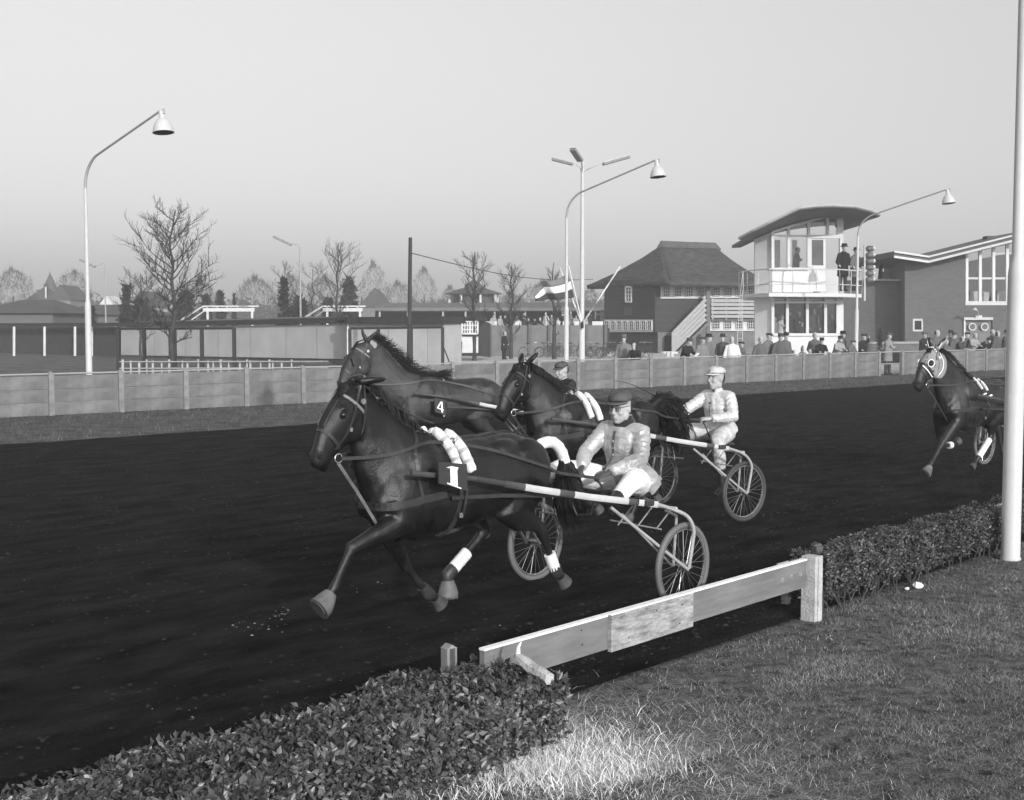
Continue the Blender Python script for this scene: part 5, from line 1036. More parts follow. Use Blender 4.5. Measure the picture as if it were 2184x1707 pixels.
    for i in range(1100):
        k = int((tl['wrap'][1] + (1 - tl['wrap'][1]) * rnd.random() if tl.get('wrap') else rnd.random() ** .6) * (len(TP) - 2)); a = TP[k]; tt = (TP[min(k + 5, len(TP) - 1)] - a); o_ = Vector((rnd.gauss(0, 1), rnd.gauss(0, 1), rnd.gauss(0, 1))); o_.normalize(); r_ = rr[k]
        e = a + tt * rnd.uniform(.8, 1.35) + o_ * r_ * rnd.uniform(.7, 1.5) + Vector((-.02, 0, -.03)); tb.loft([a + o_ * r_ * .6, (a + e) / 2 + o_ * r_ * .7, e], [.0045, .0045, .001], n=3, cap=False)
    tail_o = nm_('tail', tb, m_hair)
    if tl.get('wrap'):
        w0, w1 = tl['wrap']; n_ = len(TP); W = TP[int(n_ * w0):int(n_ * w1) + 1]; nm_('tail_bandage', MB().loft(W, [(.046 + .003 * math.sin(i * 2.5), .046 + .003 * math.sin(i * 2.5)) for i in range(len(W))], n=16), m_band, tail_o, sm=60)
    # ---- harness
    ax = (Hd(3.06, 1.40) - Hd(2.70, 1.80)).normalized()
    br = MB(); loop(br, bv, Hd(2.735, 1.76), Hd(2.745, 1.60) * 0 + (Hd(2.86, 1.60) - Hd(2.70, 1.86)).normalized() * .35 + ax * .65, .16 * sc, .020, 30)   # browband
    nb_ = MB(); loop(nb_, bv, Hd(2.93, 1.53), ax, .13 * sc, .026, 28); obj('noseband', nb_, m_leather, t)
    obj('browband', br, m_leather2 if name == 'trotter' and (num == '1' or num == '4') else m_leather, t)
    st_ = MB()
    for s_ in (-1, 1):
        hug(st_, bv, [Hd(2.69, 1.90, .06 * s_), Hd(2.76, 1.75, .10 * s_), Hd(2.82, 1.60, .10 * s_), Hd(2.90, 1.46, .07 * s_)], .018)
        hug(st_, bv, [Hd(2.66, 1.90, .07 * s_), Hd(2.66, 1.75, .10 * s_), Hd(2.68, 1.60, .09 * s_), Hd(2.72, 1.53, .04 * s_)], .014)
        hug(st_, bv, [Hd(2.76, 1.90, .03 * s_), Hd(2.88, 1.78, .03 * s_), Hd(2.98, 1.62, .02 * s_)], .012)
    obj('cheek_strap', st_, m_leather, t)
    for s_ in (-1, 1):
        br_ = obj('bit_ring', MB().torus(Hd(2.885, 1.405, .062 * s_), (0, 1, 0), .030, .0050, 24, 6), m_steelc, t, sm=80)
        obj('buckle', MB().box(Hd(2.815, 1.60, .107 * s_), (.022, .008, .026)), m_steelc, t); 
        ro = obj('rosette', MB().cyl(Hd(2.700, 1.79, .095 * s_), Hd(2.700, 1.79, .108 * s_), .020, 12), m_steelc if not hood else m_band, t)
    rings = {}
    for s_ in (-1, 1):
        rg = L(1.90 + ds, .17 * s_, 1.46); h_ = bv.find_nearest(rg); rg = h_[0] + h_[1] * .028; rings[s_] = rg
        obj('terret_ring', MB().torus(rg, (1, .2, 0), .024, .0045, 18, 6), m_steelc, t, sm=80)
    # saddle strap + girth
    gi = MB(); loop(gi, bv, L(1.93 + ds, 0, 1.12), (1, 0, .12), .6, .045, 48); obj('girth', gi, m_leather, t)
    gi2 = MB(); loop(gi2, bv, L(1.86 + ds, 0, 1.12), (1, 0, .22), .6, .028, 48, a0=.4, a1=PI - .4); obj('girth', gi2, m_leather, t) if name else None
    bc = MB(); loop(bc, bv, L(2.25 + ds, 0, 1.06), (.10, 0, 1), .6, .055, 40, ref=(1, 0, 0), a0=-2.2, a1=2.2); obj('breast_collar', bc, m_leather, t)
    for s_ in (-1, 1):
        nk = MB(); hug(nk, bv, [L(2.16 + ds, .02 * s_, 1.56), L(2.27 + ds, .16 * s_, 1.36), L(2.30 + ds, .22 * s_, 1.20), L(2.27 + ds, .25 * s_, 1.07)], .024); obj('neck_strap', nk, m_leather, t)
        tr = MB(); ribbon(tr, [L(2.05 + ds, .30 * s_, 1.055), L(1.6 + ds, .33 * s_, 1.03), L(1.0 + ds, .42 * s_, .98), L(.45 + ds, .5 * s_, .86)], [Vector((0, s_, 0))] * 4, .028); obj('trace', tr, m_leather, t)
        obj('girth_buckle', MB().box(L(1.95 + ds, .287 * s_, .92), (.03, .012, .035)), m_steelc, t)
        hl = MB(); hl.tube([L(1.93 + ds, .29 * s_, 1.17), L(1.93 + ds, .33 * s_, 1.10), L(1.93 + ds, .31 * s_, 1.0), L(1.92 + ds, .27 * s_, .90)], .012, 6); obj('shaft_loop', hl, m_leather, t)
    bs = MB(); hug(bs, bv, [L(1.9 + ds, 0, 1.48), L(1.6 + ds, 0, 1.47), L(1.3 + ds, 0, 1.46), L(1.05 + ds, 0, 1.44), L(.92 + ds, 0, 1.36)], .022, off=.006); obj('back_strap', bs, m_leather, t)
    ck = MB(); c0, c1 = Hd(2.66, 1.965, 0), L(1.95 + ds, 0, 1.56); ck.tube([c0 + (c1 - c0) * k + Vector((0, 0, -.05 * math.sin(PI * k))) for k in [i / 10 for i in range(11)]], .006, 5); obj('check_rein', ck, m_leather, t)
    if legs.get('mart', True):
        mt = MB(); ribbon(mt, [Hd(2.885, 1.375, .055), Hd(2.885, 1.375, .03).lerp(L(2.52 + ds, .03, .90), .45) + Vector((0, .03, 0)), L(2.50 + ds, .05, .86)], [Vector((.3, 1, 0))] * 3, .022); obj('martingale', mt, m_boot if num == '1' else m_leather, t)
    if pad:   # rolled cloths on the saddle, near side and off side
        for s_ in (-1, 1):
            for (dx, r_, L_) in ((.055, .042, 1.0), (-.055, .045, 1.12)):
                P = []
                for k in range(9):
                    a = .08 + k / 8 * L_; q = L(1.93 + ds + dx - .05 * k / 8, .48 * math.sin(a) * s_, 1.12 + .48 * math.cos(a)); h_ = bv.ray_cast(q, (L(1.93 + ds + dx, 0, 1.12) - q).normalized(), .6); P.append((h_[0] if h_[0] is not None else q) + Vector((0, .022 * s_, .015)))
                r = MB().loft([P[0] + (P[0] - P[1]) * .2] + P, [(r_ * .4, r_ * .4)] + [(r_ * (1 + .06 * math.sin(k * 1.7)), r_ * .62) for k in range(9)], n=12)
                if not roll: r = MB().loft(P[1:7], [(r_ * .5, r_ * .18)] * 6, n=10)
                o = obj('saddle_roll', r, m_pad, t, sm=60)
                if num == '1':
                    for k in (2, 4, 6): obj('stripe', MB().loft([P[k].lerp(P[k + 1], .1), P[k].lerp(P[k + 1], .75)], [(r_ * 1.07, r_ * .68)] * 2, n=12), m_padst, o, sm=60)
                obj('roll_end', MB().torus(P[-1] + (P[-1] - P[-2]) * .15, (P[-1] - P[-2]), r_ * .55, r_ * .28, 14, 6), m_pad, o, sm=60)
    if num:
        corners = dict([('1', [(933, 985), (993, 990), (995, 1047), (934, 1031)]), ('4', [(925.5, 849), (949, 853), (950, 886), (927, 879)])])[num]
        Q = [F.fit(u, v, .415) - Vector((1.7, 0, 0)) for u, v in corners]; pl = obj('number_plate', MB().prism(Q, (0, .012, 0)), m_plate, t)
        def pp(a, c): return Q[0].lerp(Q[1], a).lerp(Q[3].lerp(Q[2], a), c) + Vector((0, .016, 0))
        nb = MB()
        if num == '1': nb.prism([pp(.38, .20), pp(.62, .20), pp(.62, .92), pp(.38, .90)], (0, .004, 0)); nb.prism([pp(.26, .87), pp(.74, .95), pp(.74, 1.0), pp(.26, .93)], (0, .0055, 0)); nb.prism([pp(.24, .23), pp(.42, .14), pp(.66, .16), pp(.64, .24)], (0, .0055, 0))
        else: nb.prism([pp(.58, .16), pp(.72, .16), pp(.72, .90), pp(.58, .88)], (0, .004, 0)); nb.prism([pp(.20, .62), pp(.80, .66), pp(.80, .74), pp(.20, .70)], (0, .0055, 0)); nb.prism([pp(.20, .62), pp(.31, .66), pp(.60, .24), pp(.56, .16)], (0, .005, 0))
        obj('number', nb, m_num, pl)
    if blink:
        for s_ in (-1, 1): obj('blinker', MB().prism([Hd(2.80, 1.80, .108 * s_), Hd(2.93, 1.73, .135 * s_), Hd(2.90, 1.62, .135 * s_), Hd(2.79, 1.67, .108 * s_)], (0, .006 * s_, 0)), m_leather, t)
    if hood:   # pale hood with white-edged eye holes, swollen off the head surface
        m_hood = M('hood_cloth', .24, .9, .12, 5, .4, 40); hb_ = MB(); ids = []
        axh = (Hd(3.0, 1.5) - Hd(2.66, 1.85)); lh = axh.length; axh.normalize(); o0 = Hd(2.66, 1.85); cache = {}
        for p in me.polygons:
            c = p.center; k = (c - o0).dot(axh) / lh; up_ = c.z - (o0 + axh * (k * lh)).z
            if c.x < L(2.55, 0, 0).x + ds and False: continue
            ins = -.35 < k < .62 + .0 and c.z > Hd(2.70, 1.50).z
            neck_side = (c - Hd(2.655, 1.73)).length < .165 * sc
            eyec = min((c - Hd(2.876, 1.705, .09 * s_)).length for s_ in (-1, 1))
            if ((ins and -.12 < k and (c - Hd(2.74, 1.70)).length < .25 * sc) or neck_side) and eyec > .045 * sc:
                ids.append(p)
        for p in ids:
            f_ = []
            for vi in p.vertices:
                if vi not in cache: cache[vi] = len(hb_.v); hb_.v.append(tuple(me.vertices[vi].co + me.vertices[vi].normal * .007))
                f_.append(cache[vi])
            hb_.f.append(tuple(f_)); hb_.m.append(0)
        ho = obj('hood', hb_, m_hood, t, sm=80, nofix=True); sd = ho.modifiers.new('thick', 'SOLIDIFY'); sd.thickness = .006
        for s_ in (-1, 1):
            e = Hd(2.876, 1.705, .098 * s_); h_ = bv.find_nearest(e); e = h_[0] + h_[1] * .014; obj('eye_ring', MB().torus(e, h_[1], .050 * sc, .0075, 24, 6), m_num, ho, sm=80)
            ed = MB(); hug(ed, bv, [Hd(2.97, 1.66, .03 * s_), Hd(2.93, 1.60, .09 * s_), Hd(2.86, 1.54, .11 * s_), Hd(2.80, 1.50, .09 * s_)], .016, off=.014); obj('hood_edging', ed, m_num, ho)
            ed = MB(); hug(ed, bv, [Hd(2.66, 1.86, .09 * s_), Hd(2.585, 1.74, .12 * s_), Hd(2.60, 1.62, .12 * s_), Hd(2.68, 1.52, .08 * s_)], .014, off=.014); obj('hood_edging', ed, m_num, ho)
            e0 = Hd(2.665, 1.925, .048 * s_); tip = ears[0 if s_ > 0 else 1]; e1 = L(*tip); dd = e1 - e0
            obj('ear_cover', MB().loft([e0, e0 + dd * .2, e0 + dd * .5 + Vector((.008, .008 * s_, 0)), e0 + dd * .82, e1 + dd * .03], [(.036, .028), (.042, .030), (.045, .026), (.028, .02), (.010, .01)], lat=(0, 1, .2), n=10), m_hood, ho, sm=60)
            obj('ear_edging', MB().tube([e0 + Vector((.03, .03 * s_, 0)), e0 + dd * .45 + Vector((.035, .02 * s_, 0)), e1 + dd * .02], .006, 5), m_num, ho)
        cb = MB()
        for k in range(7): cb.ball(Hd(2.745, 1.925 - .006 * abs(k - 3) ** 2, -.075 + .025 * k), .012, 7, 5)
        obj('browband_knots', cb, m_num, ho)
    t_info = dict(t=t, rings=rings, bit={s_: Hd(2.885, 1.405, .07 * s_) for s_ in (-1, 1)}, L=L, bv=bv); return t_info
F1 = Frame((.785, 10.356), 44); F3 = Frame((2.24, 14.81), 55); F4 = Frame((.60, 19.45), 62); FR = Frame((8.25, 19.3), 53)
legs1 = dict(nf=(.17, [(2.40, .90), (2.835, .79), (2.985, .535), (3.055, .46)]), ff=(-.17, [(2.28, .88), (2.075, .50), (1.865, .275), (1.785, .225)]), nh=(.165, [(1.33, .88), (.965, .69), (.795, .33), (.725, .275)]), fh=(-.165, [(1.45, .90), (1.26, .68), (1.67, .385), (1.665, .285)]), boot=('nf', 'fh'), band=dict(fh=(.50, .85), nh=(.58, .98)), fboot=('fh', 'ff', 'nh'), hboot=('fh',))
h1 = horse('trotter', 'leading dark bay trotter with number 1 plate and white tail bandage', F1, m_h1, legs=legs1, num='1', yaw=.10, poll=(2.622, 1.89), muz=(3.06, 1.385), crest=[(2.10, 1.50), (2.24, 1.60), (2.38, 1.70), (2.51, 1.79), (2.60, 1.87)], ears=((2.48, .09, 1.90), (2.53, -.09, 1.92)), mane=.6,
    tail=dict(p=[(.93, 0, 1.24), (.80, .0, 1.325), (.66, 0, 1.33), (.555, 0, 1.245), (.505, 0, 1.10), (.48, 0, .93), (.44, 0, .74)], r=[.04, .042, .042, .042, .085, .10, .04], wrap=(.08, .62)), group='harness racing trotters')
legs3 = dict(nf=(.17, [(2.20, .88), (2.10, .48), (1.80, .32), (1.70, .25)]), ff=(-.17, [(2.25, .90), (2.63, .80), (2.72, .50), (2.78, .40)]), nh=(.165, [(1.28, .86), (1.02, .58), (1.13, .20), (1.19, .10)]), fh=(-.165, [(1.2, .86), (.80, .66), (.62, .32), (.55, .25)]), fboot=('nf',))
h3 = horse('trotter', 'black bay trotter behind the leader pulling the driver in the pale satin jacket', F3, m_h3, ds=-.09, poll=(2.544, 1.86), muz=(3.0, 1.335), crest=[(2.0, 1.50), (2.13, 1.62), (2.27, 1.72), (2.41, 1.80), (2.52, 1.86)], under=[(2.46, 1.02), (2.50, 1.18), (2.52, 1.32), (2.54, 1.46), (2.60, 1.60)], legs=legs3, yaw=.22, ears=((2.474, .11, 1.965), (2.53, -.10, 1.955)), mane=.7,
    tail=dict(p=[(.90, 0, 1.27), (.80, 0, 1.33), (.68, 0, 1.35), (.58, 0, 1.27), (.50, 0, 1.12), (.46, 0, .95)], r=[.06, .11, .15, .16, .14, .06]), roll=True, group='harness racing trotters')
legs4 = dict(nf=(.17, [(2.40, .88), (2.62, .60), (2.50, .33), (2.42, .25)]), ff=(-.17, [(2.35, .88), (2.3, .47), (2.28, .18), (2.34, .08)]), nh=(.165, [(1.40, .86), (1.05, .58), (1.12, .18), (1.18, .08)]), fh=(-.165, [(1.4, .86), (1.15, .58), (1.35, .22), (1.42, .12)]))
h4 = horse('trotter', 'bay trotter with windblown mane, head high, wearing number 4', F4, m_h4, ds=.02, poll=(3.02, 2.05), muz=(3.50, 1.40), crest=[(2.13, 1.46), (2.40, 1.54), (2.61, 1.71), (2.80, 1.91), (2.97, 2.06)], under=[(2.62, 1.00), (2.79, 1.12), (2.92, 1.28), (3.00, 1.45), (3.06, 1.64)], legs=legs4, num='4', wind=.9, blink=True, ears=((2.90, .10, 2.19), (3.10, -.10, 2.215)), pad=False, mane=1.2, group='harness racing trotters')
legsR = dict(nf=(.17, [(2.50, .88), (2.84, .60), (3.10, .31), (3.19, .22)]), ff=(-.17, [(2.45, .88), (2.42, .50), (2.14, .50), (2.03, .52)]), nh=(.165, [(1.62, .88), (1.62, .62), (1.95, .32), (2.05, .22)]), fh=(-.165, [(1.3, .86), (.95, .66), (.80, .30), (.74, .22)]), band=dict(nh=(.15, .95), ff=(.7, 1.0)), boot=('nf',))
hR = horse('trotter', 'brown trotter in a pale hood with ringed eye holes at the right edge', FR, m_hR, ds=.05, poll=(2.80, 1.94), muz=(3.27, 1.42), crest=[(2.12, 1.54), (2.30, 1.66), (2.47, 1.78), (2.62, 1.87), (2.74, 1.93)], under=[(2.64, 1.02), (2.70, 1.18), (2.75, 1.34), (2.79, 1.50), (2.86, 1.65)], legs=legsR, hood=True, ears=((2.69, .10, 2.095), (2.86, -.10, 2.10)), roll=False, mane=.8, group='harness racing trotters')
# ================================================================ SULKIES
m_shaftw = M('shaft_white', .44, .6, .15, 6, .1, 40); m_frame = M('frame_enamel', .30, .45, .2, 9); m_shaftd = M('shaft_dark_wood', .055, .5, .25, 9); m_spoke = M('spoke_steel', .30, .3, .05, 3, metal=.8); m_tyr = M('sulky_tyre', .13, .6, .15, 5, .1, 60); m_rim = M('wheel_rim', .5, .25, .1, 4, metal=.8); m_tyd = M('dark_sulky_tyre', .05, .6, .15, 5)
def sulky(label, F, W=.80, tyre=None, dirty=False, dip=0.):
    t = thing('sulky', label, 'sulky', F.C, F.rz, 'two-wheeled racing sulkies'); r_ = .35
    for s_ in (1, -1):
        c = Vector((0, W * s_, r_)); w = obj('wheel', MB().torus(c, (0, 1, 0), r_ - .024, .024, 48, 8), tyre or m_tyr, t, sm=60)
        obj('rim', MB().torus(c, (0, 1, 0), r_ - .055, .010, 48, 6, 1.4), m_rim, w, sm=60)
        sp2 = MB()
        for k in range(28):
            a = 2 * PI * k / 28; o = .02 if k % 2 else -.02; h0 = Vector((.022 * math.cos(a + .9 * (1 if k % 4 < 2 else -1)), o, .022 * math.sin(a + .9 * (1 if k % 4 < 2 else -1)))); sp2.cyl(c + h0, c + Vector(((r_ - .06) * math.cos(a), 0, (r_ - .06) * math.sin(a))), .0022, 4)
        obj('spokes', sp2, m_spoke, w); obj('hub', MB().cyl(c - Vector((0, .05, 0)), c + Vector((0, .05, 0)), .022, 12).cyl(c - Vector((0, .095, 0)), c + Vector((0, .095, 0)), .008, 8), m_steelc, w, sm=40)
        # bent shaft from the horse's shoulder to the wheel arch
        path = [(2.454, .33, 1.267), (1.9, .385, 1.185), (1.346, .47, 1.064), (.85, .56, .965), (.378, .665, .884), (.208, .705, .855)]; path = [Vector((x, y * s_, z)) for x, y, z in path]; PP = resample(path, .02)
        cuts = [(0, .58, m_shaftd), (.58, .84, m_plate), (.84, 1.02, m_shaftd), (1.02, 1.36, m_shaftw), (1.36, 1.50, m_shaftd), (1.50, 2.02, m_shaftw), (2.02, 2.12, m_shaftd), (2.12, 9, m_shaftw)]
        acc = [0.]
        for a, b in zip(PP, PP[1:]): acc.append(acc[-1] + (b - a).length)
        for (d0, d1, m_) in cuts:
            Q = [p for p, a in zip(PP, acc) if d0 - .021 <= a <= d1]
            if len(Q) < 2: continue
            rad = [(.014 + .003 * min(1, (d0 + .1) * 4), .019) if d0 < .5 else (.013, .026) for _ in Q]
            if m_ is m_plate: rad = [(.0135, .021)] * len(Q)
            obj('shaft', MB().loft(Q, rad, lat=(0, 1, 0), n=10), m_, t, sm=40)
        arch = spline([path[-1], (.10, .76 * s_, .815), (.0, (W + .035) * s_, .755), (-.035, (W + .075) * s_, .66), (-.02, (W + .08) * s_, .55), (.03, (W + .08) * s_, .345)], 7); obj('wheel_arch', MB().tube(arch, .016, 8), m_frame, t, sm=60)
        obj('stay', MB().cyl((.66, .60 * s_, .87), (.035, (W + .08) * s_, .335), .013, 8), m_frame, t); obj('stay', MB().cyl((.50, .58 * s_, .80), (.03, (W - .08) * s_, .34), .009, 8), m_frame, t)
        obj('stay', MB().cyl((-.02, (W - .08) * s_, .74), (.02, (W - .08) * s_, .34), .012, 8), m_frame, t); obj('stay', MB().cyl((.1, .70 * s_, .80), (-.02, (W - .08) * s_, .74), .011, 8), m_frame, t)
        obj('foot_rest', MB().tube([(.80, .55 * s_, .93), (.78, .50 * s_, .82), (.78, .36 * s_, .80), (.80, .32 * s_, .90)], .008, 6), m_iron, t)
        obj('strap_end', MB().box((.30, .69 * s_, .875), (.10, .04, .05)), m_leather, t, bev=.01)
        for k in range(3): obj('truss', MB().cyl((.02 + .05 * k, (W - .10 - .16 * k) * s_, .80), (.08 + .05 * k, (W - .2 - .16 * k) * s_, .64), .006, 6), m_frame, t)
        obj('truss', MB().cyl((.10, .66 * s_, .64), (.12, .15 * s_, .66), .007, 6), m_frame, t)
    obj('cross_bar', MB().cyl((.20, -.70, .845), (.20, .70, .845), .015, 8), m_shaftd, t); obj('cross_bar', MB().cyl((-.02, -.72, .80), (-.02, .72, .80), .014, 8), m_shaftw, t)
    obj('seat', MB().loft([(-.44, 0, .835), (-.40, 0, .825), (-.2, 0, .815), (-.02, 0, .825)], [(.14, .01), (.20, .022), (.20, .024), (.15, .02)], lat=(0, 1, 0), n=16), m_leather, t, sm=60)
    obj('seat_spring', MB().tube([(-.02, -.18, .79), (-.22, -.16, .77), (-.40, 0, .78), (-.22, .16, .77), (-.02, .18, .79)], .009, 6), m_shaftw, t); return t
sulky('nearest sulky with white striped shafts, its right wheel close to the plank rail', F1); sulky('sulky with dark tyres behind the black bay trotter, driver in white', F3, .75, m_tyd); sulky('mostly hidden sulky behind the horse with number 4', F4, .70, m_tyd); sulky('sulky half hidden behind the foreground lamp post', Frame((8.15, 19.45), 47), .75)
# ================================================================ PEOPLE
m_skin = M('skin', .34, .6, .10, 9, .15, 60, c2=.44, spec=.3); m_skin2 = M('skin_far', .40, .7, .1, 9); m_hairp = tone('human_hair', .03, .6); m_glove = tone('brown_glove', .065, .7)
def satin(name, c, c2):
    m = M(name, c, .32, .25, 2.2, .0, c2=c2, spec=.6, thr=.48); n = m.node_tree; b = n.nodes['Principled BSDF']; b.inputs['Sheen Weight'].default_value = .3; b.inputs['Metallic'].default_value = .15  # pale and dark mottling of the base colour imitates highlights and darker folds
    t = n.nodes.new('ShaderNodeTexCoord'); nz = n.nodes.new('ShaderNodeTexNoise'); nz.inputs['Scale'].default_value = 4.5; nz.inputs['Detail'].default_value = 5; nz.inputs['Distortion'].default_value = 1.6
    mp = n.nodes.new('ShaderNodeMapping'); mp.inputs['Scale'].default_value = (1, 1, 2.6); n.links.new(t.outputs['Object'], mp.inputs[0]); n.links.new(mp.outputs[0], nz.inputs['Vector'])
    bp = n.nodes.new('ShaderNodeBump'); bp.inputs['Strength'].default_value = .8; bp.inputs['Distance'].default_value = .03; n.links.new(nz.outputs['Fac'], bp.inputs['Height']); n.links.new(bp.outputs[0], b.inputs['Normal']); return m
m_sat1 = satin('grey_satin', .22, .50); m_sat2 = satin('cream_satin', .52, .74); gl_lens = glass('lens_glass', .97, .02); m_trw = M('white_breeches', .78, .8, .08, 5, .5, 18); m_trd = M('muddy_breeches', .42, .85, .5, 5, .5, 18, c2=.72); m_bootp = tone('black_boot', .02, .4); m_coll = tone('dark_scarf', .012, .85, .3); m_capd = tone('dark_cap', .075, .8); m_capl = tone('pale_cap', .50, .8); m_jkd = tone('dark_jacket', .012, .7)
def hand(b, W, d, up, k, curl=1.):
    """a palm with four unequal curled fingers and a thumb; W wrist, d direction, up back of the hand"""
    d = d.normalized(); up = (up - d * up.dot(d)).normalized(); sd = d.cross(up); b.k = k
    b.loft([W - d * .03, W, W + d * .045, W + d * .085], [(.023, .020), (.027, .019), (.042, .017), (.040, .014)], lat=sd, n=10)
    for i, L_ in enumerate((.068, .078, .072, .056)):
        a = W + d * .080 + sd * (.031 - .0205 * i); p1 = a + d * L_ * .45 - up * .012 * curl; p2 = p1 - up * L_ * .42 * curl + d * L_ * .10; p3 = p2 - d * L_ * .38 * curl - up * .006
        b.loft([a - d * .02, a, p1, p2, p3], [.0095, .0100, .0095, .0088, .0075], n=7)
    t0 = W + d * .03 + sd * .030; b.loft([t0 - sd * .012, t0 + sd * .018 + d * .02 - up * .01, t0 + sd * .010 + d * .055 - up * .028, t0 - sd * .006 + d * .070 - up * .036], [.013, .012, .0105, .008], n=7)
def head(b, c, R, k, s_=1.06, simple=False):
    s_ = 1.12 if s_ == 1.06 else s_
    b.k = k; P = lambda x, y, z: c + R @ (Vector((x, y, z)) * s_)
    def ell(x, y, z, r_): b.ball(P(x, y, z), tuple(q * s_ for q in r_), 14, 10, R)
    ell(-.012, 0, .028, (.098, .077, .100)); ell(.018, 0, -.045, (.072, .060, .075)); ell(.052, 0, -.092, (.030, .030, .024)); ell(.055, 0, .045, (.040, .058, .035))
    if simple: ell(.092, 0, -.018, (.018, .012, .028)); return
    b.loft([P(.084, 0, .022), P(.100, 0, -.002), P(.116, 0, -.030), P(.100, 0, -.042)], [(.009 * s_, .010 * s_), (.012 * s_, .012 * s_), (.018 * s_, .014 * s_), (.016 * s_, .008 * s_)], lat=R @ Vector((0, 1, 0)), n=9)
    for y in (-1, 1): ell(.066, .036 * y, -.028, (.024, .024, .022)); ell(.082, .031 * y, .034, (.012, .026, .008)); ell(-.004, .077 * y, -.008, (.018, .010, .031)); ell(.0, .055 * y, -.062, (.040, .016, .034))
    ell(.086, 0, -.060, (.013, .024, .0065)); ell(.083, 0, -.072, (.012, .020, .0065))
def rotz(a, pitch=0.): return Matrix.Rotation(a, 3, 'Z') @ Matrix.Rotation(pitch, 3, 'Y')
def driver(label, F, base, J, mats, yaw=0., pitch=0., kind='d1', vox=.0075):
    t = thing('person', label, 'person', F.C + F.h * base, F.rz); O = Vector((base, 0, 0)); g = {k: Vector(v) - O for k, v in J.items()}; b = MB(); lat = Vector((0, 1, 0)); R = rotz(yaw, pitch)
    pel, che, nec, hd = g['pel'], g['che'], g['nec'], g['head']
    # trousers
    for s_, q in ((1, 'n'), (-1, 'f')):
        hip, kn, an = g[q + 'hip'], g[q + 'knee'], g[q + 'ank']; b.k = 1
        b.loft([pel.lerp(hip, .4), hip, hip.lerp(kn, .4), hip.lerp(kn, .8) , kn, kn.lerp(an, .12), kn.lerp(an, .45), kn.lerp(an, .62), kn.lerp(an, .66)], [(.10, .11), (.118, .122), (.114, .120), (.100, .106), (.088, .092), (.078, .082), (.068, .072), (.058, .060), (.046, .048)], n=16)
        b.k = 3; b.loft([kn.lerp(an, .60), kn.lerp(an, .85), an], [(.052, .054), (.048, .050), (.050, .052)], n=12); to = g[q + 'toe']; b.loft([an + (an - to).normalized() * .05 - Vector((0, 0, .03)), an - Vector((0, 0, .025)), an.lerp(to, .55) - Vector((0, 0, .01)), to], [(.032, .036), (.038, .046), (.040, .032), (.028, .02)], lat=lat, n=12)
    b.k = 1; b.ball(pel, (.15, .175, .13), 14, 10)
    # jacket
    b.k = 0; sw = g['nsh'] - g['fsh']; b.loft([g['fsh'].lerp(g['nsh'], .02), g['fsh'].lerp(g['nsh'], .25), g['fsh'].lerp(g['nsh'], .5) + Vector((0, 0, -.01)), g['fsh'].lerp(g['nsh'], .75), g['fsh'].lerp(g['nsh'], .98)], [(.084, .08), (.092, .088), (.090, .088), (.092, .088), (.084, .08)], n=14); b.loft([pel + Vector((-.02, 0, -.02)), pel.lerp(che, .25) + Vector((.01, 0, 0)), pel.lerp(che, .6), che, che.lerp(nec, .55), che.lerp(nec, .86), nec], [(.20, .175), (.19, .16), (.185, .15), (.195, .148), (.185, .125), (.125, .095), (.060, .062)], lat=sw, n=22)
    for q in ('n', 'f'):
        sh, el, wr = g[q + 'sh'], g[q + 'elb'], g[q + 'wr']; inn = che.lerp(nec, .5)
        b.loft([inn.lerp(sh, .15) - Vector((0, 0, .02)), inn.lerp(sh, .6), sh, sh.lerp(el, .3), sh.lerp(el, .75), el, el.lerp(wr, .25), el.lerp(wr, .65), el.lerp(wr, .93), wr.lerp(el, .02)], [(.10, .10), (.092, .088), (.080, .078), (.076, .074), (.070, .070), (.068, .068), (.066, .066), (.056, .056), (.046, .046), (.032, .032)], n=14)
    if 'tailp' in g: b.loft([pel + Vector((-.05, 0, .10)), pel.lerp(g['tailp'], .5) + Vector((0, 0, .06)), g['tailp']], [(.17, .07), (.19, .07), (.17, .03)], lat=lat, n=14); b.loft([pel + Vector((-.02, .12, .06)), pel + Vector((-.06, .20, .0)), pel + Vector((-.10, .21, -.07))], [(.10, .07), (.11, .05), (.09, .02)], lat=(1, 0, 0), n=12)
    # head, neck, hands
    b.k = 2; b.loft([nec - Vector((0, 0, .03)), nec.lerp(hd, .4), hd + R @ Vector((-.02, 0, -.06))], [.058, .054, .056], n=12); head(b, hd, R, 2)
    for q in ('n', 'f'): wr = g[q + 'wr']; d = g[q + 'hand'] - wr; hand(b, wr + d.normalized() * .01, d, Vector((0, 0, 1)) + Vector((0, .5 if q == 'n' else -.5, 0)), 4)
    me = remesh(b, vox, 6, .5); mi = np.zeros(len(me.polygons), np.int32); me.polygons.foreach_get('material_index', mi)
    nv = len(me.vertices); vm = np.full(nv, 9)
    for p in me.polygons:
        for vi in p.vertices: vm[vi] = min(vm[vi], 0 if p.material_index == 0 else (1 if p.material_index == 1 else 9))
    co = np.empty(nv * 3, np.float32); no = np.empty(nv * 3, np.float32); me.vertices.foreach_get('co', co); me.vertices.foreach_get('normal', no); co = co.reshape(-1, 3); no = no.reshape(-1, 3)
    arms = [(g[q + 'sh'], g[q + 'elb'], g[q + 'wr']) for q in 'nf']
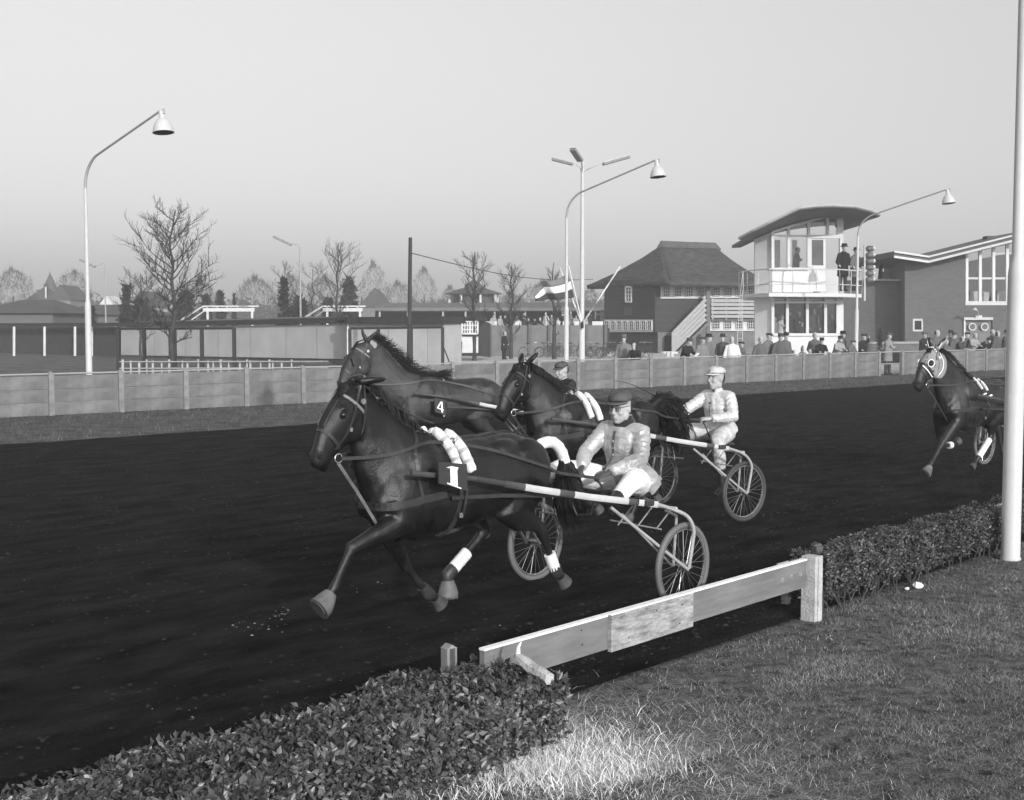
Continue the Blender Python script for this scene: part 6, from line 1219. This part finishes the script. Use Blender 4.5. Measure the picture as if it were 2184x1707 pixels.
    for i in range(nv):   # folds: across the sleeves, soft creases elsewhere
        if vm[i] > 1: continue
        c = Vector(co[i].tolist()); best = 9; ph = 0
        for sh, el, wr in arms:
            for a_, b_, o in ((sh, el, 0), (el, wr, 3)):
                k = max(0, min(1, (c - a_).dot(b_ - a_) / (b_ - a_).length_squared)); d = (c - a_.lerp(b_, k)).length
                if d < best: best = d; ph = (o + k * (b_ - a_).length * 17)
        w = .006 * noise.noise(c * 7) + .002 * noise.noise(c * 24)
        if vm[i] == 0 and best < .10: w += .0036 * math.sin(ph * 6.28 + 5 * noise.noise(c * 8)) * max(0, .75 + 1.2 * noise.noise(c * 6 + Vector((3, 0, 0))))
        elif vm[i] == 0: q = c * 4; w += .012 * noise.noise(Vector((q.x, q.y * 2.2, q.z * .8))) + .006 * noise.noise(Vector((q.x * 2, q.y * 5, (q.z + q.y) * 2)))
        else: w += .006 * noise.noise(Vector((c.x * 5, c.y * 14, c.z * 10)))
        co[i] += no[i] * w
    me.vertices.foreach_set('co', co.ravel()); me.update()
    for m in mats: me.materials.append(m)
    o = bpy.data.objects.new('body', me); COL.objects.link(o); o.parent = t; HP = lambda x, y, z: hd + R @ Vector((x, y, z))
    for y in (-1, 1): obj('eye', MB().ball(HP(.091, .035 * y, .013), (.006, .009, .0035), 8, 6, R), m_eye, t, sm=80)
    obj('mouth', MB().loft([HP(.099, -.023, -.070), HP(.104, 0, -.070), HP(.099, .023, -.070)], [.0012, .0022, .0012], n=5), m_hairp, t)
    hm = MB().loft([HP(-.085, 0, -.045), HP(-.075, 0, .0), HP(-.05, 0, .04)], [(.062, .03), (.078, .055), (.080, .08)], lat=R @ Vector((0, 1, 0)), n=14); obj('hair', hm, m_hairp, t, sm=60)
    # cap with a long peak
    cm = mats[5]; prof = [(.106, .066), (.113, .080), (.108, .100), (.092, .122), (.058, .138), (.0, .145)]; mb = MB(); N = 28; R2 = R @ Matrix.Rotation(.04, 3, 'Y')
    for (r_, z) in prof:
        for k in range(N): a = 2 * PI * k / N; mb.v.append(tuple(hd + R2 @ Vector((-.012 + r_ * 1.10 * math.cos(a), r_ * .90 * math.sin(a), z + .004 * math.sin(a * 4)))))
    for i in range(len(prof) - 1):
        for k in range(N): k2 = (k + 1) % N; mb.f.append((i * N + k, i * N + k2, (i + 1) * N + k2, (i + 1) * N + k)); mb.m.append(0)
    cp = obj('cap', mb, cm, t, sm=70); s__ = cp.modifiers.new('thick', 'SOLIDIFY'); s__.thickness = .004
    pk = MB(); n_ = 13
    for i in range(n_):
        a = -1.25 + 2.5 * i / (n_ - 1); ra = 1 - .55 * (a / 1.25) ** 2 * 1; pk.v += [tuple(hd + R2 @ Vector((-.012 + .112 * math.cos(a), .094 * math.sin(a), .068))), tuple(hd + R2 @ Vector((-.012 + .108 * math.cos(a) + .078 * ra * math.cos(a * .6), (.098) * math.sin(a), .052 + .006 * math.cos(a * 2))))]
    for i in range(n_ - 1): a = i * 2; pk.f.append((a, a + 1, a + 3, a + 2)); pk.m.append(0)
    pko = obj('cap_peak', pk, cm, cp, sm=70); s__ = pko.modifiers.new('thick', 'SOLIDIFY'); s__.thickness = .005
    if kind == 'd1':
        gm = MB()
        for y in (-1, 1): gm.torus(HP(.110, .035 * y, .010), R @ Vector((1, .12 * y, 0)), .0255, .0017, 20, 6); gm.cyl(HP(.106, .060 * y, .018), HP(.0, .090 * y, .022), .0026, 6)
        gm.cyl(HP(.114, -.010, .016), HP(.114, .010, .016), .0026, 6); gl = obj('glasses', gm, m_coll, t, sm=60)
        for y in (.035, -.035): obj('lens', MB().cyl(HP(.1095, y, .010), HP(.1105, y, .010), .022, 16), gl_lens, gl)
        obj('scarf', MB().loft([nec + Vector((-.015, 0, -.025)), nec + Vector((-.012, 0, .0)), nec.lerp(hd, .3) + Vector((-.01, 0, .0)), nec.lerp(hd, .55) + Vector((-.02, 0, .0))], [(.100, .104), (.098, .100), (.086, .090), (.076, .080)], lat=lat, n=20), m_coll, t, sm=60)
        pl_ = MB(); bvj = bvh_of(me); hug(pl_, bvj, [nec + Vector((.12, 0, -.05)), che + Vector((.2, .0, 0)), che.lerp(pel, .5) + Vector((.25, 0, 0))], .022, off=.004, th=.003); obj('placket', pl_, m_capd, t)
        for k in range(4): obj('button', MB().ball(che.lerp(nec, .55 - .33 * k) + Vector((.128 + (.012 if k else -.01), 0, .0)), (.006, .012, .012), 8, 6), m_bandt, t)
    if kind == 'd3':
        obj('scarf', MB().loft([nec + Vector((0, 0, -.02)), nec.lerp(hd, .25)], [(.070, .072), (.060, .062)], lat=lat, n=16), m_sat2, t, sm=60); obj('throat_knot', MB().ball(nec + Vector((.068, 0, .018)), (.014, .018, .02), 8, 6), m_coll, t)
        obj('cap_badge', MB().torus(hd + R2 @ Vector((.112, 0, .095)), R2 @ Vector((1, 0, .3)), .012, .003, 12, 5), m_capd, cp)
        obj('clasp', MB().ball(che.lerp(nec, .25) + Vector((.135, 0, 0)), (.008, .026, .010), 8, 6), m_coll, t); obj('zip', MB().cyl(che.lerp(nec, .1) + Vector((.140, 0, 0)), che.lerp(nec, -.5) + Vector((.150, 0, 0)), .004, 5), m_coll, t)
    return t, g, O
m_bandt = tone('button_grey', .30, .5)
def jj(F, **k): return {a: F.fit(*v) for a, v in k.items()}
J1 = dict(pel=(-.33, 0, .935), che=(-.235, .0, 1.25), nec=(-.235, 0, 1.425), head=(-.185, 0, 1.565), nhip=(-.27, .12, .93), fhip=(-.25, -.12, .93), nknee=(.07, .35, 1.0), fknee=(.32, -.25, 1.06), nank=(.47, .43, .85), fank=(.74, -.40, .90), ntoe=(.58, .45, .95), ftoe=(.88, -.42, 1.0),
          nsh=(-.265, .175, 1.355), fsh=(-.205, -.175, 1.365), nelb=(-.14, .26, 1.15), felb=(-.01, -.235, 1.18), nwr=(.15, .17, 1.06), fwr=(.20, -.09, 1.085), nhand=(.26, .11, 1.03), fhand=(.30, -.04, 1.055), tailp=(-.55, .02, .93))
d1, g1, O1 = driver('driver in a shiny grey satin jacket, glasses and dark cap on the nearest sulky', F1, -.2, J1, [m_sat1, m_trw, m_skin, m_bootp, m_glove, m_capd], yaw=.22, pitch=.06, kind='d1')
J3 = dict(pel=(-.38, 0, .97), che=(-.31, 0, 1.28), nec=(-.30, 0, 1.455), head=(-.262, 0, 1.615), nhip=(-.32, .12, .96), fhip=(-.32, -.12, .96), nknee=(.02, .33, .93), fknee=(.14, -.30, .96), nank=(-.04, .36, .36), fank=(.42, -.42, .80), ntoe=(.10, .38, .27), ftoe=(.56, -.43, .88),
          nsh=(-.33, .178, 1.39), fsh=(-.28, -.178, 1.39), nelb=(-.27, .30, 1.17), felb=(-.04, -.26, 1.24), nwr=(-.02, .17, 1.155), fwr=(.16, -.16, 1.19), nhand=(.08, .11, 1.15), fhand=(.25, -.14, 1.18))
d3, g3, O3 = driver('driver in a pale satin jacket and light cap on the second sulky', F3, -.2, J3, [m_sat2, m_trd, m_skin, m_bootp, m_skin, m_capl], yaw=.12, pitch=-.02, kind='d3')
J4 = {k: (v[0] - .02, v[1], v[2] - .03) for k, v in J1.items()}
d4, g4, O4 = driver('driver in a dark jacket peeping out behind the black bay trotter', F4, -.2, J4, [m_jkd, m_trw, m_skin, m_bootp, m_glove, m_capd], yaw=.3, pitch=.15, kind='d4')
# reins (held by the drivers) and whip
def push_out(P, bv, off):
    Q = resample(P, .06)
    for _ in range(5):
        for i in range(1, len(Q) - 1):
            p = Q[i]; c, nn, i_, d_ = bv.find_nearest(p - off)
            if (p - off - c).dot(nn) < .014: Q[i] = c + nn * .014 + off
        Q = [Q[0]] + [(Q[i - 1] + Q[i] * 2 + Q[i + 1]) / 4 for i in range(1, len(Q) - 1)] + [Q[-1]]
    return Q
def reins(hi, F, g, O, lab, held=('nhand', 'fhand'), end=.0, tail=0.):
    t = thing('reins', lab, 'reins', F.C + F.h * 1.0, F.rz); mb = MB()
    off = Vector((1.7 - 1.0, 0, 0))
    for s_, hk in ((1, held[0]), (-1, held[1])):
        a = hi['bit'][s_] + off + Vector((0, .02 * s_, 0)); r_ = hi['rings'][s_] + off; e = g[hk] + O - Vector((1.0, 0, 0)) + Vector((-.0, 0, -.01))
        P = [a] + [a.lerp(r_, k / 6) + Vector((0, 0, -.035 * math.sin(PI * k / 6))) for k in range(1, 6)] + [r_] + [r_.lerp(e, k / 8) + Vector((0, .02 * s_ * math.sin(PI * k / 8), -.05 * math.sin(PI * k / 8))) for k in range(1, 8)] + [e]
        Q = push_out(P, hi['bv'], off)
        ribbon(mb, Q, [Vector((0, s_, .25))] * len(Q), .024, .005)
    obj('strap', mb, m_leather, t)
    e = g['nhand'] + O - Vector((1.0, 0, 0)); m2 = MB(); P = spline([e, e + Vector((-.06, .02, -.10)), e + Vector((-.12, .03, -.22)), e + Vector((-.2, .05, -.2))], 5); ribbon(m2, P, [Vector((0, 1, 0))] * len(P), .02, .004); obj('loose_end', m2, m_leather, t)
reins(h1, F1, g1, O1, 'long reins from the leading trotter to the driver in the grey satin jacket'); reins(h3, F3, g3, O3, 'long reins from the black bay trotter to the driver in the pale jacket'); reins(h4, F4, g4, O4, 'reins of the windblown bay trotter with number 4')
# reins of the hooded horse run out of the picture to its driver behind the post
t = thing('reins', 'reins of the hooded trotter running back behind the lamp post', 'reins', FR.C + FR.h, FR.rz); mb = MB()
for s_ in (1, -1):
    a = hR['bit'][s_] + Vector((.7, 0, 0)); r_ = hR['rings'][s_] + Vector((.7, 0, 0)); P = [a, a.lerp(r_, .5) - Vector((0, 0, .03)), r_, r_ + Vector((-.8, .05, -.12)), Vector((-.75, .08 * s_, 1.06))]; Q = push_out(P, hR['bv'], Vector((.7, 0, 0))); ribbon(mb, Q, [Vector((0, s_, .25))] * len(Q), .024, .005)
obj('strap', mb, m_leather, t)
wh = F3.fit(1435, 872, -.15); a = F3.C + F3.h * wh.x + F3.l * wh.y + Vector((0, 0, wh.z)); e = Vector(at(1312, 812, a.y - .5))
t = thing('whip', 'thin curved driving whip rising from the far hand of the pale driver', 'whip', a); P = spline([a, a.lerp(e, .4) + Vector((0, 0, .05)), a.lerp(e, .75) + Vector((0, 0, .045)), e], 6); obj('whip_shaft', MB().tube(P, [.009 - .007 * k / len(P) for k in range(len(P))], 5), m_coll, t, world=True)
# ---------------------------------------------------------------- the crowd: eight body shapes, cut and clothed individually
def crowd_mesh(kind):
    b = MB(); lat = Vector((0, 1, 0)); lean = {'lean': .16, 'bend': .40}.get(kind, .03); V = Vector
    pel, che, nec = V((0, 0, .95)), V((lean * .7, 0, 1.27)), V((lean, 0, 1.45 - lean * .25)); hd = V((lean + .03 + lean * .25, 0, 1.585 - lean * .35)); b.k = 1
    for s_ in (-1, 1):
        b.k = 1; b.loft([V((0, .09 * s_, .95)), V((.01, .10 * s_, .5)), V((0, .11 * s_, .09))], [(.10, .10), (.075, .08), (.06, .065)], lat=lat, n=10); b.k = 3; b.loft([V((-.07, .11 * s_, .05)), V((.02, .11 * s_, .05)), V((.17, .12 * s_, .035))], [(.045, .045), (.048, .05), (.03, .025)], lat=lat, n=8)
    b.k = 0; hem = .55 if kind != 'child' else .75
    b.loft([V((0, 0, hem)), V((0, 0, .8)), V((.0, 0, .97)), pel.lerp(che, .55), che, che.lerp(nec, .55), che.lerp(nec, .88), nec], [(.23, .17), (.215, .16), (.20, .15), (.195, .15), (.20, .145), (.175, .12), (.11, .09), (.065, .065)], lat=lat, n=16)
    H = {'stand': [(.10, .26, .80), (.10, -.26, .80)], 'lean': [(.42, .16, 1.08), (.42, -.12, 1.08)], 'pocket': [(.14, .25, .92), (.14, -.25, .92)], 'look': [(.24, .10, 1.57), (.20, -.22, 1.05)], 'bend': [(.55, .2, 1.05), (.5, -.2, 1.05)], 'fold': [(.22, -.06, 1.17), (.22, .08, 1.12)], 'child': [(.40, .18, 1.05), (.40, -.18, 1.05)]}[kind]
    for s_, h_ in zip((1, -1), H):
        sh = che.lerp(nec, .40) + V((0, .172 * s_, .0)); h_ = V(h_); mid = sh.lerp(h_, .5) + V((-.06, .07 * s_, -.08)); b.k = 0; b.loft([sh + V((0, -.05 * s_, 0)), sh, mid, h_.lerp(mid, .15)], [(.075, .075), (.078, .075), (.062, .062), (.048, .048)], n=10); b.k = 2; b.loft([h_.lerp(mid, .2), h_, h_ + (h_ - mid).normalized() * .07], [.030, .038, .028], n=8)
    b.k = 2; b.loft([nec, hd - V((0, 0, .05))], [.055, .055], n=8); head(b, hd, rotz(0), 2, 1.10, True); me = remesh(b, .022, 2, .5); return me, hd
CM = {k: crowd_mesh(k) for k in ('stand', 'lean', 'pocket', 'look', 'bend', 'fold', 'child')}
def hat_mesh(kind):
    mb = MB()
    if kind == 'hat': mb.revolve((0, 0, 0), [(.165, .030), (.155, .022), (.105, .032), (.102, .10), (.085, .135), (.04, .120), (.0, .118)], 18); mb.v = [(x * 1.12, y * .92, z) for x, y, z in mb.v]
    elif kind == 'cap': mb.revolve((-.005, 0, 0), [(.108, .03), (.125, .06), (.110, .095), (.0, .108)], 16); mb.prism([(.08, -.06, .03), (.17, -.035, .015), (.17, .035, .015), (.08, .06, .03)], (0, 0, .02))
    elif kind == 'hair': mb.loft([(-.05, 0, -.06), (-.045, 0, 0), (-.03, 0, .06), (-.02, 0, .125)], [(.075, .055), (.088, .075), (.086, .088), (.03, .03)], lat=(0, 1, 0), n=14)
    elif kind == 'bob': mb.loft([(-.04, 0, -.10), (-.035, 0, -.02), (-.02, 0, .06), (-.01, 0, .13)], [(.095, .07), (.098, .088), (.094, .098), (.03, .03)], lat=(0, 1, 0), n=14)
    elif kind == 'hood': mb.loft([(-.03, 0, -.11), (-.02, 0, 0), (-.02, 0, .08), (-.03, 0, .2)], [(.10, .08), (.105, .10), (.09, .09), (.01, .01)], lat=(0, 1, 0), n=12)
    me = mb.mesh(kind); fixn(me); smooth(me, True, 50); return me
HMs = {k: hat_mesh(k) for k in ('hat', 'cap', 'hair', 'bob', 'hood')}
TONES = {}
def tn(c):
    k = round(c, 3)
    if k not in TONES: TONES[k] = M('cloth_%d' % int(k * 1000), k, .9, .15, 7, .4, 30)
    return TONES[k]
def person(label, pos, face, kind, H, coat_, hat, hatc=.03, trous=.05, group=None, extra=None):
    me, hd = CM[kind]; sc = H / (1.745 if hat in ('hat', 'cap', 'hood') else 1.71)
    t = thing('person', label, 'person', pos, face, group); t.scale = (sc, sc, sc); m2 = me.copy()
    for m in (tn(coat_), tn(trous), m_skin2, m_bootp): m2.materials.append(m)
    o = bpy.data.objects.new('body', m2); COL.objects.link(o); o.parent = t
    hm = HMs[hat].copy(); hm.materials.clear(); hm.materials.append(tn(hatc)); h_ = bpy.data.objects.new({'hat': 'hat', 'cap': 'cap', 'hair': 'hair', 'bob': 'hair', 'hood': 'hood'}[hat], hm); COL.objects.link(h_); h_.parent = t; h_.location = hd + Vector((0, 0, .0 if hat in ('hair', 'bob', 'hood') else .025))
    if extra: e = obj(extra[0], extra[1], extra[2], t)
    MW[t.name] = Matrix.Translation(Vector(pos)) @ Matrix.Rotation(face, 4, 'Z') @ Matrix.Scale(sc, 4); return t
def at_fence(u, off): # a point behind the fence line whose picture column is u
    k = (u - 1092) / FPX; A = F0 + FN * off; t_ = (k * A.y - A.x) / (FD.x - k * FD.y); q = A + FD * t_; return Vector((q.x, q.y, 0))
TOTRACK = math.atan2(-FN.y, -FN.x)
paper = MB().box((.46, .12, 1.07), (.12, .22, .02), R=Matrix.Rotation(.6, 3, 'X'))
G = 'spectators along the concrete fence'
crowd = [  # u, v of the top of the head, row offset, kind, turn, coat, hat, hat tone, label
 (1330, 712, 1.1, 'stand', .9, .17, 'hat', .12, 'man in a brownish coat and soft hat standing sideways, leftmost at the fence'),
 (1352, 729, .35, 'lean', 1.1, .015, 'bob', .03, 'small dark-haired woman in black leaning on the fence beside him'),
 (1470, 717, .4, 'lean', 0, .015, 'hat', .06, 'man in a black coat and hat holding white paper over the fence'),
 (1499, 716, .5, 'stand', .2, .19, 'cap', .06, 'man in a light belted coat and cap beside the man with the paper'),
 (1512, 711, 1.0, 'pocket', -.1, .14, 'hat', .025, 'man in a grey coat and dark hat, right behind the belted coat'),
 (1541, 711, .9, 'stand', 1.2, .07, 'hat', .03, 'man in a dark hat turned away to the right, beside the white coat'),
 (1561, 718, .45, 'stand', .9, .75, 'hair', .02, 'dark-haired man in a white coat looking right'),
 (1581, 724, .4, 'lean', .2, .10, 'cap', .04, 'boy in a grey jacket and dark cap right of the white coat'),
 (1622, 718, .45, 'stand', .5, .11, 'hair', .30, 'grey-haired man in a wide dark coat left of the tower base'),
 (1640, 708, 1.0, 'pocket', 0, .15, 'cap', .03, 'tall man in a flat cap standing before the tower wall edge'),
 (1664, 710, .5, 'stand', .5, .09, 'hat', .05, 'broad man in a dark overcoat and hat seen half from behind'),
 (1676, 708, 1.0, 'stand', .2, .11, 'hat', .02, 'man in a black hat close behind the broad overcoat'),
 (1693, 746, .35, 'child', .1, .13, 'hair', .02, 'small dark-haired child whose head just clears the fence'),
 (1712, 738, .5, 'child', .2, .14, 'hood', .10, 'child in a pointed hood behind the fence'),
 (1727, 745, .35, 'child', 0, .02, 'hair', .20, 'fair-haired child in black leaning arms on the fence'),
 (1738, 709, 1.1, 'pocket', .4, .09, 'hair', .10, 'tall man in a grey coat turned to the tower, behind the children'),
 (1752, 717, .4, 'lean', .6, .012, 'hat', .02, 'man in a black overcoat and black hat leaning forward to the right'),
 (1792, 713, .45, 'lean', .2, .30, 'hat', .03, 'man in a pale coat with a dark hat left of the lamp post'),
 (1797, 705, 1.2, 'stand', 0, .08, 'hat', .012, 'man in a tall black hat directly behind the pale coat'),
 (1819, 722, .4, 'lean', .1, .11, 'cap', .05, 'boy in a cap leaning over the fence just left of the lamp post'),
 (1842, 710, .5, 'look', .2, .014, 'cap', .03, 'man in black raising his hand to his face, right of the lamp post'),
 (1896, 708, .5, 'fold', .1, .22, 'cap', .08, 'boy in a light jacket standing by the open bay of the fence'),
 (1971, 706, .45, 'fold', .3, .018, 'cap', .10, 'man in a bulky black jacket and flat cap reading, left of the hooded horse'),
 (1998, 700, .6, 'stand', 0, .11, 'hair', .02, 'bareheaded man with white collar and tie behind the hooded horse'),
 (2018, 724, .4, 'child', 0, .10, 'hair', .12, 'child seen over the ears of the hooded horse'),
 (2027, 699, 1.2, 'stand', .3, .05, 'hat', .03, 'man in a dark hat far back behind the hooded horse'),
 (2034, 708, .7, 'stand', -.2, .09, 'hat', .06, 'man in a hat close above the horse ears'),
 (2051, 716, .4, 'lean', -.2, .05, 'bob', .06, 'woman with short hair in a dark coat leaning on the fence'),
 (2062, 707, .9, 'stand', -.1, .07, 'cap', .015, 'person in a black beret behind the woman'),
 (2079, 708, .5, 'lean', .2, .30, 'hair', .20, 'person in a light patterned coat leaning below the round door windows'),
 (2108, 714, .3, 'bend', .1, .012, 'hat', .02, 'man in a black coat and hat bending right over the fence'),
 (2116, 699, 1.0, 'stand', 0, .10, 'hair', .15, 'fair bareheaded man behind the man bending over'),
 (2127, 706, .6, 'stand', .1, .08, 'bob', .03, 'dark-haired woman in a grey coat near the foreground post'),
 (2146, 700, .5, 'fold', 0, .055, 'hat', .02, 'person in a dark hat and coat right beside the foreground post')]
for (u, v, off, kind, turn, ct, hat, hc, lb) in crowd:
    p = at_fence(u, off); H = zat(v, p.y); hx = CM[kind][1].x; H = max(1.0, min(1.98, H)); 
    dsc = H / 1.76; ang = TOTRACK - turn; p2 = p - Vector((math.cos(ang), math.sin(ang), 0)) * hx * dsc
    if (u - 1470) ** 2 < 4: person(lb, p2, ang, kind, H, ct, hat, hc, group=G, extra=('paper', paper, m_paper))
    elif kind in ('lean', 'bend', 'child', 'fold') and H < 1.3: person(lb, p2, ang, kind, H, ct, hat, hc, group=G)
    else: person(lb, p2, ang, kind, H, ct, hat, hc, group=G)
person('man in a long black coat standing alone by the yard wall', at(1075, 767, 78.6) * Vector((1, 1, 0)), -.6, 'pocket', zat(707, 78.6), .012, 'hair', .02, trous=.012)
def inpl(label, u, vtop_, Y, vfeet, kind, face, ct, hat, hc, tr=.03):
    p = at(u, vfeet, Y); person(label, p, face, kind, zat(vtop_, Y) - p.z, ct, hat, hc, trous=tr, group='people in and on the judges tower')
inpl('man in a black overcoat and bowler hat on the tower balcony', 1797, 519, 58.6, 622, 'pocket', -1.2, .012, 'hat', .012); inpl('man in a lighter overcoat and hat at the balcony corner', 1822, 527, 58.8, 621, 'pocket', -.9, .12, 'hat', .03)
inpl('dark-jacketed man sitting at the upper tower window', 1697, 527, 60, 612, 'fold', .0, .06, 'hair', .02)
for (u, v, ct, ht, hc, kd, lb) in ((1652, 676, .25, 'hair', .2, 'stand', 'pale figure at the left lower tower window'), (1667, 672, .55, 'hair', .3, 'fold', 'person in a light coat at the left lower tower window'), (1683, 661, .02, 'cap', .02, 'stand', 'dark figure in a cap behind the second lower tower window'), (1703, 664, .015, 'hair', .02, 'fold', 'man in black behind the second lower tower window'), (1709, 688, .03, 'hair', .03, 'stand', 'child in dark clothes behind the second lower tower window'), (1736, 658, .06, 'hair', .2, 'stand', 'fair-haired man in a dark coat centred in the third lower window'), (1772, 670, .03, 'bob', .04, 'stand', 'woman in black at the right lower tower window')):
    p = at(u, v, 59.6); fz = 1.15 if v < 685 else .95; person(lb, Vector((p.x, 59.6, fz)), -PI / 2 + .3, kd, p.z - fz, ct, ht, hc, group='people in and on the judges tower')
for (u, v, ct, lb) in ((2073, 627, .03, 'guest at the left table behind the tall hall window'), (2102, 624, .05, 'guest standing between the two tables in the hall window'), (2113, 630, .03, 'second guest between the tables in the hall window'), (2136, 625, .04, 'guest at the right table behind the tall hall window')):
    p = at(u, v, 70.9); fz = at(u, 649, 70.9).z - .35; person(lb, Vector((p.x, 70.9, fz)), -PI / 2, 'fold', p.z - fz, ct, 'hair', .03, group='guests behind the tall hall window')
rnd = random.Random(5); descr = ['pale coat', 'dark coat', 'grey coat', 'black coat', 'light jacket']; tn_ = [.5, .03, .14, .012, .3]
ORD = 'first second third fourth fifth sixth seventh eighth ninth tenth eleventh twelfth thirteenth fourteenth fifteenth sixteenth seventeenth'.split()
spots = [(1052, 'left end of the stand'), (1066, ''), (1078, ''), (1103, ''), (1117, ''), (1128, ''), (1140, ''), (1153, ''), (1165, ''), (1176, ''), (1190, ''), (1201, ''), (1216, ''), (1228, ''), (1251, ''), (1262, ''), (1275, '')]
for i, (u, _) in enumerate(spots):
    k = rnd.randrange(5); Y = 100 + rnd.uniform(-3, 6); v = 668 + rnd.uniform(-4, 10); p = at(u, v, Y); fz = p.z - 1.72
    ref = 'annex' if u < 1070 else 'standing man in black' if u < 1110 else 'flag' if u < 1200 else 'second bell lamp post' if u < 1235 else 'thatched house'
    person('hazy spectator in a %s in the long stand, %s from the left' % (descr[k], ORD[i]), Vector((p.x, Y, fz)), -PI / 2 + rnd.uniform(-1, 1), rnd.choice(['stand', 'fold', 'pocket']), 1.72, tn_[k], rnd.choice(['hat', 'hair', 'cap']), .04, group='hazy spectators in the long stand')
